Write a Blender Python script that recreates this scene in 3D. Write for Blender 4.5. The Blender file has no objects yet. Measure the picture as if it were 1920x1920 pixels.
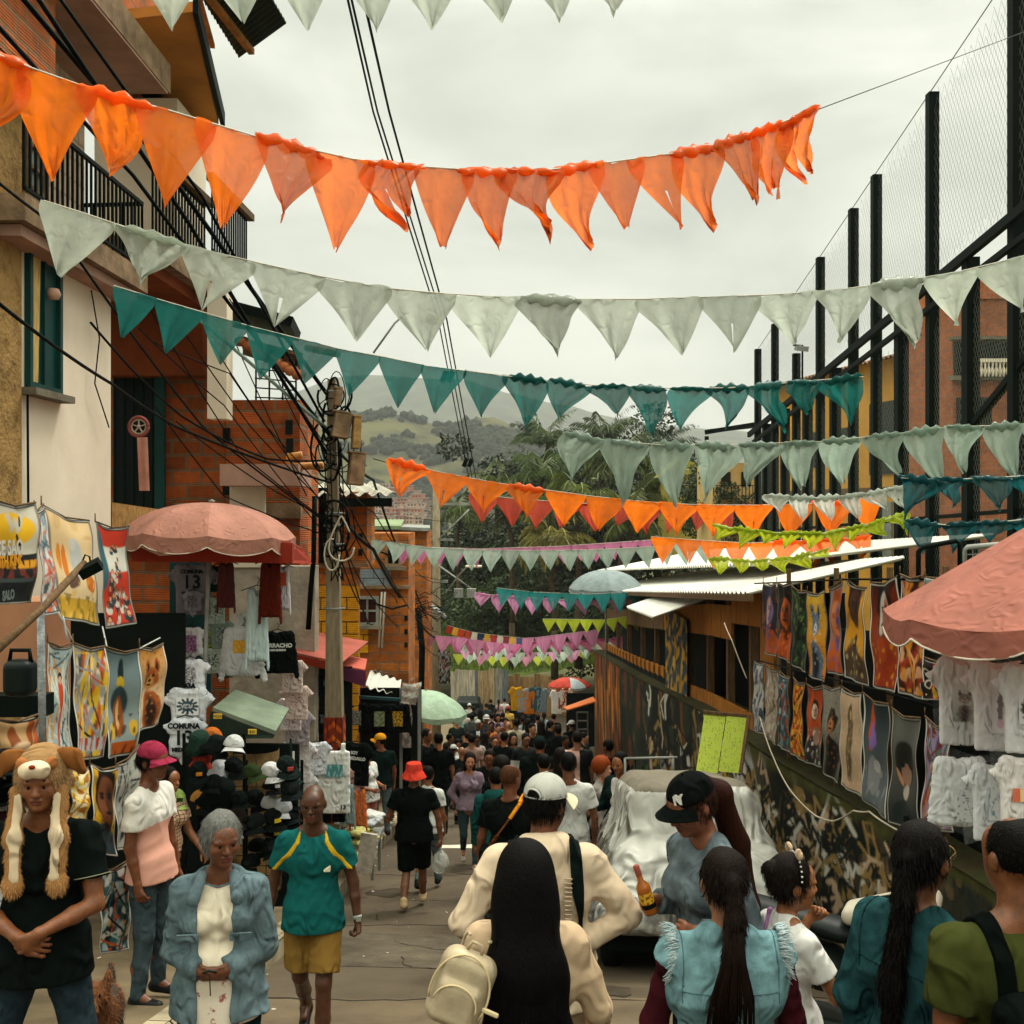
import bpy, math, random
import numpy as np
from mathutils import Vector, Matrix, Euler, noise as mnoise
random.seed(7); rng = np.random.RandomState(11)
S = bpy.context.scene
C = S.collection
R = math.radians
FOC = 1968.0                       # focal length in pixels of the 1920 px photograph
cam_d = bpy.data.cameras.new('camera'); cam = bpy.data.objects.new('camera', cam_d); C.objects.link(cam)
cam_d.sensor_width = 36; cam_d.lens = 36*FOC/1920; cam_d.clip_start = .05; cam_d.clip_end = 12000
cam.location = (0, 0, 0); cam.rotation_euler = (R(90), 0, 0)
S.camera = cam
SUN_EL, SUN_AZ = 58, 38           # azimuth: degrees to the right of the view direction
W = bpy.data.worlds.new('World'); S.world = W; W.use_nodes = True
nt = W.node_tree; nt.nodes.clear()
def wn(t, **k):
 n = nt.nodes.new(t)
 for a, b in k.items(): setattr(n, a, b)
 return n
sky = wn('ShaderNodeTexSky', sky_type='NISHITA', sun_disc=False, sun_elevation=R(SUN_EL), sun_rotation=R(SUN_AZ))
bg1 = wn('ShaderNodeBackground'); bg1.inputs[1].default_value = .05
nt.links.new(sky.outputs[0], bg1.inputs[0])
tc = wn('ShaderNodeTexCoord'); sep = wn('ShaderNodeSeparateXYZ'); nt.links.new(tc.outputs['Generated'], sep.inputs[0])
mp = wn('ShaderNodeMapping'); mp.inputs['Scale'].default_value = (1.2, 1.2, 3.4); nt.links.new(tc.outputs['Generated'], mp.inputs[0])
nz = wn('ShaderNodeTexNoise'); nz.inputs['Scale'].default_value = 2.6; nz.inputs['Detail'].default_value = 7; nz.inputs['Roughness'].default_value = .52
nz.inputs['Distortion'].default_value = .35
nt.links.new(mp.outputs[0], nz.inputs['Vector'])
cr = wn('ShaderNodeValToRGB'); cr.color_ramp.elements[0].position = .34; cr.color_ramp.elements[1].position = .68
cr.color_ramp.elements[0].color = (.50, .52, .43, 1); cr.color_ramp.elements[1].color = (.83, .84, .70, 1)
nt.links.new(nz.outputs['Fac'], cr.inputs[0])
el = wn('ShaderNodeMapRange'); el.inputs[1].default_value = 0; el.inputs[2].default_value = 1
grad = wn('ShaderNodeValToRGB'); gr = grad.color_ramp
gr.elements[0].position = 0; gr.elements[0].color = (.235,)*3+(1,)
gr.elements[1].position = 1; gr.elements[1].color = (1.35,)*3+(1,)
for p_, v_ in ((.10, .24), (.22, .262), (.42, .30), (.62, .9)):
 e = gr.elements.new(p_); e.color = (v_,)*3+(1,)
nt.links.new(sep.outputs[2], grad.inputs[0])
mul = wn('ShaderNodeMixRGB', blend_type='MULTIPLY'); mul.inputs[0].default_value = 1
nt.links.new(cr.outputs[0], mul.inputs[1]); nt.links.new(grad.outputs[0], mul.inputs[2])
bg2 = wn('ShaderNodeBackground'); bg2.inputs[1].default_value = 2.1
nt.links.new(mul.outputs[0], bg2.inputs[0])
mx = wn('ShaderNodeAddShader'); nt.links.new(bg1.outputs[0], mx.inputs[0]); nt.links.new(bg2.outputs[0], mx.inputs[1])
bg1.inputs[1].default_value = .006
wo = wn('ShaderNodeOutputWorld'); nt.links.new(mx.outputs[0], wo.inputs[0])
sd = bpy.data.lights.new('sun', 'SUN'); sd.energy = 1.5; sd.angle = R(14); sd.color = (1, .95, .86)
sun = bpy.data.objects.new('sun', sd); C.objects.link(sun)
_az, _el = R(SUN_AZ), R(SUN_EL)
_v = Vector((math.sin(_az)*math.cos(_el), math.cos(_az)*math.cos(_el), math.sin(_el)))
sun.rotation_euler = _v.to_track_quat('Z', 'Y').to_euler()
S.view_settings.view_transform = 'Standard'; S.view_settings.look = 'None'
S.view_settings.exposure = 0.9; S.view_settings.gamma = 1.0; S.view_settings.use_curve_mapping = False
S.cycles.max_bounces = 6; S.cycles.transparent_max_bounces = 12; S.cycles.volume_bounces = 0
S.cycles.sample_clamp_indirect = 4
def hx(h, m=1.0):
 h = h.lstrip('#'); c = [int(h[i:i+2], 16)/255 for i in (0, 2, 4)]
 return tuple(((v/12.92) if v <= .04045 else ((v+.055)/1.055)**2.4)*m for v in c)
def P(px, py, d):                 # where a point of the photograph lies at depth d (metres)
 return Vector(((px-960)/FOC*d, d, -(py-960)/FOC*d))
_gd = [-20, 0, 3, 4.5, 7.5, 12.5, 16, 42, 70, 80, 90, 140]
_gz = [-1.2, -1.75, -2.5, -2.9, -3.62, -4.72, -5.3, -9.9, -14.0, -15, -15.2, -18]
def G(d): return float(np.interp(d, _gd, _gz))      # height of the sloping street
def tag(o, label=None, cat=None, group=None, kind=None):
 if label: o['label'] = label
 if cat: o['category'] = cat
 if group: o['group'] = group
 if kind: o['kind'] = kind
 return o
def empty(name, loc, label, cat, group=None, rz=0):
 o = bpy.data.objects.new(name, None); C.objects.link(o); o.empty_display_size = .1
 o.location = loc; o.rotation_euler = (0, 0, rz)
 return tag(o, label, cat, group)
def link(name, me, mat=None, parent=None, loc=(0, 0, 0), rot=(0, 0, 0), scale=None, color=None):
 o = bpy.data.objects.new(name, me); C.objects.link(o)
 if mat is not None and not me.materials:
  for m in (mat if isinstance(mat, (list, tuple)) else [mat]): me.materials.append(m)
 o.location = loc; o.rotation_euler = rot
 if scale is not None: o.scale = (scale,)*3 if isinstance(scale, (int, float)) else scale
 if parent is not None: o.parent = parent
 if color is not None: o.color = tuple(color[:3])+(1,)
 return o
def copy_tree(o, parent=None):
 c = o.copy(); C.objects.link(c)
 if parent is not None: c.parent = parent
 for ch in list(o.children): copy_tree(ch, c)
 return c
def np_mesh(name, V, F, smooth=True, mats=None, midx=None, uv=None, col=None):
 me = bpy.data.meshes.new(name)
 V = np.asarray(V, np.float32); F = np.asarray(F, np.int32); n = F.shape[1]
 me.vertices.add(len(V)); me.vertices.foreach_set('co', V.ravel())
 me.loops.add(F.size); me.loops.foreach_set('vertex_index', F.ravel())
 me.polygons.add(len(F)); me.polygons.foreach_set('loop_start', np.arange(len(F), dtype=np.int32)*n)
 me.polygons.foreach_set('loop_total', np.full(len(F), n, np.int32))
 if midx is not None: me.polygons.foreach_set('material_index', np.asarray(midx, np.int32))
 me.update(calc_edges=True)
 if smooth: me.polygons.foreach_set('use_smooth', np.ones(len(F), bool))
 if uv is not None:
  u = me.uv_layers.new(name='UVMap'); u.data.foreach_set('uv', np.asarray(uv, np.float32)[F.ravel()].ravel())
 if col is not None:
  ca = me.color_attributes.new('col', 'FLOAT_COLOR', 'POINT')
  c4 = np.ones((len(V), 4), np.float32); c4[:, :3] = col; ca.data.foreach_set('color', c4.ravel())
 me.validate(); me.update()
 for m in (mats or []): me.materials.append(m)
 return me
class MB:                         # gathers boxes, tubes, lathes and sheets into ONE mesh
 def __init__(s): s.v = []; s.f = []; s.sm = []
 def add(s, vs, fs, smooth=False):
  o = len(s.v); s.v += [tuple(v) for v in vs]; s.f += [tuple(i+o for i in f) for f in fs]; s.sm += [smooth]*len(fs); return s
 def box(s, c, size, rot=None, bev=0):
  x, y, z = (q/2 for q in size)
  if bev:
   b = min(bev, x*.9, y*.9, z*.9); vs = [];
   for sz in (-1, 1):
    for (zz, ins) in (((z-b), 0), (z, b)) if sz > 0 else ((-z, b), (-(z-b), 0)):
     for (sx, sy) in ((-1, -1), (1, -1), (1, 1), (-1, 1)):
      if sx*sy > 0: vs += [(sx*(x-ins), sy*(y-b-ins*.3), zz), (sx*(x-b-ins*.3), sy*(y-ins), zz)]
      else: vs += [(sx*(x-b-ins*.3), sy*(y-ins), zz), (sx*(x-ins), sy*(y-b-ins*.3), zz)]
   fs = []
   for r in range(3):
    for i in range(8): fs.append((r*8+i, r*8+(i+1) % 8, r*8+8+(i+1) % 8, r*8+8+i))
   fs.append(tuple(range(7, -1, -1))); fs.append(tuple(range(24, 32)))
  else:
   vs = [(sx*x, sy*y, sz*z) for sz in (-1, 1) for sy in (-1, 1) for sx in (-1, 1)]
   fs = [(0, 2, 3, 1), (4, 5, 7, 6), (0, 1, 5, 4), (2, 6, 7, 3), (0, 4, 6, 2), (1, 3, 7, 5)]
  if rot is not None:
   m = rot if isinstance(rot, Matrix) else Euler(rot).to_matrix()
   vs = [m @ Vector(v) for v in vs]
  c = Vector(c); return s.add([Vector(v)+c for v in vs], fs)
 def tube(s, pts, r, n=6, cap=True):
  pts = [Vector(p) for p in pts]; rs = r if isinstance(r, (list, tuple)) else [r]*len(pts)
  vs = []; fs = []; up = None
  for i, p in enumerate(pts):
   t = (pts[min(i+1, len(pts)-1)]-pts[max(i-1, 0)])
   t = t.normalized() if t.length > 1e-9 else Vector((0, 0, 1))
   if up is None: up = t.orthogonal().normalized()
   up = (up-t*up.dot(t)); up = up.normalized() if up.length > 1e-6 else t.orthogonal().normalized()
   b = t.cross(up)
   for k in range(n):
    a = 2*math.pi*k/n; vs.append(p+(up*math.cos(a)+b*math.sin(a))*rs[i])
  for i in range(len(pts)-1):
   for k in range(n): fs.append((i*n+k, i*n+(k+1) % n, (i+1)*n+(k+1) % n, (i+1)*n+k))
  if cap: fs += [tuple(range(n-1, -1, -1)), tuple(range((len(pts)-1)*n, len(pts)*n))]
  return s.add(vs, fs, True)
 def bar(s, a, b, w, h=None):
  a, b = Vector(a), Vector(b); h = h or w; d = b-a; L = d.length
  m = d.to_track_quat('Z', 'Y').to_matrix()
  return s.box((a+b)/2, (w, h, L), rot=m)
 def lathe(s, prof, c=(0, 0, 0), n=24, cap=False):
  vs = []; fs = []; c = Vector(c)
  for (r, z) in prof:
   for k in range(n): a = 2*math.pi*k/n; vs.append(c+Vector((r*math.cos(a), r*math.sin(a), z)))
  for i in range(len(prof)-1):
   for k in range(n): fs.append((i*n+k, i*n+(k+1) % n, (i+1)*n+(k+1) % n, (i+1)*n+k))
  if cap: fs += [tuple(range(n-1, -1, -1)), tuple(range((len(prof)-1)*n, len(prof)*n))]
  return s.add(vs, fs, True)
 def grid(s, fn, nu, nv, smooth=True):
  vs = [fn(i/nu, j/nv) for j in range(nv+1) for i in range(nu+1)]
  fs = [(j*(nu+1)+i, j*(nu+1)+i+1, (j+1)*(nu+1)+i+1, (j+1)*(nu+1)+i) for j in range(nv) for i in range(nu)]
  return s.add(vs, fs, smooth)
 def prism(s, poly, a, b):     # poly: list of (u, v, w) points; extruded by the vector a->b
  a, b = Vector(a), Vector(b); n = len(poly)
  vs = [Vector(p)+a for p in poly]+[Vector(p)+b for p in poly]
  fs = [tuple(range(n-1, -1, -1)), tuple(range(n, 2*n))]+[(i, (i+1) % n, n+(i+1) % n, n+i) for i in range(n)]
  return s.add(vs, fs)
 def mesh(s, name='mesh'):
  me = bpy.data.meshes.new(name); me.from_pydata(s.v, [], s.f)
  me.polygons.foreach_set('use_smooth', s.sm)
  u = me.uv_layers.new(name='UVMap')    # box projection in metres
  for p in me.polygons:
   n = p.normal; ax = max(range(3), key=lambda k: abs(n[k]))
   for li in p.loop_indices:
    v = me.vertices[me.loops[li].vertex_index].co
    u.data[li].uv = ((v.y, v.z), (v.x, v.z), (v.x, v.y))[ax]
  me.update(); return me
 def build(s, name, mat, parent=None, **k): return link(name, s.mesh(name), mat, parent, **k)
_mats = {}
def M_new(name):
 m = bpy.data.materials.new(name); m.use_nodes = True; t = m.node_tree; b = t.nodes['Principled BSDF']; return m, t, b
def N(t, typ, **k):
 n = t.nodes.new(typ)
 for a, v in k.items():
  if a in n.inputs.keys(): n.inputs[a].default_value = v
  else: setattr(n, a, v)
 return n
def mat(name, color=None, rough=.8, var=.25, scale=6, bump=.15, bscale=None, metal=0, src='rgb', color2=None, thr=(.35, .7), spec=.15, coords='Object', streak=None, trans=0, wrinkle=0, wr_scale=7, wr_dist=.045):
 """noise-mottled surface; src 'rgb' fixed colour, 'obj' the object's own colour, 'col' the painted colour attribute"""
 if name in _mats: return _mats[name]
 m, t, b = M_new(name); L = t.links.new
 co = N(t, 'ShaderNodeTexCoord')
 mpn = N(t, 'ShaderNodeMapping')
 if streak: mpn.inputs['Scale'].default_value = streak
 L(co.outputs[coords], mpn.inputs[0])
 n1 = N(t, 'ShaderNodeTexNoise', Scale=scale, Detail=6.0, Roughness=.6); L(mpn.outputs[0], n1.inputs['Vector'])
 rp = N(t, 'ShaderNodeMapRange'); rp.inputs[1].default_value = thr[0]; rp.inputs[2].default_value = thr[1]
 L(n1.outputs['Fac'], rp.inputs[0])
 if src == 'obj': base = N(t, 'ShaderNodeObjectInfo').outputs['Color']
 elif src == 'col': base = N(t, 'ShaderNodeAttribute', attribute_name='col').outputs['Color']
 else:
  c = N(t, 'ShaderNodeRGB'); c.outputs[0].default_value = tuple(color)+(1,); base = c.outputs[0]
 mixn = N(t, 'ShaderNodeMixRGB')
 if color2 is not None:
  mixn.blend_type = 'MIX'; mixn.inputs[2].default_value = tuple(color2)+(1,); L(rp.outputs[0], mixn.inputs[0]); L(base, mixn.inputs[1])
 else:
  mixn.blend_type = 'MULTIPLY'; mixn.inputs[0].default_value = 1; L(base, mixn.inputs[1])
  mr = N(t, 'ShaderNodeMapRange'); mr.inputs[3].default_value = 1-var; mr.inputs[4].default_value = 1+var*.35
  L(rp.outputs[0], mr.inputs[0])
  L(mr.outputs[0], mixn.inputs[2])
 L(mixn.outputs[0], b.inputs['Base Color'])
 b.inputs['Roughness'].default_value = rough; b.inputs['Metallic'].default_value = metal
 b.inputs['Specular IOR Level'].default_value = spec
 if trans: b.inputs['Transmission Weight'].default_value = trans
 if bump:
  n2 = N(t, 'ShaderNodeTexNoise', Scale=bscale or scale*4, Detail=5.0); L(mpn.outputs[0], n2.inputs['Vector'])
  bp = N(t, 'ShaderNodeBump', Strength=bump, Distance=.02); L(n2.outputs['Fac'], bp.inputs['Height']); L(bp.outputs[0], b.inputs['Normal'])
 if wrinkle:
  mw = N(t, 'ShaderNodeMapping'); mw.inputs['Scale'].default_value = (1, 1, .62); mw.inputs['Rotation'].default_value = (.3, .5, .2); L(co.outputs['Object'], mw.inputs[0])
  nw = N(t, 'ShaderNodeTexNoise', Scale=wr_scale, Detail=3.0, Roughness=.45, Distortion=1.3); nw.noise_type = 'RIDGED_MULTIFRACTAL'; L(mw.outputs[0], nw.inputs['Vector'])
  b2 = N(t, 'ShaderNodeBump', Strength=wrinkle, Distance=wr_dist); L(nw.outputs['Fac'], b2.inputs['Height'])
  if bump: L(bp.outputs[0], b2.inputs['Normal'])
  L(b2.outputs[0], b.inputs['Normal'])
 _mats[name] = m; return m
def brick(name, c1, c2, mortar, bw=.4, bh=.2, ms=.018, off=.5, stain=.35, ribs=True):
 if name in _mats: return _mats[name]
 m, t, b = M_new(name); L = t.links.new
 co = N(t, 'ShaderNodeTexCoord')
 n0 = N(t, 'ShaderNodeTexNoise', Scale=2.3, Detail=3.0); L(co.outputs['UV'], n0.inputs['Vector'])
 va = N(t, 'ShaderNodeVectorMath', operation='MULTIPLY_ADD'); L(n0.outputs['Color'], va.inputs[0]); va.inputs[1].default_value = (.05, .05, 0); L(co.outputs['UV'], va.inputs[2])
 br = N(t, 'ShaderNodeTexBrick', offset=off, Scale=1.0); br.inputs['Brick Width'].default_value = bw; br.inputs['Row Height'].default_value = bh
 br.inputs['Mortar Size'].default_value = ms; br.inputs['Mortar Smooth'].default_value = .25; br.inputs['Bias'].default_value = -.1
 br.inputs['Color1'].default_value = c1+(1,); br.inputs['Color2'].default_value = c2+(1,); br.inputs['Mortar'].default_value = mortar+(1,)
 L(va.outputs[0], br.inputs['Vector'])
 n1 = N(t, 'ShaderNodeTexNoise', Scale=1.3, Detail=7.0, Roughness=.68); L(co.outputs['UV'], n1.inputs['Vector'])
 r1 = N(t, 'ShaderNodeMapRange'); r1.inputs[1].default_value = .35; r1.inputs[2].default_value = .68; r1.inputs[3].default_value = 1-stain; r1.inputs[4].default_value = 1.12
 L(n1.outputs['Fac'], r1.inputs[0])
 n3 = N(t, 'ShaderNodeTexNoise', Scale=9.0, Detail=4.0); L(co.outputs['UV'], n3.inputs['Vector'])
 r3 = N(t, 'ShaderNodeMapRange'); r3.inputs[3].default_value = .72; r3.inputs[4].default_value = 1.25; L(n3.outputs['Fac'], r3.inputs[0])
 mm = N(t, 'ShaderNodeMath', operation='MULTIPLY'); L(r1.outputs[0], mm.inputs[0]); L(r3.outputs[0], mm.inputs[1])
 mu = N(t, 'ShaderNodeMixRGB', blend_type='MULTIPLY'); mu.inputs[0].default_value = 1; L(br.outputs[0], mu.inputs[1]); L(mm.outputs[0], mu.inputs[2])
 L(mu.outputs[0], b.inputs['Base Color']); b.inputs['Roughness'].default_value = .92; b.inputs['Specular IOR Level'].default_value = .2
 h = N(t, 'ShaderNodeMath', operation='MULTIPLY_ADD'); L(br.outputs['Fac'], h.inputs[0]); h.inputs[1].default_value = -.7
 if ribs:
  wv = N(t, 'ShaderNodeTexWave', wave_type='BANDS', bands_direction='Y', Scale=10.0); L(va.outputs[0], wv.inputs['Vector'])
  ws = N(t, 'ShaderNodeMath', operation='MULTIPLY_ADD'); L(wv.outputs['Fac'], ws.inputs[0]); ws.inputs[1].default_value = .3; L(n3.outputs['Fac'], ws.inputs[2]); L(ws.outputs[0], h.inputs[2])
 else: L(n3.outputs['Fac'], h.inputs[2])
 bp = N(t, 'ShaderNodeBump', Strength=.55, Distance=.03); L(h.outputs[0], bp.inputs['Height']); L(bp.outputs[0], b.inputs['Normal'])
 _mats[name] = m; return m
def sheet_plastic(name, tl=.45, rough=.35):
 """thin plastic film or cloth in the object's colour: part of the light passes through"""
 if name in _mats: return _mats[name]
 m, t, b = M_new(name); L = t.links.new
 oi = N(t, 'ShaderNodeObjectInfo'); co = N(t, 'ShaderNodeTexCoord')
 n1 = N(t, 'ShaderNodeTexNoise', Scale=5.0, Detail=5.0); L(co.outputs['Object'], n1.inputs['Vector'])
 r = N(t, 'ShaderNodeMapRange'); r.inputs[1].default_value = .3; r.inputs[2].default_value = .7; r.inputs[3].default_value = .78; r.inputs[4].default_value = 1.1; L(n1.outputs['Fac'], r.inputs[0])
 mu = N(t, 'ShaderNodeMixRGB', blend_type='MULTIPLY'); mu.inputs[0].default_value = 1; L(oi.outputs['Color'], mu.inputs[1]); L(r.outputs[0], mu.inputs[2])
 L(mu.outputs[0], b.inputs['Base Color']); b.inputs['Roughness'].default_value = rough; b.inputs['Specular IOR Level'].default_value = .35
 n2 = N(t, 'ShaderNodeTexNoise', Scale=8.0, Detail=4.0, Distortion=1.6, Roughness=.5); n2.noise_type = 'RIDGED_MULTIFRACTAL'; L(co.outputs['Object'], n2.inputs['Vector'])
 bp = N(t, 'ShaderNodeBump', Strength=.5, Distance=.03); L(n2.outputs['Fac'], bp.inputs['Height']); L(bp.outputs[0], b.inputs['Normal'])
 tr = N(t, 'ShaderNodeBsdfTranslucent'); L(mu.outputs[0], tr.inputs[0]); L(bp.outputs[0], tr.inputs['Normal'])
 mx = N(t, 'ShaderNodeMixShader'); mx.inputs[0].default_value = tl; L(b.outputs[0], mx.inputs[1]); L(tr.outputs[0], mx.inputs[2])
 tp = N(t, 'ShaderNodeBsdfTransparent'); m3 = N(t, 'ShaderNodeMixShader'); m3.inputs[0].default_value = .09 if tl > .5 else 0; L(mx.outputs[0], m3.inputs[1]); L(tp.outputs[0], m3.inputs[2]); L(m3.outputs[0], t.nodes['Material Output'].inputs[0]); _mats[name] = m; return m
def glassy(name, color, alpha=.35, rough=.15):
 """clear plastic wrap: mostly see-through with a sheen"""
 if name in _mats: return _mats[name]
 m, t, b = M_new(name); L = t.links.new
 b.inputs['Base Color'].default_value = color+(1,); b.inputs['Roughness'].default_value = rough; b.inputs['Specular IOR Level'].default_value = .6
 tp = N(t, 'ShaderNodeBsdfTransparent'); mx = N(t, 'ShaderNodeMixShader')
 co = N(t, 'ShaderNodeTexCoord'); n2 = N(t, 'ShaderNodeTexNoise', Scale=9.0, Detail=4.0, Distortion=1.5); L(co.outputs['Object'], n2.inputs['Vector'])
 bp = N(t, 'ShaderNodeBump', Strength=.6, Distance=.03); L(n2.outputs['Fac'], bp.inputs['Height']); L(bp.outputs[0], b.inputs['Normal'])
 r = N(t, 'ShaderNodeMapRange'); r.inputs[1].default_value = .35; r.inputs[2].default_value = .7; r.inputs[3].default_value = alpha*.6; r.inputs[4].default_value = min(1, alpha*1.7); L(n2.outputs['Fac'], r.inputs[0])
 L(r.outputs[0], mx.inputs[0]); L(tp.outputs[0], mx.inputs[1]); L(b.outputs[0], mx.inputs[2]); L(mx.outputs[0], t.nodes['Material Output'].inputs[0])
 _mats[name] = m; return m
M_cloth = mat('cloth', rough=.92, src='obj', var=.2, scale=4, bump=.08, bscale=160, spec=.04, wrinkle=.9, wr_scale=9)
M_denim = mat('denim', rough=.95, src='obj', var=.5, scale=11, bump=.2, bscale=220, thr=(.32, .7), spec=.04, wrinkle=.8, wr_scale=11)
M_skin = mat('skin', rough=.42, src='obj', var=.38, scale=22, bump=.12, bscale=160, spec=.35)
M_hair = mat('hair', rough=.55, src='obj', var=.5, scale=34, bump=.35, bscale=70, streak=(3, 3, .2), spec=.06)
M_paint = mat('painted_metal', rough=.5, src='obj', var=.2, scale=5, bump=.05)
M_plast = mat('plastic', rough=.45, src='obj', var=.12, scale=8, bump=.03)
M_art = mat('printed_cloth', rough=.6, src='col', var=.08, scale=7, bump=.12, bscale=9)
M_artw = mat('painted_wall', rough=.85, src='col', var=.3, scale=5, bump=.4, bscale=16)
M_film = sheet_plastic('plastic_film', .68, .3)
M_canvas = sheet_plastic('canvas', .25, .8)
M_black = mat('black_metal', hx('#06100c'), rough=.6, var=.3, scale=4, bump=.05, spec=.06)
M_cable = mat('cable_rubber', hx('#050c0a'), rough=.6, bump=0, spec=.05)
M_wood = mat('rough_wood', hx('#6a5238'), rough=.85, var=.5, scale=7, bump=.3, streak=(6, 6, .6))
M_tin = mat('grey_tin', hx('#8d8f88'), rough=.55, var=.35, scale=3, bump=.1, metal=.2)
M_conc = mat('concrete', hx('#77705f'), rough=.95, var=.4, scale=3, bump=.35, bscale=25)
def rcone(a, b, ra, rb=None, k=.02, sq=None, clip=None, op='u'):
 a = np.array(a, np.float32); b = np.array(b, np.float32); rb = ra if rb is None else rb
 return dict(t='c', a=a, b=b, ra=ra, rb=rb, k=k, sq=sq, clip=clip, op=op)
def ell(c, r, k=.02, op='u', clip=None, rot=None):
 return dict(t='e', c=np.array(c, np.float32), r=np.array(r, np.float32), k=k, op=op, clip=clip, rot=rot)
def rbox(c, h, r=.01, k=.01, op='u', rot=None, clip=None):
 return dict(t='b', c=np.array(c, np.float32), r=np.array(h, np.float32), rr=r, k=k, op=op, rot=rot, clip=clip)
def _bb(p):
 if p['t'] == 'c':
  r = max(p['ra'], p['rb']); s = np.array(p['sq'] or (1, 1, 1));
  return np.minimum(p['a'], p['b'])-r*s, np.maximum(p['a'], p['b'])+r*s
 e = p['r'].max()*1.75 if p['rot'] is not None else p['r']
 return p['c']-e, p['c']+e
def _ev(p, X, Y, Z):
 if p['t'] == 'c':
  s = p['sq'] or (1, 1, 1); a = p['a']/s; b = p['b']/s; X, Y, Z = X/s[0], Y/s[1], Z/s[2]
  ba = b-a; L = float(ba@ba)+1e-12
  px, py, pz = X-a[0], Y-a[1], Z-a[2]
  t = np.clip((px*ba[0]+py*ba[1]+pz*ba[2])/L, 0, 1)
  d = np.sqrt((px-t*ba[0])**2+(py-t*ba[1])**2+(pz-t*ba[2])**2)-(p['ra']+(p['rb']-p['ra'])*t)
  return d*min(s)
 c = p['c']; r = p['r']; x, y, z = X-c[0], Y-c[1], Z-c[2]
 if p['rot'] is not None:
  m = np.array(Euler(p['rot']).to_matrix().transposed()); x, y, z = (m[i, 0]*x+m[i, 1]*y+m[i, 2]*z for i in range(3))
 if p['t'] == 'e':
  k0 = np.sqrt((x/r[0])**2+(y/r[1])**2+(z/r[2])**2); return (k0-1)*float(min(r))*np.where(k0 > 1, 1, 1)
 q = p['rr']; qx, qy, qz = abs(x)-r[0]+q, abs(y)-r[1]+q, abs(z)-r[2]+q
 return np.sqrt(np.maximum(qx, 0)**2+np.maximum(qy, 0)**2+np.maximum(qz, 0)**2)+np.minimum(np.maximum(qx, np.maximum(qy, qz)), 0)-q
def sdf(name, prims, h, fold=0, ffreq=18, gclip=None, mats=None, cls=None, seed=0, inflate=0, region=None):
 los, his = zip(*[_bb(p) for p in prims if p['op'] == 'u'])
 lo = np.min(los, 0)-3*h-.02; hi = np.max(his, 0)+3*h+.02
 n = np.maximum(4, np.ceil((hi-lo)/h).astype(int)+1)
 ax = [(lo[i]+h*np.arange(n[i])).astype(np.float32) for i in range(3)]
 D = np.full(n, 1.0, np.float32)
 for p in prims:
  l, u = _bb(p); mg = p['k']+2.5*h+fold*1.5
  i0 = np.clip(((l-mg-lo)/h).astype(int), 0, n-1); i1 = np.clip(((u+mg-lo)/h).astype(int)+2, 1, n)
  sl = tuple(slice(a, b) for a, b in zip(i0, i1))
  X = ax[0][sl[0]][:, None, None]; Y = ax[1][sl[1]][None, :, None]; Z = ax[2][sl[2]][None, None, :]
  d = _ev(p, X, Y, Z)
  if p['clip'] is not None:
   for (nn, pp) in (p['clip'] if isinstance(p['clip'], list) else [p['clip']]):
    d = np.maximum(d, (X-pp[0])*nn[0]+(Y-pp[1])*nn[1]+(Z-pp[2])*nn[2])
  o = D[sl]; k = p['k']
  if p['op'] == 'u':
   hh = np.maximum(k-np.abs(o-d), 0)/k; D[sl] = np.minimum(o, d)-hh*hh*k*.25
  else:
   d = -d; hh = np.maximum(k-np.abs(o-d), 0)/k; D[sl] = np.maximum(o, d)+hh*hh*k*.25
 X = ax[0][:, None, None]; Y = ax[1][None, :, None]; Z = ax[2][None, None, :]
 if fold:
  f = ffreq; s = seed
  rd = lambda q: 1-2*np.abs(np.sin(q))**.75       # sharp outward creases
  wp1 = 1.6*np.sin(f*.3*Z+.2*f*X+s)+1.1*np.sin(f*.22*Y*2+1.3*s)
  am = np.clip((np.abs(X)-.17)/.06, 0, 1); m1 = .5+.5*np.sin(f*.17*X+f*.23*Z+s*1.7)
  w = -((1-am)*(rd(f*(.55*X+.16*Z)+wp1)*m1+.5*rd(f*(.3*X-.5*Z)+wp1*1.3+s))+am*rd(f*(.75*Z+.15*X)+wp1)*(.4+.6*m1))
  D += (fold*.7)*w.astype(np.float32)
 if inflate: D -= inflate
 if region:
  Ereg = np.full(n, 9.0, np.float32)
  for p in region: Ereg = np.minimum(Ereg, _ev(p, X, Y, Z))
  D = np.maximum(D, Ereg)
 if gclip:
  for (nn, pp) in gclip: D = np.maximum(D, (X-pp[0])*nn[0]+(Y-pp[1])*nn[1]+(Z-pp[2])*nn[2])
 I = (D < 0)
 a = I[:-1, :-1, :-1].astype(np.int8)
 cnt = a.copy()
 offs = [(i, j, k) for i in (0, 1) for j in (0, 1) for k in (0, 1)]
 sl2 = lambda o, A: A[o[0]:A.shape[0]-1+o[0], o[1]:A.shape[1]-1+o[1], o[2]:A.shape[2]-1+o[2]]
 cnt = sum(sl2(o, I).astype(np.int8) for o in offs)
 act = np.argwhere((cnt > 0) & (cnt < 8))
 vals = np.stack([D[act[:, 0]+o[0], act[:, 1]+o[1], act[:, 2]+o[2]] for o in offs], 1)
 acc = np.zeros((len(act), 3)); num = np.zeros(len(act))
 for e0 in range(8):
  for e1 in range(e0+1, 8):
   if sum(abs(offs[e0][q]-offs[e1][q]) for q in range(3)) != 1: continue
   v0, v1 = vals[:, e0], vals[:, e1]; mk = (v0 < 0) != (v1 < 0)
   t = np.where(mk, v0/(v0-v1+1e-12*(~mk)+(v0 == v1)), 0)
   pt = np.array(offs[e0])[None]+t[:, None]*(np.array(offs[e1])-np.array(offs[e0]))[None]
   acc += pt*mk[:, None]; num += mk
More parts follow.
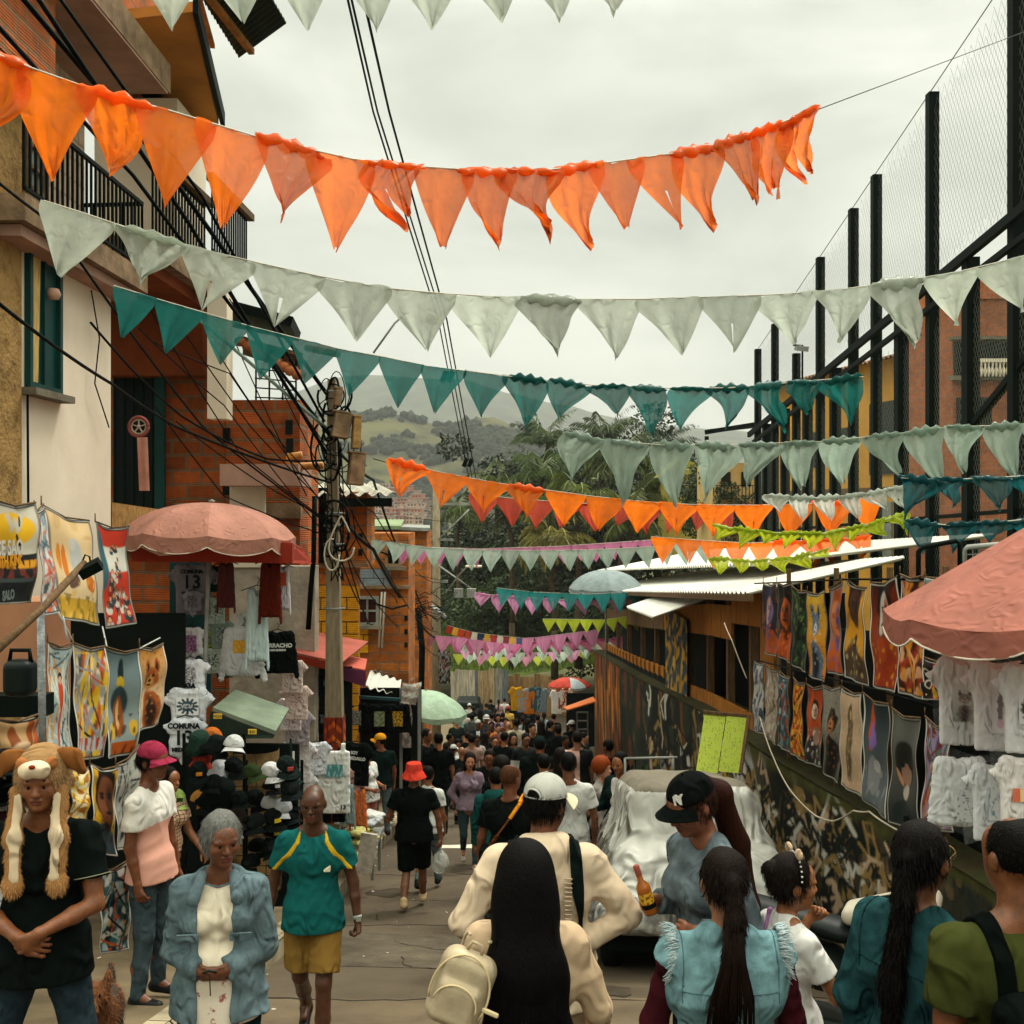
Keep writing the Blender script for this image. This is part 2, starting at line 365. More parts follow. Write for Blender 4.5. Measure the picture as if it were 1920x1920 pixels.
 V = (act+acc/np.maximum(num, 1)[:, None])*h+lo
 idx = np.full(cnt.shape, -1, np.int32); idx[act[:, 0], act[:, 1], act[:, 2]] = np.arange(len(act))
 F = []
 for axn in range(3):
  o = [0, 0, 0]; o[axn] = 1
  A = I[:I.shape[0]-o[0], :I.shape[1]-o[1], :I.shape[2]-o[2]]; B = I[o[0]:, o[1]:, o[2]:]
  b1, b2 = (axn+1) % 3, (axn+2) % 3
  for flip, mk in ((0, A & ~B), (1, ~A & B)):
   e = np.argwhere(mk); e = e[(e[:, b1] > 0) & (e[:, b2] > 0)]
   if not len(e): continue
   q = []
   for (d1, d2) in ((-1, -1), (0, -1), (0, 0), (-1, 0)):
    c = e.copy(); c[:, b1] += d1; c[:, b2] += d2
    c = np.minimum(c, np.array(idx.shape)-1); q.append(idx[c[:, 0], c[:, 1], c[:, 2]])
   q = np.stack(q, 1)
   if flip: q = q[:, ::-1]
   F.append(q[(q >= 0).all(1)])
 F = np.concatenate(F)
 mi = None
 if cls is not None: mi = cls(V[F].mean(1))
 return np_mesh(name, V, F, True, mats, mi)
class Art:
 def __init__(s, w, h, bg, seed=0):
  s.w, s.h = w, h; s.U, s.V = np.meshgrid(np.linspace(0, 1, w), np.linspace(0, 1, h))   # V: 0 top, 1 bottom
  s.c = np.ones((h, w, 3), np.float32)*np.array(hx(bg), np.float32); s.r = np.random.RandomState(seed)
 def nz(s, fx, fy, ph=None):
  p = s.r.rand(6)*6.28
  return (np.sin(fx*6.28*s.U+p[0]+1.5*np.sin(fy*3.1*s.V+p[1]))+np.sin(fy*6.28*s.V+p[2]+1.5*np.sin(fx*3.7*s.U+p[3]))+np.sin(6.28*(fx*.7*s.U+fy*.7*s.V)*1.7+p[4]))/3
 def mix(s, m, col):
  m = np.clip(m, 0, 1)[..., None]; s.c = s.c*(1-m)+np.array(hx(col), np.float32)*m; return s
 def grad(s, c0, c1, a=0, b=1):
  t = np.clip((s.V-a)/(b-a), 0, 1)[..., None]; s.c = s.c*0+np.array(hx(c0), np.float32)*(1-t)+np.array(hx(c1), np.float32)*t; return s
 def ell(s, cx, cy, rx, ry, col, rot=0, soft=.13, wob=0):
  x, y = s.U-cx, (s.V-cy); ca, sa = math.cos(rot), math.sin(rot); x, y = x*ca+y*sa, -x*sa+y*ca
  r = np.sqrt((x/rx)**2+(y/ry)**2)
  if wob: r = r+wob*s.nz(4, 5)
  return s.mix((1-r)/soft+.5, col)
 def rect(s, x0, y0, x1, y1, col, soft=.01):
  return s.mix(np.minimum(np.minimum(s.U-x0, x1-s.U), np.minimum(s.V-y0, y1-s.V))/soft+.5, col)
 def blot(s, col, f=(3, 3), th=.2, a=1, box=None):
  m = np.clip((s.nz(*f)-th)*5, 0, 1)*a
  if box: m = m*((s.U > box[0]) & (s.V > box[1]) & (s.U < box[2]) & (s.V < box[3]))
  return s.mix(m, col)
 def line(s, x0, y0, x1, y1, w, col, asp=1.0):
  dx, dy = x1-x0, (y1-y0)*asp; L = dx*dx+dy*dy+1e-9
  t = np.clip(((s.U-x0)*dx+(s.V-y0)*asp*dy)/L, 0, 1)
  d = np.sqrt((s.U-x0-t*dx)**2+((s.V-y0)*asp-t*dy)**2); return s.mix((w-d)/min(.012, w*.9)+.5, col)
 def face(s, cx, cy, r, skin, hair, shade, asp=.6, beard=None, hat=None):
  ry = r*1.35*asp
  s.ell(cx, cy-ry*.25, r*1.35, ry*1.35, hair, soft=.2, wob=.1).ell(cx, cy, r, ry, skin, soft=.15)
  s.ell(cx+r*.45, cy+ry*.1, r*.5, ry*.8, shade, soft=.6)
  for e in (-1, 1): s.ell(cx+e*r*.4, cy-ry*.12, r*.22, ry*.1, hair, soft=.5); s.ell(cx+e*r*.4, cy-ry*.28, r*.28, ry*.06, hair, soft=.5)
  s.ell(cx, cy+ry*.18, r*.14, ry*.22, shade, soft=.5); s.ell(cx, cy+ry*.52, r*.32, ry*.09, hair, soft=.4)
  if beard: s.ell(cx, cy+ry*.75, r*.7, ry*.45, beard, soft=.3)
  if hat: s.ell(cx, cy-ry*.8, r*1.2, ry*.6, hat, soft=.1)
  return s
 def border(s, a=.05, col='#0a1411', line='#e8e4d8', ar=1.0):
  m = np.minimum(np.minimum(s.U, 1-s.U), np.minimum(s.V, 1-s.V)*ar)
  s.mix((a-m)/.01+.5, col); s.mix(1-np.abs(m-a*.5)/(a*.22), line); return s
def art_sheet(name, art, fn, mat_, parent=None):
 """a sheet mesh fn(u,v)->point (v=0 at the top) carrying the painting"""
 h, w = art.h, art.w; i = np.arange(h*w).reshape(h, w)
 V = np.array([fn(u, v) for v in np.linspace(0, 1, h) for u in np.linspace(0, 1, w)], np.float32)
 F = np.stack([i[:-1, :-1], i[1:, :-1], i[1:, 1:], i[:-1, 1:]], -1).reshape(-1, 4)
 uv = np.stack([art.U.ravel(), 1-art.V.ravel()], 1)
 return link(name, np_mesh(name, V, F, True, [mat_], uv=uv, col=art.c.reshape(-1, 3)), None, parent)
def text_mesh(txt, size=1.0, ext=.0, bold=0):
 cu = bpy.data.curves.new('txt', 'FONT'); cu.body = txt; cu.size = size; cu.align_x = 'CENTER'; cu.align_y = 'CENTER'; cu.offset = bold; cu.extrude = ext; cu.resolution_u = 3
 o = bpy.data.objects.new('txt', cu); C.objects.link(o); dg = bpy.context.evaluated_depsgraph_get()
 me = bpy.data.meshes.new_from_object(o.evaluated_get(dg)); bpy.data.objects.remove(o); me.materials.clear(); return me
# ================================================================== THE SETTING: ground, street, hills
def interp_sheet(name, xs, ys, zf, m, kind='structure'):
 V = np.array([(x, y, zf(x, y)) for y in ys for x in xs], np.float32); nx, ny = len(xs), len(ys)
 i = np.arange(nx*ny).reshape(ny, nx); F = np.stack([i[:-1, :-1], i[:-1, 1:], i[1:, 1:], i[1:, :-1]], -1).reshape(-1, 4)
 return tag(link(name, np_mesh(name, V, F, True, [m], uv=V[:, :2])), kind=kind)
def fbm(x, y, s, o=4): return mnoise.fractal(Vector((x/s, y/s, 3.7)), 1.0, 2.1, o)
m_ground = mat('earth', hx('#5b5238'), rough=1, var=.5, scale=.3, bump=.3, color2=hx('#3f4a22'))
m_road = mat('asphalt', hx('#5a4f40'), rough=.9, var=.42, scale=.9, bump=.5, bscale=70, thr=(.3, .75))
m_pave = mat('pavement', hx('#6e604a'), rough=.95, var=.4, scale=1.6, bump=.4, bscale=40)
m_kerb = mat('kerb_stone', hx('#a3967c'), rough=.95, var=.5, scale=3, bump=.5, bscale=30)
def ground_z(x, y):
 if y < 140: return G(y)-.45
 return float(np.interp(y, [140, 320, 560, 1200, 1500, 6000], [-18.5, -42, -42, -60, -60, -60]))+fbm(x, y, 200)*2
interp_sheet('ground', [-2550, -1500, -400, -120, -60]+list(range(-40, 41, 4))+[60, 120, 400, 1500, 2550],
    [-20, -5]+list(range(0, 150, 4))+[180, 240, 320, 420, 560, 800, 1200, 1700, 2600, 3200, 3850], ground_z, m_ground)
XK = -2.12                                    # the kerb
def strip(name, x0, x1, y0, y1, dz, m, n=90, nx=14, rough=0):
 ys = np.linspace(y0, y1, n); xs = np.linspace(x0, x1, nx)
 return interp_sheet(name, xs, ys, lambda x, y: G(y)+dz+rough*fbm(x*9, y*9, 6), m)
strip('street', XK, 9.5, -8, 82, 0, m_road)
ys = np.linspace(-8, 74, 90); mb = MB()
mb.grid(lambda u, v: (XK-.12-4.6*(1-u), -8+82*v, G(-8+82*v)+.2), 6, 90)
tag(mb.build('pavement', m_pave), kind='structure')
mb = MB()
prof = [(-.02, -.3), (0, .17), (-.03, .205), (-.16, .21), (-.18, -.3)]
for a in range(0, 46):                        # kerb stones with a joint between
 y0, y1 = 3+a*1.2, 3+a*1.2+1.185
 for j in range(len(prof)-1):
  (xa, za), (xb, zb) = prof[j], prof[j+1]; jt = random.uniform(-.008, .008)
  mb.add([(XK+xa+jt, y0, G(y0)+za), (XK+xa+jt, y1, G(y1)+za), (XK+xb+jt, y1, G(y1)+zb), (XK+xb+jt, y0, G(y0)+zb)], [(0, 1, 2, 3)])
tag(mb.build('kerb', m_kerb), kind='structure')
m_yel = mat('worn_yellow_paint', hx('#c79a3c'), rough=.9, var=.5, scale=8, color2=hx('#93866c'), thr=(.42, .6))
mb = MB()
for (a, b) in ((8.5, 9.6), (13.6, 15.4)):
 mb.grid(lambda u, v, a=a, b=b: (XK-.02-.14*u, a+(b-a)*v, G(a+(b-a)*v)+.2135+.001*math.sin(u*3)), 3, 8)
tag(mb.build('kerb_paint', m_yel), kind='structure')
def road_patch(name, pts, m, dz=.005):
 mb = MB(); mb.add([(x, y, G(y)+dz) for x, y in pts], [tuple(range(len(pts)))]); return tag(mb.build(name, m), kind='structure')
m_white = mat('worn_white_paint', hx('#cfc9b8'), rough=.9, var=.4, scale=9, color2=hx('#8a7f70'), thr=(.5, .75))
road_patch('road_marking', [(-1.35, 17.2), (-.6, 17.2), (-.6, 17.65), (-1.5, 17.5)], m_white)
m_joint = mat('tar_joint', hx('#2c2822'), rough=1, var=.4, scale=20)
for (y, w) in ((5.2, .03), (8.05, .035), (11.3, .02), (14.7, .02), (20, .03)):
 mb = MB(); n = 40
 for i in range(n):
  x0, x1 = XK+.02+(5*i/n), XK+.02+(5*(i+1)/n); f = lambda x: y+.05*math.sin(x*3+y)+.02*math.sin(x*17)
  mb.add([(x0, f(x0), G(f(x0))+.004), (x1, f(x1), G(f(x1))+.004), (x1, f(x1)+w, G(f(x1)+w)+.004), (x0, f(x0)+w, G(f(x0)+w)+.004)], [(0, 1, 2, 3)])
 tag(mb.build('road_joint', m_joint), kind='structure')
m_patch = mat('asphalt_patch', hx('#5d5446'), rough=.95, var=.45, scale=2.2, bump=.5, bscale=80)
road_patch('road_patch', [(-1.9, 9.3), (-.2, 9.1), (-.3, 10.6), (-1.7, 10.9)], m_patch, .004)
road_patch('road_patch', [(-2.0, 8.07), (2.7, 8.12), (2.7, 5.3), (-2.0, 5.35)], mat('pale_slab', hx('#6b5d4a'), rough=.95, var=.35, scale=1.4, bump=.4, bscale=60), .0025)
mb = MB()      # cracks and drips in the worn surface
for k in range(26):
 x, y = random.uniform(-1.9, 1.6), random.uniform(5.5, 24); a_ = random.uniform(0, 6.28)
 for q in range(random.randint(5, 16)):
  x2, y2 = x+.12*math.cos(a_), y+.12*math.sin(a_); w_ = random.uniform(.003, .009); mb.add([(x, y, G(y)+.0075), (x2, y2, G(y2)+.0075), (x2+w_, y2+w_, G(y2)+.0075), (x+w_, y+w_, G(y)+.0075)], [(0, 1, 2, 3)]); x, y = x2, y2; a_ += random.uniform(-.7, .7)
tag(mb.build('road_cracks', m_joint), kind='structure')
for k in range(16):
 cx_, cy_, r_ = random.uniform(-1.8, 1.4), random.uniform(5.6, 26), random.uniform(.08, .35)
 road_patch('road_stain', [(cx_+r_*random.uniform(.6, 1.1)*math.cos(t*.52), cy_+r_*random.uniform(.6, 1.3)*math.sin(t*.52)) for t in range(12)], mat('oil_stain', hx('#453b2e'), rough=.8, var=.4, scale=6), .006)
mb = MB()
for i in range(70):
 y = random.uniform(6, 22); x = random.choice([random.gauss(XK+.15, .12), random.uniform(-2, 1.5), random.uniform(-3.6, -2.4)])
 z = G(y)+(.215 if x < XK-.1 else .008); s = random.uniform(.008, .028)
 mb.box((x, y, z), (s, s*random.uniform(.5, 1.4), .004), rot=(random.uniform(-.3, .3), random.uniform(-.3, .3), random.uniform(0, 3)))
tag(mb.build('litter', mat('paper_scraps', hx('#b9b1a0'), rough=.9, var=.5, scale=3)), 'scraps of paper scattered along the kerb and over the street', 'litter', kind='stuff')
NH = ([250, 380, 560, 640, 690, 740, 790, 830, 860, 900, 925, 950, 1000, 1045, 1100, 1200, 1420, 1700], [770, 765, 785, 772, 771, 776, 790, 797, 790, 783, 782, 793, 818, 832, 850, 880, 900, 910])
m_hill = mat('grassy_hill', hx('#4c4a28'), rough=1, var=.35, scale=.03, bump=0, color2=hx('#2a2e1a'), thr=(.42, .6))
def hill_z(x, y):
 px = 960+FOC*x/max(y, 1); ridge = (960-np.interp(960+FOC*x/1000, *NH))/FOC*1000
 g = fbm(x, y*.5, 90, 5)
 if y <= 1000: t = np.interp(y, [540, 640, 780, 900, 1000], [0, .22, .42, .78, 1]); z = -42+(ridge+42)*t
 else: z = ridge-(y-1000)*.35
 return z+g*9*min(1, max(0, (1010-y)/300))
interp_sheet('hill', np.linspace(-480, 420, 110), list(np.linspace(540, 1000, 60))+[1080, 1250], hill_z, m_hill)
FH = ([100, 400, 500, 555, 600, 640, 700, 760, 830, 880, 940, 1000, 1100, 1250, 1500, 1900], [700, 760, 752, 735, 716, 705, 703, 709, 712, 716, 735, 752, 775, 800, 815, 815])
m_mount = mat('forested_mountain', hx('#36402c'), rough=1, var=.5, scale=.012, bump=0, color2=hx('#1c241a'), thr=(.4, .6))
def mount_z(x, y):
 ridge = (960-np.interp(960+FOC*x/3000, *FH))/FOC*3000
 t = np.interp(y, [1700, 2200, 3000], [0, .45, 1]); z = -60+(ridge+60)*t if y <= 3000 else ridge-(y-3000)*.3
 return z+fbm(x, y, 300, 5)*22*(1 if y < 2990 else .25)
interp_sheet('mountain', np.linspace(-2400, 2400, 150), list(np.linspace(1700, 3000, 40))+[3200, 3500], mount_z, m_mount)
def blob_cloud(name, pts, m, label, cat, sub=1):
 ico = [(0, 0, 1), (.894, 0, .447), (.276, .851, .447), (-.724, .526, .447), (-.724, -.526, .447), (.276, -.851, .447), (.724, .526, -.447), (-.276, .851, -.447), (-.894, 0, -.447), (-.276, -.851, -.447), (.724, -.526, -.447), (0, 0, -1)]
 fi = [(0, 1, 2), (0, 2, 3), (0, 3, 4), (0, 4, 5), (0, 5, 1), (1, 6, 2), (2, 7, 3), (3, 8, 4), (4, 9, 5), (5, 10, 1), (2, 6, 7), (3, 7, 8), (4, 8, 9), (5, 9, 10), (1, 10, 6), (6, 11, 7), (7, 11, 8), (8, 11, 9), (9, 11, 10), (10, 11, 6)]
 ico = np.array(ico); V = []; F = []
 for n, (x, y, z, s) in enumerate(pts):
  j = 1+rng.uniform(-.35, .35, (12, 1)); V.append(ico*j*np.array([s, s, s*.9])+np.array([x, y, z])); F.append(np.array(fi)+12*n)
 return tag(link(name, np_mesh(name, np.concatenate(V), np.concatenate(F), False, [m])), label, cat, kind='stuff')
m_wood_far = mat('hill_woods', hx('#1c2417'), rough=1, var=.5, scale=.05, bump=0)
pts = []
while len(pts) < 2600:
 y = random.uniform(640, 1005); x = random.uniform(-.21, .1)*y
 dens = fbm(x, y, 60, 3)+.25*math.sin(x*.02+1)
 if dens > random.uniform(-.15, .35): s = random.uniform(2.2, 5.2); pts.append((x, y, hill_z(x, y)+s*.4, s))
blob_cloud('woods', pts, m_wood_far, 'dark woods spread in clumps over the green hillside', 'woods')
pts = []
for i in range(60):
 y = random.uniform(985, 1000); x = random.choice([random.gauss(-118, 3), random.gauss(-92, 6), random.uniform(0, 45), random.uniform(18, 60)])
 s = random.uniform(2, 5); pts.append((x, y, hill_z(x, y)+s*.7, s))
blob_cloud('ridge_trees', pts, m_wood_far, 'row of dark trees standing along the crest of the hill', 'woods')
m_bh = [mat('far_brick', hx('#b06a4a'), rough=1, var=.3, scale=.3, bump=0), mat('far_plaster', hx('#c0a088'), rough=1, var=.3, scale=.3, bump=0), mat('far_roof', hx('#a8988c'), rough=1, bump=0)]
m_darkwin = mat('dark_glass', hx('#101a17'), rough=.3, bump=0, var=.1)
hm = []
for k in range(3):
 b = MB(); b.box((0, 0, 3+k), (7+k, 6, 6+2*k)); wd = b; nf_ = len(b.f)
 for fl in range(2+k):
  for i in range(3): wd.box((-2.2+2.2*i, -3.02, 1.8+fl*2.3), (1, .1, 1.1))
 rf = MB(); rf.box((0, 0, 6.25+2*k), (8+k, 7, .4))
 wl = [wd.mesh('house_wall') for _ in range(2)]
 for j_, m_ in enumerate(wl):
  m_.materials.append(m_bh[j_]); m_.materials.append(m_darkwin); m_.polygons.foreach_set('material_index', [0]*nf_+[1]*(len(b.f)-nf_))
 hm.append((wl, None, rf.mesh('house_roof')))
nh = 0
for r in range(9):
 for q in range(9):
  px = 690+q*13+random.uniform(-5, 5)+(r % 2)*6; py = 992-r*7.2+random.uniform(-2, 2)
  if px > 800 or (py < 945 and px > 785): continue
  d = 640+(992-py)*2.3; p = P(px, py, d); k = random.randrange(3)
  h = empty('hillside_house', p, 'small brick house in the block of houses crowded at the foot of the hill', 'house', 'houses crowded at the foot of the hill', random.uniform(-.5, .5))
  link('wall', hm[k][0][random.randrange(2)], None, h); link('roof', hm[k][2], m_bh[2], h); nh += 1
m_grass = mat('grass_bank', hx('#59682a'), rough=1, var=.5, scale=.5, bump=.4, color2=hx('#38441c'), thr=(.4, .62))
def bank_z(x, y): return -12.2+np.interp(y, [76, 84, 100], [0, 1.6, 3.4])+np.interp(x, [-8, 0, 6], [-.2, .2, 1.2])+.25*fbm(x*3, y*3, 4)
interp_sheet('grass_bank', np.linspace(-12, 16, 60), np.linspace(76.2, 100, 40), bank_z, m_grass)
mb = MB()
for i in range(5200):
 x = random.uniform(-8, 10); y = random.uniform(76.5, 90); z = bank_z(x, y); s = random.uniform(.12, .32); a = random.uniform(0, 3.14)
 mb.add([(x-s*.3*math.cos(a), y-s*.3*math.sin(a), z), (x+s*.3*math.cos(a), y+s*.3*math.sin(a), z), (x+random.uniform(-.2, .2), y, z+s*1.5)], [(0, 1, 2)])
tag(mb.build('grass', mat('grass_blades', hx('#66762c'), rough=.9, var=.4, scale=.6, bump=0)), 'rough green grass growing over the bank at the end of the street', 'grass', kind='stuff')
def hoarding(px0, px1, pyt, d, cols, label, name='board_fence'):
 x0, x1 = P(px0, 0, d).x, P(px1, 0, d).x; zt = P(0, pyt, d).z; zb = G(d)-.2
 h = empty(name, ((x0+x1)/2, d, zb), label, 'fence')
 x = x0; i = 0
 while x < x1:
  w = random.uniform(.28, .6); c = random.choice(cols)
  b = MB(); b.box((x+w/2-(x0+x1)/2, random.uniform(-.03, .03), (zt-zb)/2+random.uniform(-.12, .12)), (w-.02, .05, zt-zb), rot=(0, random.uniform(-.02, .02), 0))
  b.build('board', mat('hoarding', src='obj', var=.55, scale=2.5, bump=.3, streak=(5, 5, .5), rough=.9), h, color=hx(c)); x += w; i += 1
 b = MB(); b.box((0, .06, (zt-zb)*.7), (x1-x0, .05, .08)); b.build('rail', M_wood, h)
hoarding(845, 880, 1258, 72, ['#b5ab98', '#a89f8c'], 'pale plank fence at the far end of the street, left part')
hoarding(880, 945, 1256, 73, ['#8f8a80', '#a58a66', '#6b7478', '#b19a74'], 'fence of mixed grey and brown boards at the far end of the street')
hoarding(945, 1075, 1266, 74, ['#a9855a', '#b08a5c', '#8c6b46', '#96754e'], 'brown weathered plank fence below the grass bank')
# ================================================================== TREES
m_leaf = mat('leaves', src='obj', rough=.6, var=.45, scale=.6, bump=0, spec=.3)
m_bark = mat('bark', hx('#4a3d2c'), rough=1, var=.4, scale=4, bump=.4)
def quads_mesh(name, cen, dirs, nrm, L, Wd):
 n = len(cen); side = np.cross(dirs, nrm); side /= np.linalg.norm(side, axis=1)[:, None]+1e-9
 V = np.stack([cen-side*Wd[:, None]*.5, cen+dirs*L[:, None]*.5-side*Wd[:, None]*.5, cen+dirs*L[:, None], cen+dirs*L[:, None]*.4+side*Wd[:, None]*.6], 1).reshape(-1, 3)
 F = np.arange(4*n).reshape(-1, 4); return np_mesh(name, V, F, False)
def broad_crown(seed, R_=4.0, Hh=5.0, n=9000, leaf=.34):
 r = np.random.RandomState(seed); nb = 26; C_ = r.normal(0, .42, (nb, 3))*[R_, R_, Hh*.7]; C_[:, 2] += Hh*.55
 rad = r.uniform(.22, .42, nb)*R_; k = r.randint(0, nb, n); u = r.normal(size=(n, 3)); u /= np.linalg.norm(u, axis=1)[:, None]
 p = C_[k]+u*(rad[k]*r.uniform(.55, 1.05, n))[:, None]*[1, 1, .8]
 d = u*.6+r.normal(0, .6, (n, 3)); d[:, 2] -= .25; d /= np.linalg.norm(d, axis=1)[:, None]
 nr = r.normal(size=(n, 3)); L = r.uniform(.6, 1.3, n)*leaf
 return quads_mesh('crown', p, d, nr, L, L*.55), C_, rad
def palm_crown(seed, nf=22, Lf=3.2, droop=1.0, nl=34, up=.9):
 r = np.random.RandomState(seed); cen = []; dr = []; nm = []; LL = []; WW = []
 for f in range(nf):
  a = f/nf*6.283*2.6+r.uniform(-.3, .3); el_ = r.uniform(.15, up)*1.4; L = Lf*r.uniform(.75, 1.1)
  pos = np.array([0, 0, 0.]); dirv = np.array([math.cos(a)*math.cos(el_), math.sin(a)*math.cos(el_), math.sin(el_)])
  for i in range(nl):
   t = i/nl; pos = pos+dirv*L/nl; dirv = dirv+np.array([0, 0, -droop*2.2/nl*(.4+t)]); dirv /= np.linalg.norm(dirv)
   side = np.cross(dirv, [0, 0, 1]); side /= np.linalg.norm(side)+1e-9
   cen.append(pos-dirv*.03); dr.append(dirv); nm.append(np.array([0, 0, 1.])); LL.append(L/nl*1.3); WW.append(.06)
   if i > 2:
    for s in (-1, 1):
     d = side*s*.75+dirv*.45+np.array([0, 0, -.55-.5*t])+r.normal(0, .12, 3); d /= np.linalg.norm(d)
     cen.append(pos.copy()); dr.append(d); nm.append(dirv+r.normal(0, .2, 3)); LL.append(L*.26*math.sin(math.pi*min(1, .18+.85*t))*r.uniform(.8, 1.15)+.12); WW.append(.075)
 return quads_mesh('crown', np.array(cen), np.array(dr), np.array(nm), np.array(LL), np.array(WW))
def trunk_mesh(h, r0, r1, limbs=0, seed=0, Cs=None):
 rr = random.Random(seed); mb = MB(); pts = [(rr.uniform(-.12, .12)*i, rr.uniform(-.12, .12)*i, h*i/5) for i in range(6)]
 mb.tube(pts, [r0+(r1-r0)*i/5 for i in range(6)], 8)
 for i in range(limbs):
  c = Cs[i]; s = Vector(pts[2+i % 3]); mb.tube([s, (s+Vector(c)+Vector((0, 0, h)))/2+Vector((0, 0, .4)), Vector(c)+Vector((0, 0, h))], [r1*.7, r1*.45, r1*.15], 5)
 return mb.mesh('trunk')
bc = []
for s in range(3):
 cm, Cs, _ = broad_crown(20+s, 3.6+.4*s, 4.6+s, 9000, .3); bc.append((cm, trunk_mesh(3.2, .3, .16, 6, s, Cs), 3.0))
pc = [(palm_crown(5, 26, 3.4, 1.0), trunk_mesh(7, .17, .13), 7.0), (palm_crown(6, 30, 3.0, 1.3), trunk_mesh(5, .17, .13), 5.0), (palm_crown(9, 20, 3.8, .7, up=1), trunk_mesh(9, .19, .12), 9.0)]
TREES = [ # px, py of the crown's middle, depth, kind, scale, colour, label
 (930, 925, 92, 'p1', 1.25, '#4c5626', 'palm with dense olive fronds left of the palm group'),
 (1012, 905, 84, 'p0', 1.15, '#4a5a2a', 'tall feathery palm rising beside the mint bunting, left end'),
 (1020, 845, 95, 'p2', 1.2, '#43532b', 'thin palm whose crown stands against the hill'),
 (1130, 845, 90, 'p0', 1.3, '#3d4a2a', 'palm with drooping crown between the second pair of mint flags'),
 (1165, 885, 82, 'p1', 1.3, '#465224', 'bushy palm in the middle of the palm group'),
 (1235, 850, 98, 'p2', 1.1, '#34422a', 'small dark palm near the yellow house'),
 (1250, 935, 80, 'p1', 1.3, '#4a5528', 'wide palm at the right of the group above the white roof'),
 (1085, 960, 76, 'p1', 1.35, '#57602a', 'light olive palm low in the middle of the group'),
 (960, 985, 78, 'p0', 1.15, '#4a5426', 'palm hanging over the street lamp'),
 (1180, 1000, 74, 'p0', 1.3, '#525a26', 'palm behind the grey umbrella'),
 (1040, 1040, 72, 'p1', 1.2, '#6b6428', 'yellowing palm with dry fronds above the teal bunting'),
 (860, 975, 88, 'p1', 1.05, '#4e5a2c', 'small palm beside the concrete pole on the left'),
 (1330, 960, 70, 'b1', .75, '#33421f', 'dark bushy tree above the white shed roof'),
 (1400, 1000, 60, 'b2', .6, '#2f3d1e', 'dense tree behind the fence posts'),
 (1130, 950, 104, 'b2', 1.45, '#25321b', 'broad dark tree behind the palms in the middle'),
 (985, 985, 108, 'b1', 1.4, '#232f1a', 'broad dark tree behind the palms on the left'),
 (1270, 940, 110, 'b0', 1.4, '#28361c', 'broad dark tree behind the palms on the right'),
 (900, 1075, 96, 'b0', 1.3, '#26331c', 'round dark tree left of the street lamp'),
 (1010, 1130, 90, 'b2', 1.3, '#2a381b', 'dark tree above the lime bunting'),
 (1120, 1080, 88, 'b1', 1.5, '#222e19', 'deep green tree directly behind the grey umbrella'),
 (1230, 1040, 92, 'b2', 1.5, '#27341b', 'dark tree behind the left end of the white roof'),
 (930, 1170, 84, 'b0', 1.0, '#334420', 'low leafy tree over the grass bank, left'),
 (1040, 1190, 86, 'b1', 1.0, '#2d3b1e', 'low dark tree over the grass bank, middle'),
 (1120, 1200, 80, 'b0', 1.1, '#30401f', 'low dark tree at the end of the painted wall'),
 (840, 1100, 100, 'b2', 1.1, '#2c3a1e', 'dark tree behind the last brick houses'),
 (880, 1180, 88, 'b1', .8, '#3d4d22', 'shrubby tree over the pale plank fence')]
for (px, py, d, k, s, c, lab) in TREES:
 cm, tm, hh = (pc if k[0] == 'p' else bc)[int(k[1])]; p = P(px, py, d)
 zc = p.z-(1.6*s if k[0] == 'b' else -.6*s); base = zc-hh*s
 t = empty('palm_tree' if k[0] == 'p' else 'leafy_tree', (p.x, p.y, base), lab, 'tree', 'trees at the end of the street', random.uniform(0, 6))
 gz = bank_z(p.x, p.y) if p.y < 100 else -14
 trs = (base-gz)
 link('crown', cm, m_leaf, t, (0, 0, hh*s), scale=s, color=hx(c, 1.25))
 link('trunk', tm, m_bark, t, scale=s)
 if trs > .3:
  b = MB(); b.tube([(0, 0, -trs), (0, 0, .1)], [.24*s, .19*s], 8); b.build('lower_trunk', m_bark, t)
pts = []
cen = rng.uniform(size=(16000, 3))*[34, 12, 1]; cen[:, 0] -= 12; cen[:, 1] += 90
cen[:, 2] = -11+rng.uniform(size=16000)**1.6*(7+2*np.sin(cen[:, 0]*.9)+1.5*np.sin(cen[:, 0]*2.3))
d_ = rng.normal(size=(16000, 3)); d_ /= np.linalg.norm(d_, axis=1)[:, None]; L_ = rng.uniform(.25, .6, 16000)
tag(link('undergrowth', quads_mesh('undergrowth', cen, d_, rng.normal(size=(16000, 3)), L_, L_*.5), m_leaf, color=hx('#2c3a1d', 1.2)), 'dense dark undergrowth filling the slope under the trees', 'undergrowth', kind='stuff')
# ================================================================== HAZE over the valley
hb = MB(); hb.box((0, 1900, 195), (5200, 4000, 530))
hz = hb.mesh('haze'); mh = bpy.data.materials.new('haze_air'); mh.use_nodes = True; t_ = mh.node_tree
t_.nodes.remove(t_.nodes['Principled BSDF']); pv = t_.nodes.new('ShaderNodeVolumePrincipled')
pv.inputs['Color'].default_value = (.93, .94, .92, 1); pv.inputs['Density'].default_value = .00016; pv.inputs['Anisotropy'].default_value = .1
t_.links.new(pv.outputs[0], t_.nodes['Material Output'].inputs['Volume'])
tag(link('haze', hz, mh), kind='stuff')
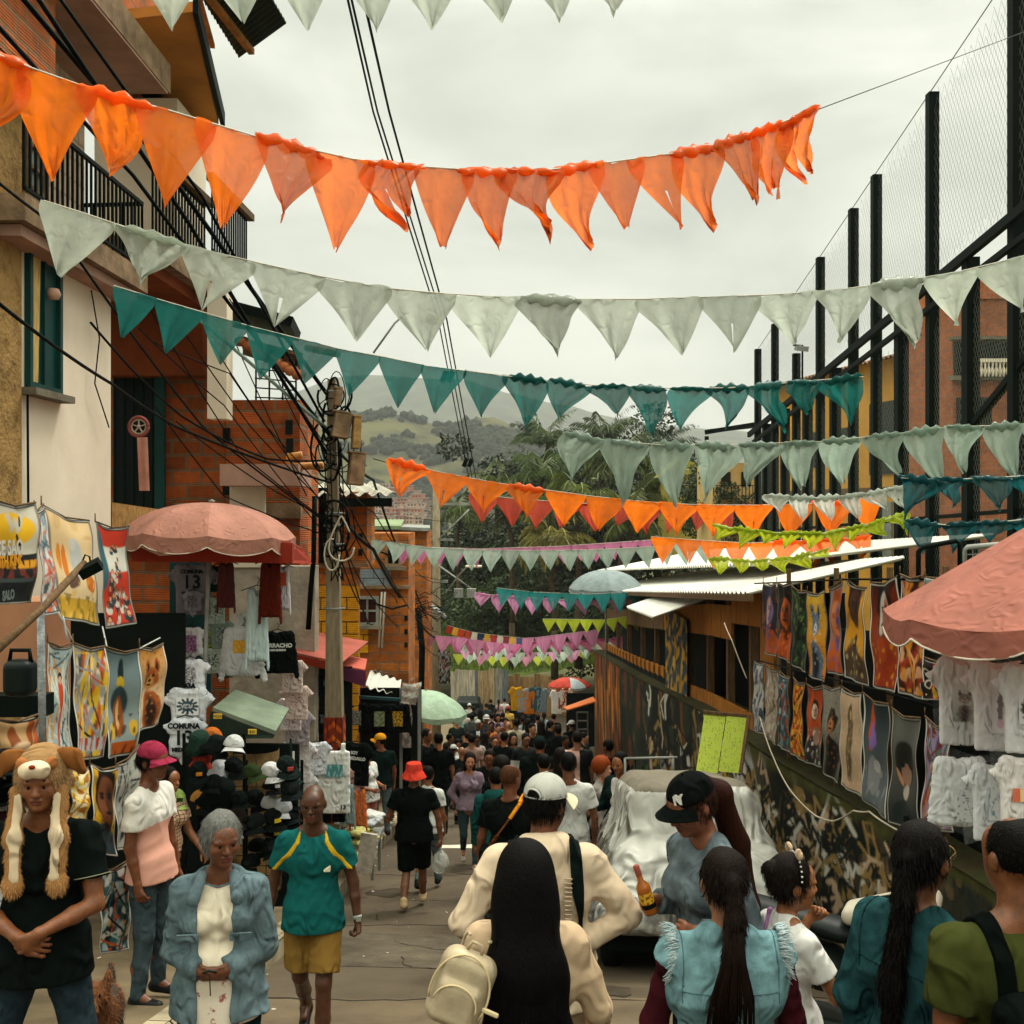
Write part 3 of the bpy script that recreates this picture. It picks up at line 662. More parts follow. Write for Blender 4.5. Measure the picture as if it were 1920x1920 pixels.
# ================================================================== BUILDINGS ON THE LEFT
m_brick = brick('hollow_brick', hx('#bb6430'), hx('#985026'), hx('#8d6a4c'), .42, .2, .022)
m_brick_dk = brick('old_hollow_brick', hx('#ac5424'), hx('#81401c'), hx('#7d5c42'), .42, .21, .026, stain=.5)
m_brick_or = brick('orange_brick', hx('#c8762f'), hx('#a85c28'), hx('#8f6c52'), .4, .2, .02, stain=.55)
m_brick_w = brick('whitewashed_brick', hx('#cdb5a0'), hx('#bfa28c'), hx('#a98f7c'), .5, .24, .02, stain=.2)
m_brick_y = brick('yellow_painted_brick', hx('#d79a1c'), hx('#c98c18'), hx('#5f4413'), .42, .2, .012, stain=.2)
m_brick_y2 = brick('blue_painted_brick', hx('#7f8b92'), hx('#75808a'), hx('#5d5a5c'), .42, .2, .012, stain=.3)
m_white = mat('white_plaster', hx('#dfd2bd'), rough=.95, var=.16, scale=1.2, bump=.12, bscale=14, thr=(.3, .8))
m_stucco = mat('rough_stucco', hx('#9c7c4c'), rough=1, var=.6, scale=6, bump=1.0, bscale=26, color2=hx('#5c4628'), thr=(.45, .75))
m_pinkpl = mat('pinkish_plaster', hx('#a98776'), rough=.95, var=.3, scale=1.5, bump=.15, bscale=20)
m_ochre = mat('ochre_soffit', hx('#b57a36'), rough=.9, var=.35, scale=1.2, bump=.1)
m_rust = mat('red_brown_plaster', hx('#7c3c1c'), rough=.95, var=.35, scale=2, bump=.2)
m_green = mat('dark_teal_paint', hx('#0d3b38'), rough=.5, var=.3, scale=2, bump=.05)
m_slab = mat('raw_concrete', hx('#8a7258'), rough=.95, var=.5, scale=4, bump=.5, bscale=24)
m_rough_w = mat('rough_cast_wall', hx('#a89c8c'), rough=1, var=.3, scale=4, bump=1.0, bscale=11)
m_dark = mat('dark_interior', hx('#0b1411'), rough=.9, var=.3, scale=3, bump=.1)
m_curtain = mat('cream_curtain', hx('#d8b878'), rough=.9, var=.4, scale=10, bump=.3, streak=(8, 8, .4))
m_terra = mat('terracotta', hx('#a3623c'), rough=.9, var=.4, scale=6, bump=.2)
m_osb = mat('chipboard', hx('#c79c64'), rough=.9, var=.45, scale=22, bump=.2, streak=(3, 3, .6))
def quadp(mb, *pts, th=None):
 """a panel through 4 points, thick along its normal"""
 p = [Vector(q) for q in pts]; n = (p[1]-p[0]).cross(p[3]-p[0]).normalized()*(th or .06)
 return mb.prism(p, (0, 0, 0), n)
def corr(name, a, b, c, d, m, parent=None, pitch=.18, amp=.028, th=.012, **k):
 """corrugated sheet: a->b along the eave, d/c the other long side; ridges run a->d"""
 a, b, c, d = map(Vector, (a, b, c, d)); L = (b-a).length; n = max(6, int(L/pitch*6)); nrm = (b-a).cross(d-a).normalized()
 if nrm.z < 0: nrm = -nrm
 mb = MB()
 for off in (0, -th):
  mb.grid(lambda u, v: a.lerp(b, u).lerp(d.lerp(c, u), v)+nrm*(amp*math.sin(u*L/pitch*6.283)+off), n, 6)
 mb.v, o = mb.v, None
 e0 = [a.lerp(b, u/n)+nrm*(amp*math.sin(u/n*L/pitch*6.283)) for u in range(n+1)]; e1 = [d.lerp(c, u/n)+nrm*(amp*math.sin(u/n*L/pitch*6.283)) for u in range(n+1)]
 for e in (e0, e1):
  mb.add([q for q in e]+[q-nrm*th for q in e], [(i, i+1, n+2+i, n+1+i) for i in range(n)])
 return mb.build(name, m, parent, **k)
def railing(parent, pts, h, gap=.11, name='railing', r=.011, m=None):
 mb = MB(); m = m or M_black
 for a, b in zip(pts[:-1], pts[1:]):
  a, b = Vector(a), Vector(b); n = int((b-a).length/gap)
  mb.bar(a, b, .03); mb.bar(a+Vector((0, 0, h)), b+Vector((0, 0, h)), .04)
  for i in range(n+1): p = a.lerp(b, i/n); mb.bar(p, p+Vector((0, 0, h)), r*2)
 return mb.build(name, m, parent)
def window(parent, c, w, h, face, m_frame, m_pane, sill=None, bars=(1, 1), name='window', depth=.08, fw=.06):
 """face: 'x' looks to +x, 'y' looks to -y"""
 c = Vector(c); ax = Vector((0, 1, 0)) if face == 'x' else Vector((1, 0, 0)); out = Vector((1, 0, 0)) if face == 'x' else Vector((0, -1, 0))
 def bx(mb, u0, u1, z0, z1, o0, o1):
  cc = c+ax*(u0+u1)/2+Vector((0, 0, (z0+z1)/2))+out*(o0+o1)/2; s = Vector((abs(out.x)*(o1-o0)+abs(ax.x)*(u1-u0), abs(out.y)*(o1-o0)+abs(ax.y)*(u1-u0), z1-z0)); mb.box(cc, s)
 mb = MB(); bx(mb, -w/2, w/2, h/2-fw, h/2, -.02, depth); bx(mb, -w/2, w/2, -h/2, -h/2+fw, -.02, depth)
 bx(mb, -w/2, -w/2+fw, -h/2+fw, h/2-fw, -.02, depth); bx(mb, w/2-fw, w/2, -h/2+fw, h/2-fw, -.02, depth)
 for i in range(bars[0]): u = -w/2+w*(i+1)/(bars[0]+1); bx(mb, u-.02, u+.02, -h/2+fw, h/2-fw, .0, depth*.7)
 for i in range(bars[1]): z = -h/2+h*(i+1)/(bars[1]+1); bx(mb, -w/2+fw, w/2-fw, z-.02, z+.02, .0, depth*.65)
 wdw = mb.build(name, m_frame, parent)
 mb = MB(); bx(mb, -w/2+fw, w/2-fw, -h/2+fw, h/2-fw, -.03, .004); mb.build('pane', m_pane, wdw)
 if sill: mb = MB(); bx(mb, -w/2-.08, w/2+.08, -h/2-.07, -h/2-.002, -.02, .14); mb.build('sill', sill, wdw)
 return wdw
A = empty('stucco_house', (-5.4, 9.4, -4), 'brown rough stucco house at the left edge beside the white house', 'building')
A0 = Vector((-5.4, 9.4, -4))
def pb(mb, name, m, root, **k):     # build with the root's world offset removed
 o = mb.build(name, m, root, **k); o.matrix_parent_inverse = Matrix.Translation(root.location).inverted() if root.rotation_euler.z == 0 else Matrix.Identity(4); return o
mb = MB(); mb.box((-5.55, 9.3, .05), (1.92, 1.05, 7.7)); pb(mb, 'wall', m_stucco, A)
mb = MB(); mb.box((-5.3, 9.2, 5.4), (1.9, 1.6, 2.9)); pb(mb, 'upper_wall', m_brick, A)
mb = MB(); mb.box((-5.45, 9.15, 3.98), (1.9, 1.5, .14)); pb(mb, 'cornice', m_slab, A)
mb = MB()
mb.tube([(-5.0, 8.72, .75), (-4.52, 8.74, .71)], .055, 10); pb(mb, 'drain_pipe', m_terra, A)
mb = MB(); mb.box((-5.1, 8.7, .12), (1.3, .16, .4)); pb(mb, 'ledge', m_slab, A)
B = empty('white_house', (-5.6, 11, -4.3), 'white plastered house with dark teal window and railed balcony above', 'building')
mb = MB(); mb.box((-5.6, 10.97, -.85), (1.98, 2.22, 6.9), bev=.02); pb(mb, 'wall', m_white, B)
window(B, (-4.6, 10.28, 1.85), .72, 1.35, 'x', m_green, m_green, sill=M_conc, bars=(1, 0), depth=.05).matrix_parent_inverse = Matrix.Translation(B.location).inverted()
mb = MB(); mb.grid(lambda u, v: (-4.585+.012*math.sin(u*30), 9.98+.17*u+.06*v*u, 1.25+1.2*v), 18, 4); pb(mb, 'curtain', m_curtain, B)
mb = MB(); mb.lathe([(.0, .06), (.05, .05), (.07, 0), (.05, -.05), (0, -.06)], (-4.52, 10.35, 2.15), 12); pb(mb, 'light_bulb', mat('bulb', hx('#c9a08a'), rough=.3, bump=0), B)
mb = MB(); mb.box((-4.95, 10.75, 2.68), (1.36, 3.1, .24)); pb(mb, 'balcony_slab', m_slab, B)
mb = MB(); mb.box((-4.95, 10.75, 2.5), (1.2, 2.9, .1)); pb(mb, 'soffit', m_pinkpl, B)
r_ = railing(B, [(-4.3, 9.25, 2.86), (-4.3, 12.2, 2.86), (-5.0, 12.25, 2.86)], .72); r_.matrix_parent_inverse = Matrix.Translation(B.location).inverted()
mb = MB(); mb.box((-5.7, 10.9, 3.9), (1.3, 3.0, 2.2)); pb(mb, 'balcony_wall', m_brick_w, B)
mb = MB(); mb.box((-5.6, 10.7, 5.06), (3.0, 3.6, .16)); pb(mb, 'upper_slab', m_pinkpl, B)
mb = MB(); mb.box((-4.14, 10.7, 5.18), (.1, 3.75, .34)); pb(mb, 'slab_edge', m_slab, B)
mb = MB(); mb.box((-5.9, 10.5, 6.3), (1.6, 3.4, 2.3)); pb(mb, 'upper_wall', m_brick, B)
mb = MB(); mb.tube([(-4.45, 9.85, 5.1), (-4.45, 9.85, 8)], .055, 10); pb(mb, 'pink_pipe', mat('pink_pipe', hx('#c49a88'), rough=.6), B)
window(B, (-5.04, 11.0, 3.6), .5, .9, 'x', m_slab, M_tin, bars=(0, 3)).matrix_parent_inverse = Matrix.Translation(B.location).inverted()
mb = MB(); mb.tube([(-4.55, 11.35, 2.4), (-4.52, 11.5, 1.9), (-4.54, 11.42, 1.4), (-4.53, 11.8, .95)], .008, 5); mb.tube([(-4.57, 9.9, 1.2), (-4.57, 9.93, -1)], .012, 5); pb(mb, 'wall_wire', M_cable, B)
Cc = empty('brick_house', (-4.5, 15, -4.8), 'tall hollow-brick house with dark barred doorway and ochre eaves behind the pink umbrella', 'building')
def cb(*a, **k): mb = MB(); mb.box(*a); return mb
def ci(o): o.matrix_parent_inverse = Matrix.Translation(o.parent.location).inverted(); return o
mb = MB(); mb.box((-5.6, 15.2, -1.6), (3.0, .4, 7.9)); pb(mb, 'wall', m_brick_dk, Cc)
mb = MB(); mb.box((-3.56, 15.3, -1.95), (1.06, .62, 7.1)); pb(mb, 'side_wall', m_brick_dk, Cc)
mb = MB(); mb.box((-3.05, 15.9, .2), (.03, 1.1, 2.4)); pb(mb, 'gable', m_brick, Cc)
mb = MB(); mb.box((-3.9, 14.98, .02), (1.8, .14, .22)); pb(mb, 'lintel', m_slab, Cc)
for (px, py) in ((422, 715), (422, 762), (422, 815), (422, 915), (540, 800), (541, 835)):
 p = P(px, py, 14.9); mb = MB()
 mb.box((p.x, 14.985, p.z), (.1, .04, .2)); o = pb(mb, 'air_brick', m_dark, Cc)
mb = MB(); mb.box((-5.35, 14.93, .7), (.62, .06, 2.5)); o = pb(mb, 'door', mat('door_dark', hx('#0f1d1a'), rough=.6), Cc)
railing(o, [(-5.62, 14.86, -.5), (-5.08, 14.86, -.5)], 2.6, .12).location = (0, 0, 0)
mb = MB(); mb.box((-4.98, 14.86, .7), (.13, .1, 2.6)); pb(mb, 'door_post', m_green, Cc)
mb = MB(); mb.box((-5.2, 13.6, 3.15), (2.1, 2.2, .3)); pb(mb, 'first_slab', m_slab, Cc)
mb = MB(); mb.box((-5.25, 13.7, 2.93), (1.9, 2.2, .16)); pb(mb, 'rust_soffit', m_rust, Cc)
mb = MB(); quadp(mb, (-5.7, 14.6, 2.9), (-4.3, 14.6, 2.9), (-4.3, 14.6, 1.9), (-5.7, 14.6, 1.9), th=.3); pb(mb, 'rust_wall', m_rust, Cc)
mb = MB(); mb.box((-5.0, 14.6, 4.35), (1.1, 1.3, 2.3)); pb(mb, 'stair_wall', m_white, Cc)
mb = MB(); mb.box((-3.95, 14.2, 2.2), (.26, .3, 1.9)); pb(mb, 'white_pillar', m_white, Cc)
ci(railing(Cc, [(-4.28, 12.5, 3.3), (-4.28, 14.6, 3.3)], .95, .12)); ci(railing(Cc, [(-4.0, 14.0, 3.5), (-4.0, 15.8, 3.5)], .9, .12))
mb = MB()
for z in (4.3,): mb.bar((-4.28, 12.4, z), (-4.2, 14.7, z), .09)
mb.bar((-4.0, 13.9, 4.45), (-3.95, 15.9, 4.45), .1); pb(mb, 'bamboo_rail', M_wood, Cc)
mb = MB(); quadp(mb, (-4.55, 12.2, 5.72), (-3.65, 12.0, 5.72), (-4.25, 15.2, 5.62), (-4.95, 15.3, 5.62), th=.12); pb(mb, 'eaves', m_ochre, Cc)
mb = MB(); mb.bar((-3.62, 12.0, 5.8), (-4.2, 15.25, 5.7), .06, .2); mb.bar((-4.6, 12.1, 5.7), (-5.0, 15.3, 5.6), .22, .12); pb(mb, 'eaves_beam', M_black, Cc)
o = corr('tin_roof', (-4.0, 12.1, 6.6), (-3.9, 15.0, 6.5), (-3.05, 14.2, 6.62), (-3.3, 11.6, 6.78), mat('dark_tin', hx('#1c302c'), rough=.6, var=.4, scale=3, bump=.1), Cc, pitch=.12); ci(o)
mb = MB(); mb.bar((-3.95, 12.0, 6.5), (-3.62, 14.6, 6.4), .08); mb.bar((-3.7, 11.8, 6.42), (-4.05, 14.2, 6.3), .06); pb(mb, 'rafter', mat('ochre_wood', hx('#9c6a34'), rough=.9, var=.4, scale=5), Cc)
mb = MB(); mb.box((-5.3, 13.9, 5.9), (1.2, 3.2, .3)); mb.box((-5.4, 14.0, 6.9), (1.0, 3.0, 1.8)); pb(mb, 'upper_storey', m_brick, Cc)
mb = MB(); quadp(mb, P(395, 572, 14.6), P(545, 612, 14.6), P(560, 640, 16.6), P(420, 610, 16.6), th=.14); pb(mb, 'dark_slab', M_black, Cc)
mb = MB()
for i in range(9): t = i/8; p = P(460+105*t, 640+62*t, 15.1); mb.tube([p, p+Vector((0, -.35, -.06))], .07, 8)
pb(mb, 'roof_tiles', m_terra, Cc)
mb = MB(); quadp(mb, P(455, 640, 14.9), P(566, 668, 14.9), P(566, 700, 15.8), P(455, 665, 15.8), th=.05); pb(mb, 'tile_board', M_wood, Cc)
mb = MB()
for i in range(6): a = P(478, 655+i*18, 15.2); b = P(556, 668+i*16, 15.2); mb.bar(a, b, .018)
for px in (480, 505, 530, 555): mb.bar(P(px, 660, 15.2), P(px, 750, 15.2), .022)
pb(mb, 'bare_rods', M_black, Cc)
mb = MB(); mb.tube([P(575, 652, 14.8), P(634, 664, 14.4)], .05, 8); pb(mb, 'spout', m_terra, Cc)
mb = MB(); mb.box((P(465, 0, 14.3).x, 14.3, P(0, 925, 14.3).z-.4), (.42, .3, 1.2)); pb(mb, 'white_pier', m_white, Cc)
mb = MB(); mb.box((P(504, 0, 14.2).x, 14.1, P(0, 893, 14.2).z), (1.02, .9, .28)); pb(mb, 'porch_slab', m_pinkpl, Cc)
mb = MB(); mb.tube([P(606, 873, 13.8), P(552, 875, 13.9), P(540, 868, 13.9), P(541, 856, 13.9), P(566, 853, 13.9)], .05, 10); pb(mb, 'yellow_pipe', mat('ochre_pipe', hx('#c08a34'), rough=.5, var=.5, scale=9, color2=hx('#a05c3c')), Cc)
mb = MB(); quadp(mb, P(210, 942, 12.4), P(345, 962, 12.6), P(345, 1020, 12.6), P(210, 1030, 12.4), th=.04); tag(mb.build('chipboard_sheet', m_osb), 'raw chipboard sheet wedged between the white house and pink umbrella', 'board')
D = empty('orange_brick_house', (-4.2, 18, -5.6), 'orange brick house with corrugated roof and yellow painted foot behind the concrete pole', 'building')
def pl(mb, px0, px1, py0, py1, d, th=.25, dz=0): a, b = P(px0, py0, d), P(px1, py1, d); mb.box(((a.x+b.x)/2, d+th/2, (a.z+b.z)/2), (abs(b.x-a.x), th, abs(a.z-b.z))); return mb
mb = MB(); pl(mb, 490, 688, 922, 1062, 17.5, 1.0); pb(mb, 'upper_wall', m_brick_or, D); mb = MB(); pl(mb, 490, 662, 1062, 1600, 17.53, .8); pb(mb, 'wall', m_brick_or, D); mb = MB(); pl(mb, 490, 690, 1057, 1064, 17.44, .1); pb(mb, 'slab_edge', m_slab, D)
for (px, py) in ((672, 1000), (672, 1030), (636, 1075), (580, 1080)): mb = MB(); pl(mb, px, px+7, py, py+12, 17.42, .06); pb(mb, 'air_brick', m_dark, D)
mb = MB(); pl(mb, 560, 672, 1098, 1600, 17.46, .035); pb(mb, 'painted_wall', m_brick_y, D)
ci(window(D, (P(605, 0, 17.48).x, 17.48, P(0, 985, 17.48).z), .62, 1.25, 'y', M_black, m_darkwin, bars=(1, 1)))
o = corr('corrugated_roof', P(500, 928, 16.9), P(748, 926, 16.9), P(705, 905, 20.5), P(500, 905, 20.5), mat('pale_fibre_cement', hx('#a9a596'), rough=.9, var=.4, scale=3, bump=.2), D, pitch=.22, amp=.035); ci(o)
mb = MB(); mb.bar(P(500, 942, 17), P(735, 942, 17), .1, .14); pb(mb, 'roof_beam', M_black, D)
mb = MB(); pl(mb, 430, 590, 1062, 1500, 14.2, .3); tag(mb.build('rough_cast_wall', m_rough_w), 'grey rough cast wall with crumbling render behind the hanging hoodies', 'wall')
mb = MB(); pl(mb, 430, 600, 1145, 1149, 14.15, .04); mb2 = mb
E = empty('brick_house', (-3.4, 24, -6.8), 'narrow brick house with cross-barred window, pipes and a blue-grey painted band', 'building')
mb = MB(); pl(mb, 664, 766, 1000, 1600, 22.5, 1.5); pb(mb, 'wall', m_brick_or, E)
mb = MB(); pl(mb, 676, 732, 1068, 1100, 22.46, .03); pb(mb, 'painted_band', m_brick_y2, E)
mb = MB(); pl(mb, 652, 690, 1125, 1225, 22.45, .05); pb(mb, 'painted_wall', m_brick_y, E)
ci(window(E, (P(689, 0, 22.4).x, 22.4, P(0, 1145, 22.4).z), .5, .62, 'y', M_tin, mat('red_pane', hx('#3f1d12'), rough=.5), bars=(1, 1), sill=M_conc))
for px in (716, 722): mb = MB(); mb.tube([P(px, 1110, 22.35), P(px-6, 1215, 22.35)], .022, 6); pb(mb, 'drain_pipe', mat('white_pipe', hx('#b9b2a2'), rough=.6), E)
for k, py in enumerate((1155, 1180, 1205)): mb = MB(); pl(mb, 758, 764, py, py+9, 22.44, .06); pb(mb, 'air_brick', m_dark, E)
ci(window(E, (P(738, 0, 22.4).x, 22.4, P(0, 1040, 22.4).z), .35, .5, 'y', m_slab, m_darkwin, bars=(1, 0), sill=M_conc)); mb = MB(); pl(mb, 664, 768, 1098, 1104, 22.35, .2); pb(mb, 'slab_edge', m_slab, E)
for py in (1030, 1130): mb = MB(); mb.tube([P(700, py, 22.3), P(735, py+12, 22.3), P(764, py+4, 22.3)], .02, 5); pb(mb, 'wall_cable', M_cable, E)
F_ = empty('brick_house', (-4.2, 34, -9), 'low brick house with a green tin roof below the mint bunting', 'building')
mb = MB(); pl(mb, 688, 800, 995, 1400, 33, 2); pb(mb, 'wall', m_brick_or, F_)
mb = MB(); quadp(mb, P(686, 992, 32.6), P(752, 992, 32.6), P(758, 979, 38), P(690, 979, 38), th=.1); pb(mb, 'green_roof', mat('green_tin', hx('#7f8f68'), rough=.7, var=.4, scale=2), F_)
mb = MB(); quadp(mb, P(752, 994, 32.5), P(806, 996, 32.5), P(806, 990, 37), P(752, 988, 37), th=.1); pb(mb, 'tin_roof', M_tin, F_)
ci(window(F_, (P(733, 0, 32.9).x, 32.9, P(0, 1050, 32.9).z), .9, .75, 'y', M_tin, mat('net_curtain', hx('#9a9c94'), rough=.8, var=.4, scale=9), bars=(2, 1)))
mb = MB(); pl(mb, 742, 772, 1068, 1100, 32.95, .03); pb(mb, 'plaster_patch', m_pinkpl, F_)
mb = MB(); mb.tube([P(772, 1000, 32.4), P(770, 1100, 32.4)], .03, 6); pb(mb, 'drain_pipe', _mats['white_pipe'], F_)
H_ = empty('brick_house', (-3.3, 40, -10), 'last brick house on the left with a grey painted corner', 'building')
mb = MB(); pl(mb, 764, 802, 1120, 1420, 36, 2); pb(mb, 'wall', m_brick, H_)
mb = MB(); pl(mb, 764, 779, 1180, 1290, 35.95, .03); pb(mb, 'painted_corner', m_brick_y2, H_)
mb = MB(); quadp(mb, P(765, 1116, 35.6), P(835, 1160, 35.6), P(830, 1150, 39), P(765, 1110, 39), th=.08); pb(mb, 'tin_roof', M_tin, H_)
# ================================================================== RETAINING WALL, RIGHT
XW = 3.0
_wd = [2, 5, 8.1, 11.35, 16.9, 25, 36.9, 40]; _wz = [-2.05, -2.25, -2.47, -2.77, -3.18, -3.95, -4.97, -5.25]
def WT(d): return float(np.interp(d, _wd, _wz))
d0, d1 = 3.0, 38.0; lg = math.log(d1/d0)
def wU(px): return math.log(XW*FOC/(px-960)/d0)/lg
a = Art(900, 90, '#2a2a20', 3)
for col, f, th in (('#4a4530', (40, 2), .1), ('#121711', (30, 3), .25), ('#5a4a30', (55, 5), .35), ('#1b2620', (22, 2), .3)): a.blot(col, f, th, .8)
def streak(px0, px1, cols, f=60, v0=0, v1=1):
 u1, u0 = wU(px0), wU(px1)
 m = np.clip((a.U-u0)/.01+.5, 0, 1)*np.clip((u1-a.U)/.01+.5, 0, 1)*np.clip((a.V-v0)/.03+.5, 0, 1)*np.clip((v1-a.V)/.03+.5, 0, 1)
 for c, th in cols: mm = m*np.clip((a.nz(f, 1.3)-th)*4, 0, 1); a.mix(mm, c)
streak(1118, 1165, [('#7a3f14', -.3), ('#b06a1c', .1), ('#3c1f0e', .3)], 70)
streak(1165, 1215, [('#1d2417', -.5), ('#5c3114', .25)], 40); streak(1215, 1300, [('#141a12', -.6), ('#6b3a18', .45), ('#24301f', .2)], 34)
streak(1200, 1300, [('#16301f', -.2), ('#3c5a2c', .3)], 50, .55, 1)
streak(1225, 1330, [('#8f8f88', .15), ('#b9b6ac', .38), ('#2c3a42', .25)], 26, .5, .95); streak(1255, 1262, [('#b98a1c', -1)], 5, .45, 1); streak(1278, 1284, [('#c2932a', -1)], 5, .45, 1)
streak(1320, 1440, [('#5c6420', -.2), ('#b98d1d', .05), ('#2b3313', .35)], 18, .25, 1); streak(1380, 1450, [('#9a9a94', .15), ('#c9c6bc', .4)], 22, 0, .42)
streak(1440, 1560, [('#2a2419', -.5), ('#5c4a34', .4), ('#151910', .35), ('#77746a', .62)], 30); streak(1530, 1700, [('#3a3020', -.4), ('#5e4c34', .25), ('#191b12', .3), ('#857258', .6)], 34)
rr = random.Random(4)
for i in range(430):         # sprayed curved strokes
 u = wU(rr.uniform(1210, 1690)); v = rr.uniform(.15, .9); L = rr.uniform(.004, .02); c = rr.choice(['#0c120d', '#c2bfb2', '#0c120d', '#8a7040', '#0c120d', '#b49a7c'])
 pts_ = [(u, v)]
 for q in range(5): pts_.append((pts_[-1][0]+rr.uniform(-L, L), pts_[-1][1]+rr.uniform(-.12, .12)))
 for p_, q_ in zip(pts_[:-1], pts_[1:]): a.line(p_[0], p_[1], q_[0], q_[1], rr.choice([.0011, .0016, .0024]), c, asp=.16)
a.mix(np.clip((.09+.03*a.nz(30, 1)-a.V)/.05, 0, 1)*(a.U < wU(1400))*.7, '#4c4e1e')
wall = empty('retaining_wall', (XW, 8, G(8)), 'long dark retaining wall with weathered graffiti and a mossy top along the right side', 'wall')
mb = MB(); n = 60
vs = []
for i in range(n+1):
 d = 1+(d1-1)*i/n; vs += [(XW+.004, d, G(d)-.5), (XW+.004, d, WT(d)), (XW+.45, d, WT(d)), (XW+.45, d, G(d)-.5)]
fs = [(4*i+j, 4*i+j+4, 4*i+(j+1) % 4+4, 4*i+(j+1) % 4) for i in range(n) for j in range(4)]+[(3, 2, 1, 0), (4*n, 4*n+1, 4*n+2, 4*n+3)]
mb.add(vs, fs); pb(mb, 'wall_body', M_conc, wall)
def wf(u, v): d = d0*math.exp(u*lg); return (XW-.03+.015*math.sin(d*3), d, WT(d)+(G(d)-.1-WT(d))*v)
o = art_sheet('graffiti', a, wf, M_artw, wall); ci(o)
mb = MB(); mb.grid(lambda u, v: (XW-.05+.56*u, 1+37*v, WT(1+37*v)+.03+.05*math.sin(u*3.14)+.015*fbm(v*90, u, 1)), 6, 90); pb(mb, 'mossy_coping', mat('moss', hx('#34361a'), rough=1, var=.5, scale=5, bump=.8, bscale=20, color2=hx('#33291c'), thr=(.4, .65)), wall)
interp_sheet('terrace', np.linspace(XW+.4, 24, 12), np.linspace(1, 75, 40), lambda x, y: WT(min(y, 40))+(0 if y < 40 else (y-40)*-.12)+(x-3.4)*.03-.02, m_ground)
# ================================================================== SHED ON THE WALL
sh = empty('wooden_shed', (3.4, 20, WT(20)), 'long open wooden shed with white tin roof standing on the painted wall', 'building')
m_wtin = mat('white_tin', hx('#cfcdc2'), rough=.5, var=.22, scale=1.2, bump=.1, streak=(1, 4, 1))
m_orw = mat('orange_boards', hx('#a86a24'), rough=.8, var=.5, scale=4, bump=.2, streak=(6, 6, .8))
def EZ(d): return float(np.interp(d, [12, 40], [-.93, -3.0]))
mb = MB()
for d in (12.7, 14.1, 15.6, 17.2, 19, 21, 23.5, 26, 29, 32, 36):
 mb = MB(); mb.bar((3.25, d, WT(d)), (3.25, d, EZ(d)+.05), .11); pb(mb, 'post', M_wood, sh)
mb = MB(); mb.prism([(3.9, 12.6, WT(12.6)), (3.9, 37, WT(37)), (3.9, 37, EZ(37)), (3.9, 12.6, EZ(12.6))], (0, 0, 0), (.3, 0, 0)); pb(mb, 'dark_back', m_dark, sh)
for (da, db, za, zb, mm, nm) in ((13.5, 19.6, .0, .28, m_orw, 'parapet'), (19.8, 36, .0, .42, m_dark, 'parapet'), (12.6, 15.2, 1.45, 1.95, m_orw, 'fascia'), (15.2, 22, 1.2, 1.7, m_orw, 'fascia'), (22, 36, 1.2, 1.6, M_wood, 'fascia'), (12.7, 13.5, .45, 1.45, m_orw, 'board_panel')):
 mb = MB(); i = da
 while i < db-.05:
  w = min(.75, db-i); mb.prism([(3.17, i, WT(i)+za), (3.17, i+w-.03, WT(i+w)+za), (3.17, i+w-.03, WT(i+w)+zb+(0 if nm != 'fascia' else min(0, EZ(i)-WT(i)-zb))), (3.17, i, WT(i)+zb)], (0, 0, 0), (.04, 0, 0)); i += w
 pb(mb, nm, mm, sh)
for i in range(20): d = 20.2+i*.8; mb = MB(); mb.box((3.14, d, WT(d)+.33), (.05, .45, .2)); pb(mb, 'slat', m_orw, sh)
ar = Art(40, 60, '#3d4a52', 8); ar.blot('#b98a2a', (3, 4), .1).blot('#d2a73a', (5, 2), .3).blot('#20303a', (4, 6), .35)
ci(art_sheet('painted_panel', ar, lambda u, v: (3.1, 21.2-2.6*u, WT(20)+1.55-1.9*v), M_artw, sh))
o = corr('tin_roof', (2.75, 12.3, EZ(12.3)), (2.75, 40, EZ(40)), (7.2, 40, EZ(40)+.75), (4.6, 12.3, EZ(12.3)+.42), m_wtin, sh, pitch=.25); ci(o)
o = corr('upper_tin_roof', (3.6, 15, EZ(15)+.42), (3.6, 44, EZ(44)+.55), (8, 44, EZ(44)+1.4), (6.2, 13.5, EZ(13.5)+.75), m_wtin, sh, pitch=.25); ci(o)
o = corr('low_tin_roof', (2.3, 17.2, -1.72), (2.35, 21.5, -1.95), (3.5, 21.5, -1.55), (3.5, 17.2, -1.3), m_wtin, sh, pitch=.2); ci(o)
mb = MB(); mb.bar((2.78, 12.2, EZ(12.2)-.05), (2.78, 39, EZ(39)-.05), .05, .09); pb(mb, 'eave_beam', M_wood, sh)
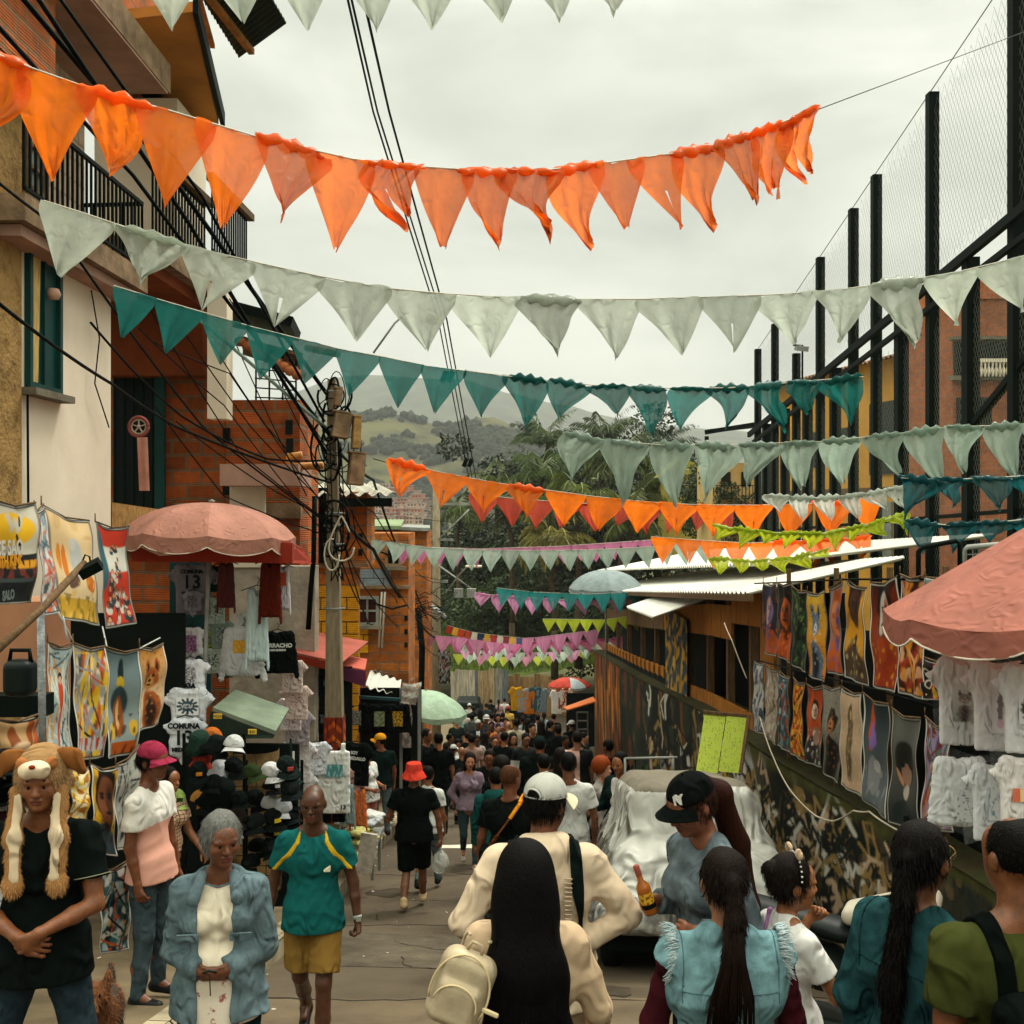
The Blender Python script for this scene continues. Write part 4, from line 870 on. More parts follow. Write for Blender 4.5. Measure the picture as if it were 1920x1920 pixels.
# ================================================================== TALL FENCE, RIGHT
fe = empty('court_fence', (7, 20, -3), 'tall chain-link court fence on dark square posts above the right side', 'fence')
def FT(d): return float(np.interp(d, [10, 17.35, 29.9, 32], [8.5, 7.0, 4.63, 4.2]))
def FR(d): return float(np.interp(d, [10, 14.3, 26.5, 32], [4.56, 4.07, 2.69, 2.07]))
XF = 7.0
for px in (1905, 1820, 1748, 1690, 1643, 1600, 1566, 1538, 1514, 1493, 1472, 1453, 1437, 1421):
 d = XF*FOC/(px-960); tall = px in (1905, 1748, 1643, 1600, 1538, 1493, 1453, 1421)
 zt = FT(d) if tall else FR(d); zt = zt if px != 1493 else 3.9
 mb = MB(); w = .17 if tall else .2; mb.box((XF, d, (zt-3.3)/2), (w, w, zt+3.3)); pb(mb, 'post', M_black, fe)
mb = MB(); mb.bar((XF-.12, 10, FR(10)), (XF-.12, 30.5, FR(30.5)), .09, .14); mb.bar((XF-.12, 10, FR(10)-.42), (XF-.12, 30.5, FR(30.5)-.3), .07, .09); mb.bar((XF, 10, .2), (XF, 30.5, -.6), .06); mb.bar((XF, 16.2, 1.2), (XF, 13.2, 2.6), .1); pb(mb, 'rail', M_black, fe)
mb = MB(); g = .085
m_wire = mat('galvanised_wire', hx('#6f7266'), rough=.5, metal=.3, bump=0, var=.2)
lo_, hi_ = 10.5, 30
def wires(zl, zh, g, w):
 k = -160
 while k < 620:
  for s in (1, -1):
   y0 = lo_+k*g; yy = []
   for y in np.linspace(lo_, hi_, 79):
    z = 1.75*s*(y-y0)+(0 if s > 0 else 0)
    if zl(y) <= z <= zh(y): yy.append((y, z))
   if len(yy) > 1: a_, b_ = yy[0], yy[-1]; mb.add([(XF, a_[0], a_[1]), (XF, a_[0]+w, a_[1]), (XF, b_[0]+w, b_[1]), (XF, b_[0], b_[1])], [(0, 1, 2, 3)])
  k += 1
wires(lambda y: FR(y), lambda y: FT(y), .11, .009); wires(lambda y: -2.5, lambda y: FR(y)-.4, .085, .011)
mb.bar((XF, 10, FT(10)), (XF, 30, FT(30)), .012)
pb(mb, 'wire_mesh', m_wire, fe)
lp = empty('floodlight', P(1495, 655, 25), 'small floodlight with grey hood on the low fence post', 'light')
mb = MB(); mb.tube([(-.1, 0, .1), (.12, 0, .1), (.12, 0, -1.2)], .025, 6); mb.build('bracket', M_black, lp)
mb = MB(); mb.box((.1, 0, .02), (.28, .25, .12), rot=(.2, .1, 0)); mb.build('lamp_head', M_tin, lp)
# ================================================================== BUILDINGS ON THE RIGHT
m_yw = mat('ochre_yellow_wall', hx('#d69c3e'), rough=.95, var=.25, scale=.7, bump=.1)
m_tile = mat('old_roof_tiles', hx('#8a6a50'), rough=.95, var=.5, scale=1.5, bump=.5, bscale=8)
Y = empty('yellow_building', (15, 44, -8), 'ochre yellow two-storey building with tiled roof behind the court fence', 'building')
a0, a1 = Vector((15.9, 37.5, 0)), Vector((13.0, 50.5, 0)); ax = (a1-a0).normalized(); nx_ = Vector((ax.y, -ax.x, 0))
def yq(mb, u0, u1, z0, z1, off=0, th=.2): p0, p1 = a0.lerp(a1, u0)-nx_*off*-1, a0.lerp(a1, u1)+nx_*off; p0 = a0.lerp(a1, u0)+nx_*off; mb.prism([p0+Vector((0, 0, z0)), p1+Vector((0, 0, z0)), p1+Vector((0, 0, z1)), p0+Vector((0, 0, z1))], (0, 0, 0), nx_*th)
mb = MB(); yq(mb, 0, 1.04, -9, 6.1, 0, 7); pb(mb, 'wall', m_yw, Y)
mb = MB(); e0, e1 = a0-nx_*.7+Vector((0, 0, 6.0)), a0.lerp(a1, 1.06)-nx_*.7+Vector((0, 0, 6.0)); f0, f1 = e0+nx_*5+Vector((0, 0, 1.3)), e1+nx_*5+Vector((0, 0, 1.3))
ci(corr('tiled_roof', e0, e1, f1, f0, m_tile, Y, pitch=.3, amp=.05, th=.05))
for (u0, u1, z0, z1, mm, nm) in ((.08, .2, 2.1, 4.0, M_tin, 'shutter'), (.28, .42, 1.5, 4.4, m_darkwin, 'window'), (.55, .64, 2.0, 3.6, m_darkwin, 'window'), (.75, .84, 2, 3.6, m_darkwin, 'window'), (.3, .42, -2, .4, M_tin, 'shutter'), (.6, .75, -2.2, .2, m_pinkpl, 'lower_panel'), (.0, 1, .7, 1.0, M_wood, 'string_course')):
 mb = MB(); yq(mb, u0, u1, z0, z1, -.08, .09); pb(mb, nm, mm, Y)
K = empty('red_brick_building', (18, 33, -8), 'red brick building with white balustrade seen through the chain-link fence', 'building')
m_rbr = brick('small_red_brick', hx('#b96840'), hx('#9c5534'), hx('#8a6a52'), .28, .09, .012, ribs=False, stain=.35)
mb = MB(); pl(mb, 1786, 2150, 520, 1400, 35, 5); pb(mb, 'wall', m_rbr, K)
mb = MB(); quadp(mb, P(1786, 560, 34.9), P(1786, 522, 34.9), P(2150, 440, 34.9), P(2150, 560, 34.9), th=3); pb(mb, 'parapet', m_rbr, K)
for (a_, b_, c_, d_, mm, nm) in ((1786, 1920, 704, 712, M_conc, 'slab_edge'), (1786, 1920, 630, 636, M_conc, 'slab_edge'), (1795, 1920, 640, 700, m_dark, 'loggia'), (1800, 1860, 745, 800, m_darkwin, 'window')):
 mb = MB(); pl(mb, a_, b_, c_, d_, 34.7, .31); pb(mb, nm, mm, K)
mb = MB()
for i in range(16): p = P(1812+i*7, 690, 34.6); mb.lathe([(.03, -.28), (.075, -.1), (.03, .05), (.05, .2)], p, 6)
mb.bar(P(1806, 676, 34.6), P(1925, 676, 34.6), .12); pb(mb, 'balustrade', m_white, K)
L_ = empty('cream_house', P(1380, 1000, 62), 'cream house with small balcony below the mint bunting near the fence end', 'building')
mb = MB(); pl(mb, 1336, 1428, 868, 1060, 60, 5); pb(mb, 'wall', mat('cream_plaster', hx('#c9ab72'), rough=.95, var=.2, scale=1), L_)
for x_ in (1352, 1390): mb = MB(); pl(mb, x_, x_+18, 885, 912, 59.95, .1); pb(mb, 'window', m_darkwin, L_)
ci(railing(L_, [tuple(P(1338, 930, 59.5)), tuple(P(1425, 930, 59.5))], .6, .2, r=.02))
mb = MB(); quadp(mb, P(1322, 815, 58), P(1440, 796, 58), P(1440, 800, 64), P(1330, 812, 64), th=.25); mb.bar(P(1325, 818, 58), P(1325, 870, 58), .2); mb.bar(P(1436, 800, 58), P(1436, 870, 58), .2); pb(mb, 'dark_canopy', M_black, L_)
Mh = empty('yellow_house', P(1295, 1000, 75), 'small pale yellow house with gabled roof among the palms', 'building')
mb = MB(); pl(mb, 1252, 1335, 880, 1050, 75, 5); pb(mb, 'wall', mat('pale_yellow_plaster', hx('#b5a04a'), rough=.95, var=.2, scale=1), Mh)
mb = MB(); mb.prism([P(1240, 893, 74.7), P(1278, 858, 74.7), P(1345, 885, 74.7)], (0, 0, 0), (0, 5, 0)); pb(mb, 'roof', mat('yellow_roof', hx('#a59a3c'), rough=.9, var=.3, scale=1), Mh)
mb = MB(); pl(mb, 1262, 1280, 895, 925, 74.9, .1); pb(mb, 'window', m_darkwin, Mh)
# ================================================================== CONCRETE POLES AND CABLES
def local(o): return o
def cables(name, pts_list, r, label, cat='cable', group=None, m=None, parent=None, sag=.0):
 mb = MB()
 for pts in pts_list:
  q = []
  pts = [Vector(p) for p in pts]
  for a, b in zip(pts[:-1], pts[1:]):
   n = 10 if sag else 3; L = (b-a).length
   for i in range(n): t = i/n; q.append(a.lerp(b, t)-Vector((0, 0, 4*sag*L*t*(1-t))))
  q.append(pts[-1]); mb.tube(q, r, 5)
 o = mb.build(name, m or M_cable, parent)
 if parent is None: tag(o, label, cat, group)
 return o
pole = empty('concrete_pole', (-2.28, 13.5, G(13.5)+.2), 'square concrete utility pole with painted red and orange foot by the tee shirt stall', 'pole')
z0 = G(13.5)+.2; zt = P(0, 712, 13.5).z
m_pole = mat('pole_concrete', hx('#8a7c64'), rough=.95, var=.35, scale=5, bump=.35, bscale=30, streak=(4, 4, .7))
mb = MB()
for (za, zb, wa, wb) in ((z0, -3.1+.35, .27, .215), (-2.75, zt, .215, .1)):
 mb.add([(sx*w/2-2.28-(.035 if z == zt else 0), 13.5+sy*w/2, z) for z, w in ((za, wa), (zb, wb)) for sx, sy in ((-1, -1), (1, -1), (1, 1), (-1, 1))], [(0, 1, 5, 4), (1, 2, 6, 5), (2, 3, 7, 6), (3, 0, 4, 7), (4, 5, 6, 7)])
pb(mb, 'shaft', m_pole, pole)
ap = Art(40, 100, '#7c2c18', 5)
for i in range(7):
 v = .06+i*.13
 for s in (-1, 1): ap.line(.5, v, .5+s*.42, v+.07, .045, random.choice(['#c8591c', '#d9731f', '#b0461a']), asp=2)
ap.blot('#4a1f14', (3, 5), .35, .7).blot('#33201a', (4, 2), .55)
for k in range(2):
 if k == 0: f = lambda u, v: (-2.28+(.232+.03*v)*(u-.5), 13.5-(.12+.014*v), -2.62-(1.35*v))
 else: f = lambda u, v: (-2.28+(.12+.014*v), 13.5+(.232+.03*v)*(u-.5), -2.62-(1.35*v))
 ci(art_sheet('painted_foot', ap, f, M_artw, pole))
for (px, py, w, h, dp, mm, nm, rt) in ((640, 798, .34, .4, .22, m_slab, 'junction_box', .15), (668, 812, .16, .5, .2, m_stucco, 'transformer', .05), (668, 880, .3, .5, .28, mat('rusty_box', hx('#8c7358'), rough=.9, var=.5, scale=7, color2=hx('#55402c')), 'junction_box', .1), (634, 745, .15, .28, .14, m_slab, 'bracket_block', .1)):
 p = P(px, py, 13.3); mb = MB(); mb.box(p, (w*.62, dp, h*.8), rot=(0, rt, .3), bev=.01); mb.box(p+Vector((0, 0, h*.42)), (w*.68, dp*1.1, .02), rot=(0, rt, .3)); pb(mb, nm, mm, pole)
for k in range(6):
 z = P(0, [850, 962, 985, 1020, 1140, 735][k], 13.5).z; mb = MB(); mb.lathe([(.13, -.012), (.14, 0), (.13, .012)], (-2.29, 13.5, z), 12); pb(mb, 'clamp_band', M_tin, pole)
mb = MB(); r2 = random.Random(9)
for k in range(26):             # tangled loops of wire round the pole
 c = P(r2.gauss(628, 12), r2.choice([745, 790, 835, 860, 965, 985, 1010]), 13.35); rx, rz = r2.uniform(.06, .26), r2.uniform(.08, .34); ph = r2.uniform(0, 6)
 mb.tube([c+Vector((rx*math.cos(ph+t), .1*math.sin(t*1.3+k), rz*math.sin(ph+t*1.02))) for t in np.linspace(0, r2.uniform(3, 6.3), 16)], r2.choice([.007, .011, .016]), 5)
for k in range(6):
 x = r2.uniform(600, 660); mb.tube([P(x, 830, 13.3), P(x+r2.uniform(-8, 14), 930, 13.25), P(x+r2.uniform(-12, 16), 1010, 13.3), P(630+r2.uniform(-12, 22), 1090, 13.3)], .008, 5)
pb(mb, 'cable_tangle', M_cable, pole)
cables('wire_coil', [[P(640+34*math.cos(t)*(.6+.4*math.sin(t)), 1010+42*math.sin(t), 13.2) for t in np.linspace(.4, 6, 18)], [P(622+14*math.cos(t), 1040+30*math.sin(t), 13.2) for t in np.linspace(0, 5, 12)]], .012, 'pale looped wire coil hanging on the concrete pole', 'wire', m=mat('pale_wire', hx('#b8b09c'), rough=.6, bump=0))
grp = 'power lines over the street'
def L(*pts): return [P(*p) for p in pts]
cables('power_line', [L((20, -30, 8.7), (300, 300, 11), (615, 742, 13.5))], .028, 'thickest black power line running from top left to the pole top', group=grp, sag=.003)
cables('power_line', [L((-30, 20, 8), (250, 330, 10.6), (628, 830, 13.5))], .022, 'black power line beside the railed balcony ending below the pole box', group=grp, sag=.003)
cables('power_line', [L((100, -20, 9), (380, 370, 11), (608, 790, 13.4))], .018, 'black power line crossing the ochre eaves down to the pole', group=grp, sag=.002)
cables('power_line', [L((60, -20, 8.6), (355, 420, 11), (612, 850, 13.4))], .024, 'black power line passing the bamboo railing toward the pole', group=grp, sag=.002)
cables('power_line', [L((-20, 555, 6.5), (210, 720, 9), (330, 800, 10.5), (620, 905, 13.4))], .014, 'thin black line crossing the white wall below its window', group=grp, sag=.01)
cables('power_line', [L((170, 605, 9), (340, 780, 11), (500, 860, 12.5), (615, 862, 13.4))], .012, 'sagging wire in front of the hollow brick wall', group=grp, sag=.02)
cables('power_line', [L((-30, 320, 7), (100, 420, 8), (380, 800, 11.5), (620, 985, 13.4))], .012, 'wire from the left edge across the brick wall to the pole', group=grp, sag=.01)
cables('service_wires', [L((270, 560, 11), (450, 850, 12.5), (625, 985, 13.4)), L((330, 600, 11.5), (470, 800, 12.5), (625, 960, 13.4)), L((395, 640, 12), (500, 800, 12.8), (620, 930, 13.4)), L((430, 560, 12), (560, 760, 13), (628, 860, 13.4)),
  L((285, 640, 12), (430, 700, 12.6), (620, 965, 13.4)), L((260, 615, 11), (420, 760, 12.4), (600, 990, 13.4)), L((330, 790, 12), (480, 900, 12.8), (620, 975, 13.4)), L((290, 760, 12), (420, 930, 12.8), (600, 1000, 13.4)), L((440, 640, 13), (575, 930, 13.2)), L((470, 600, 13), (600, 880, 13.3))],
  .008, 'fan of thin service wires fastened to the pole in front of the brick houses', group=grp, sag=.012)
cables('pale_conduit', [L((375, 600, 11.5), (620, 810, 13.4)), L((660, 850, 13.6), (686, 872, 14.2))], .022, 'pale teal pipe-like cable sloping down to the pole', group=grp, m=mat('teal_conduit', hx('#7f9a90'), rough=.5, bump=0))
cables('twin_line', [L((648, -20, 12), (700, 210, 16), (822, 600, 24), (880, 900, 40)), L((655, -20, 12), (708, 210, 16), (830, 600, 24), (886, 900, 40))], .016, 'pair of overhead lines crossing the sky left of centre', group=grp, sag=.001)
cables('twin_line', [L((678, -20, 12), (730, 210, 16), (838, 600, 24), (893, 900, 40))], .019, 'single overhead line just right of the pair in the sky', group=grp, sag=.001)
cables('power_line', [L((632, 845, 13.6), (700, 900, 17), (760, 1060, 26), (812, 1180, 36))], .022, 'black line leaving the pole down the street above the brick houses', group=grp, sag=.01)
cables('power_line', [L((632, 960, 13.6), (700, 1030, 17), (770, 1140, 26), (815, 1195, 34))], .03, 'thick cable bundle drooping from the pole past the barred window', group=grp, sag=.015)
cables('service_wires', [L((632, 900, 13.6), (720, 1060, 18), (820, 1185, 32)), L((640, 1050, 13.6), (680, 1140, 17), (700, 1170, 22)), L((632, 985, 13.6), (690, 1110, 18), (800, 1200, 30)), L((632, 880, 13.6), (700, 960, 18), (830, 1090, 40)), L((640, 1000, 13.6), (690, 1170, 17)), L((632, 930, 13.6), (740, 1120, 22), (820, 1230, 34))],
  .011, 'slack thin wires between the pole and the far brick houses', group=grp, sag=.02)
cables('thin_line', [L((1535, 205, 6.5), (1920, 60, 9))], .003, 'thin cord from the last orange pennant to the fence', 'cord')
cables('thin_line', [L((700, 860, 16), (900, 900, 40), (1290, 985, 60)), L((760, 970, 30), (1250, 1010, 50)), L((700, 1060, 26), (960, 1110, 40))], .008, 'faint thin wires in front of the palms', group=grp, sag=.004)
mb = MB(); mb.tube([P(590, 930, 13.9), P(588, 1050, 13.9), P(583, 1100, 13.9), P(578, 1180, 13.9)], .035, 7); tag(mb.build('drop_pipe', M_cable), 'black vertical cable duct left of the concrete pole', 'pipe')
ia = empty('street_lamp', P(812, 600, 22), 'street lamp head on a slanting arm near the overhead lines in the sky', 'lamp')
mb = MB(); mb.tube([P(700, 662, 22)-P(812, 600, 22), P(740, 606, 22)-P(812, 600, 22), P(760, 588, 22)-P(812, 600, 22)], .025, 6); mb.build('arm', M_tin, ia)
mb = MB(); mb.lathe([(.02, .1), (.16, .06), (.2, -.02), (.1, -.09), (0, -.1)], (0, 0, 0), 12); mb.build('lamp_head', m_stucco, ia)
mb = MB()
for (px, py) in ((833, 706), (845, 706), (872, 868), (882, 868)): mb.box(P(px, py, 28 if py < 800 else 37), (.14, .1, .3), rot=(0, .4, 0))
tag(mb.build('insulators', M_cable), 'small black insulators clamped on the overhead lines', 'insulator', kind='stuff')
q = empty('concrete_pole', (P(818, 0, 42).x, 42, G(42)), 'slim concrete pole with cross-arms in front of the palms', 'pole')
X2 = q.location.x
mb = MB(); mb.tube([(X2, 42, G(42)), (X2, 42, P(0, 905, 42).z)], [.2, .14], 8); pb(mb, 'shaft', m_pole, q)
for (py, xa, xb) in ((945, 800, 880), (1012, 785, 850), (1090, 780, 840)): mb = MB(); mb.bar(P(xa, py, 42), P(xb, py, 42), .09, .1); pb(mb, 'cross_arm', M_tin, q)
mb = MB(); mb.tube([P(822, 1012, 41.8), P(880, 955, 41.8)], .035, 6); mb.tube([P(822, 1060, 41.8), P(885, 1105, 41.8)], .04, 6); pb(mb, 'strut', M_tin, q)
for (px) in (860, 884): mb = MB(); mb.box(P(px, 1112, 41.5), (.35, .3, .35)); pb(mb, 'meter_box', M_tin, q)
lam = empty('street_lamp', P(888, 1062, 38), 'white street lamp on a long arm reaching over the street before the palms', 'lamp')
mb = MB(); mb.tube([P(836, 1112, 40)-P(888, 1062, 38), Vector((-.5, .4, -.28)), Vector((-.2, 0, 0))], .03, 6); mb.build('arm', M_tin, lam)
mb = MB(); mb.box((0, 0, 0), (.6, .22, .09), bev=.03); mb.build('lamp_head', m_white, lam)
q3 = empty('cable_post', (P(784, 0, 30).x, 30, G(30)), 'crooked black post swallowed in a knot of cables', 'pole')
r2 = random.Random(3); mb = MB(); c = P(785, 1150, 30); mb.tube([(c.x, 30, G(30)), (c.x+.1, 30, c.z-1), tuple(c)], .09, 7); pb(mb, 'shaft', M_cable, q3)
mb = MB()
for k in range(22):
 c = P(r2.gauss(785, 22), r2.gauss(1135, 14), 30); mb.tube([c+Vector((r2.uniform(.1, .5)*math.cos(t), .2*math.sin(t), r2.uniform(.08, .3)*math.sin(t))) for t in np.linspace(r2.uniform(0, 3), r2.uniform(3, 6), 8)], .014, 4)
for k in range(9): mb.tube([P(785, 1140+r2.uniform(-8, 8), 30), P(820, 1150+r2.uniform(-20, 20), 34), P(848+r2.uniform(-10, 20), 1120+r2.uniform(-20, 60), 40)], .012, 4)
pb(mb, 'cable_knot', M_cable, q3)
# ================================================================== BUNTING
def pennant_mesh(w, h, seed, crumple=0, n=12, lean=0, tear=False):
 """a pennant of thin film hanging from the cord: w wide, h tall, crumpled, folded or leaning"""
 r = random.Random(seed); V = []; idx = {}; rows = n
 a1, a2, a3 = r.uniform(0, 6), r.uniform(0, 6), r.uniform(0, 6)
 for j in range(rows+1):
  v = j/rows; half = w/2*min(1, (1-v)/.86)+.004
  for i in range(n+1):
   u = i/n*2-1
   x = half*u; sq = 1-crumple*.32*(.5+.5*math.sin(v*5+a1))*(1 if crumple else 0)
   x = x*sq+lean*h*v*v+crumple*.12*w*math.sin(v*4+a2)
   y = .05*w*math.sin(u*2.6+a1+v*2)*(.4+v)+(.018+.05*crumple)*w*math.sin(u*9+a2+v*6)+.03*crumple*w*math.sin(u*17-v*11+a3)
   z = -h*v*(1-.25*crumple*abs(math.sin(a3+u*1.5)))+.03*crumple*w*math.sin(u*7+a3)*(v > 0)
   V.append((x, y, z))
 F = []
 for j in range(rows):
  for i in range(n):
   if tear and j > rows*.45 and i == n//2-1: continue
   F.append((j*(n+1)+i, (j+1)*(n+1)+i, (j+1)*(n+1)+i+1, j*(n+1)+i+1))
 return np_mesh('pennant', V, F, True, [M_film])
_pm = {}
def bunting(pts, n, fh, cols, label, fw=1.0, crumple=(0, 0), cord='#c9c4b4', group='pennant strings across the street', square=False, name='bunting', start=0, lean=0, gap=1.0, r=.005):
 """pts: (px, py, d) along the cord; n flags; fh flag height in photo pixels at the string's middle"""
 W3 = [P(*p) for p in pts]; acc = [0]
 for a_, b_ in zip(W3[:-1], W3[1:]): acc.append(acc[-1]+(b_-a_).length)
 def at(s):
  s = max(0, min(acc[-1]-1e-6, s)); k = max(i for i in range(len(acc)-1) if acc[i] <= s); t = (s-acc[k])/(acc[k+1]-acc[k]+1e-9); return W3[k].lerp(W3[k+1], t)
 root = empty(name, W3[0], label, 'bunting', group); o0 = W3[0]
 mb = MB(); mb.tube([p-o0 for p in W3], r, 5); mb.build('cord', mat('cord', src='obj', rough=.8, bump=0), root, color=hx(cord))
 Lf = acc[-1]/n; md = sum(p[2] for p in pts)/len(pts); h = fh/FOC*md
 rr = random.Random(len(label)*7+n)
 for i in range(n):
  a_, b_ = at(i*Lf), at((i+1)*Lf); c = (a_+b_)/2; d = b_-a_; yaw = math.atan2(d.y, d.x)
  cr_ = crumple[0]+(crumple[1]-crumple[0])*i/max(1, n-1) if crumple[0] != 'r' else rr.uniform(0, crumple[1])
  cr_ = max(0, min(1, cr_+rr.uniform(-.15, .15))); cr_ = round(cr_*4)/4
  w = d.length*gap*fw*(1+.22*cr_); key = (round(w, 2), round(h, 2), cr_, rr.randrange(4), square)
  if key not in _pm:
   me = pennant_mesh(key[0]*1.02, key[1], hash(key) % 1000, cr_, lean=rr.uniform(-.12, .12)+lean, tear=rr.random() < .08) if not square else None
   if square:
    m2 = MB(); m2.grid(lambda u, v: ((u-.5)*w, .04*w*math.sin(u*5), -h*v), 6, 4); me = m2.mesh('pennant'); me.materials.append(M_film)
   _pm[key] = me
  col = cols[i % len(cols)] if isinstance(cols, list) else cols
  o = link('pennant', _pm[key], None, root, c-o0-Vector((0, 0, 0)), scale=(1, 1, rr.uniform(.75, 1.25) if cr_ > .4 else rr.uniform(.92, 1.06)), rot=(rr.uniform(-.25, .25)+.5*cr_*rr.uniform(-1, 1), -math.atan2(d.z, math.hypot(d.x, d.y))*1.0+rr.uniform(-.04, .04)*(1+3*cr_), yaw+rr.uniform(-.12, .12)), color=hx(col, rr.uniform(.88, 1.08)))
  if cr_ > .3:     # a knot of bunched film at the cord
   k2 = ('knot', round(w, 1));
   if k2 not in _pm:
    m2 = MB(); m2.grid(lambda u, v: (w*.5*(u-.5)*1.8, (.05+.02*math.sin(u*19))*w*math.cos(v*6.28)*math.sin(u*3.14)**.5, (.09+.04*math.sin(u*23+v*5))*w*math.sin(v*6.28)*math.sin(u*3.14)**.5), 16, 8); mm = m2.mesh('fold'); mm.materials.append(M_film); _pm[k2] = mm
   f = link('fold', _pm[k2], None, o, (0, 0, -.02*w), (rr.uniform(-1, 1), 0, 0)); f.color = o.color
 return root
ORG, PALE, TEAL, MINT = '#f87c1a', '#b9c1b3', '#1c6a64', '#98ab9c'
bunting([(255, -62, 5), (500, -75, 5.1), (700, -60, 5.2), (850, -50, 5.3), (1000, -70, 5.4), (1190, -60, 5.5)], 8, 112, PALE, 'pale bunting cut by the top edge of the photo', crumple=(.0, .3))
bunting([(-75, 70, 4.6), (0, 104, 4.7), (60, 128, 4.8), (185, 172, 5), (320, 208, 5.1), (500, 262, 5.3), (660, 298, 5.5), (755, 310, 5.6), (870, 318, 5.8), (1000, 322, 6), (1130, 306, 6.2), (1260, 288, 6.3), (1370, 265, 6.5), (1450, 235, 6.6), (1530, 206, 6.7)], 18, 166, ORG, 'nearest orange bunting crossing the sky at the top', crumple=('r', .9), fw=1.3)
bunting([(82, 376, 7), (165, 402, 7), (270, 438, 7.1), (380, 468, 7.2), (490, 494, 7.3), (600, 518, 7.4), (720, 540, 7.5), (840, 551, 7.6), (960, 558, 7.7), (1080, 561, 7.8), (1200, 561, 7.9), (1320, 557, 8), (1440, 553, 8.1), (1560, 545, 8.2), (1670, 530, 8.3), (1790, 511, 8.4), (1920, 480, 8.5), (2020, 450, 8.6)], 17, 112, PALE, 'long pale grey bunting below the orange one', crumple=('r', .35), fw=1.06)
bunting([(213, 535, 9), (300, 562, 9), (390, 588, 9.1), (470, 612, 9.2), (550, 632, 9.3), (640, 655, 9.4), (720, 669, 9.5), (810, 688, 9.6), (880, 696, 9.6), (960, 706, 9.7), (1040, 714, 9.8), (1110, 722, 9.8), (1200, 727, 9.9), (1290, 728, 10), (1370, 727, 10), (1450, 720, 10.1), (1530, 713, 10.2), (1620, 706, 10.2)], 18, 86, TEAL, 'long dark teal bunting above the hills', crumple=(-.25, .85))
bunting([(1055, 812, 10), (1150, 828, 10), (1240, 834, 10), (1370, 835, 10.1), (1470, 830, 10.1), (1545, 828, 10.2), (1600, 822, 10.2), (1690, 812, 10.3), (1780, 800, 10.3), (1870, 798, 10.4), (1990, 792, 10.5)], 12, 102, MINT, 'crumpled mint bunting stretched to the fence above the palms', crumple=(.75, .4))
bunting([(728, 858, 12.5), (810, 882, 12.6), (870, 894, 12.7), (930, 905, 12.8), (1000, 915, 12.9), (1100, 929, 13), (1200, 940, 13.2), (1300, 946, 13.3), (1420, 947, 13.4), (1520, 944, 13.5), (1658, 930, 13.6)], 13, 66, ORG, 'orange bunting crossing in front of the palms', crumple=('r', .6))
bunting([(882, 926, 15), (960, 934, 15), (1050, 941, 15.2), (1150, 947, 15.4), (1250, 950, 15.6), (1350, 950, 15.8), (1425, 948, 16)], 11, 52, '#c04a38', 'coral red bunting just behind the orange one', crumple=('r', .7))
bunting([(1690, 896, 9), (1760, 900, 9), (1850, 896, 9), (1960, 890, 9)], 4, 70, '#175d62', 'crumpled dark teal bunting at the right edge below the mint one', crumple=(.9, .6))
bunting([(1700, 976, 8.6), (1780, 985, 8.6), (1860, 980, 8.6), (1960, 970, 8.6)], 4, 50, '#175d62', 'lower dark teal bunting at the right edge above the metal frames', crumple=(.9, .8))
bunting([(1435, 928, 11), (1530, 934, 11), (1620, 926, 11), (1712, 910, 11)], 6, 42, '#c7cdc4', 'whitish crumpled plastic bunting above the orange pennants on the right', crumple=(.6, 1))
bunting([(1338, 985, 12), (1440, 998, 12), (1540, 1000, 12), (1620, 985, 12), (1700, 962, 12)], 9, 36, '#b3c22c', 'upper crumpled lime bunting before the shed roof', crumple=(.7, .9))
bunting([(1330, 1045, 14), (1400, 1052, 14), (1480, 1046, 14), (1560, 1028, 14)], 6, 28, '#b3c22c', 'lower lime bunting touching the white shed roof', crumple=(.6, .9))
bunting([(1222, 1006, 15), (1300, 1012, 15), (1400, 1018, 15), (1500, 1014, 15), (1634, 1006, 15)], 9, 48, ORG, 'short orange bunting between the lime ones before the shed', crumple=(-.3, 1))
bunting([(690, 1010, 18), (800, 1026, 18), (900, 1031, 18), (1000, 1032, 18), (1100, 1031, 18), (1200, 1026, 18), (1335, 1014, 18)], 18, 40, MINT, 'long mint bunting above the street lamp', crumple=('r', .2))
bunting([(740, 1024, 19), (900, 1029, 19.3), (1050, 1024, 19.6), (1225, 1012, 20)], 15, 34, '#c2739a', 'pink bunting just behind the mint one', crumple=(0, .2))
bunting([(932, 1102, 25), (1000, 1110, 25), (1100, 1114, 25), (1200, 1110, 25), (1325, 1088, 25)], 13, 36, '#2b807e', 'short teal bunting ending on the white roof', crumple=(0, .8))
bunting([(890, 1112, 27), (1000, 1122, 27), (1100, 1126, 27), (1200, 1122, 27), (1300, 1104, 27)], 13, 30, '#cf8fb6', 'pale pink bunting behind the short teal one', crumple=(.5, .5))
bunting([(1018, 1160, 29), (1130, 1162, 29), (1200, 1152, 29), (1292, 1128, 29)], 12, 26, '#b7c638', 'bright lime bunting ending at the shed eaves', crumple=(-.2, .9))
bunting([(786, 1190, 34), (900, 1197, 34), (1000, 1196, 34), (1124, 1180, 34)], 11, 36, '#cf86ab', 'first pink bunting low over the street with large pennants', crumple=(0, .4))
bunting([(842, 1196, 38), (950, 1203, 38), (1060, 1204, 38), (1160, 1196, 38), (1252, 1186, 38)], 15, 28, '#c4608c', 'deeper pink bunting reaching the shed corner on the right', crumple=(.3, .8))
bunting([(860, 1201, 42), (960, 1210, 42), (1060, 1208, 42), (1150, 1200, 42)], 12, 24, '#aebfb0', 'pale mint bunting mixed among the pink ones', crumple=(.2, .6))
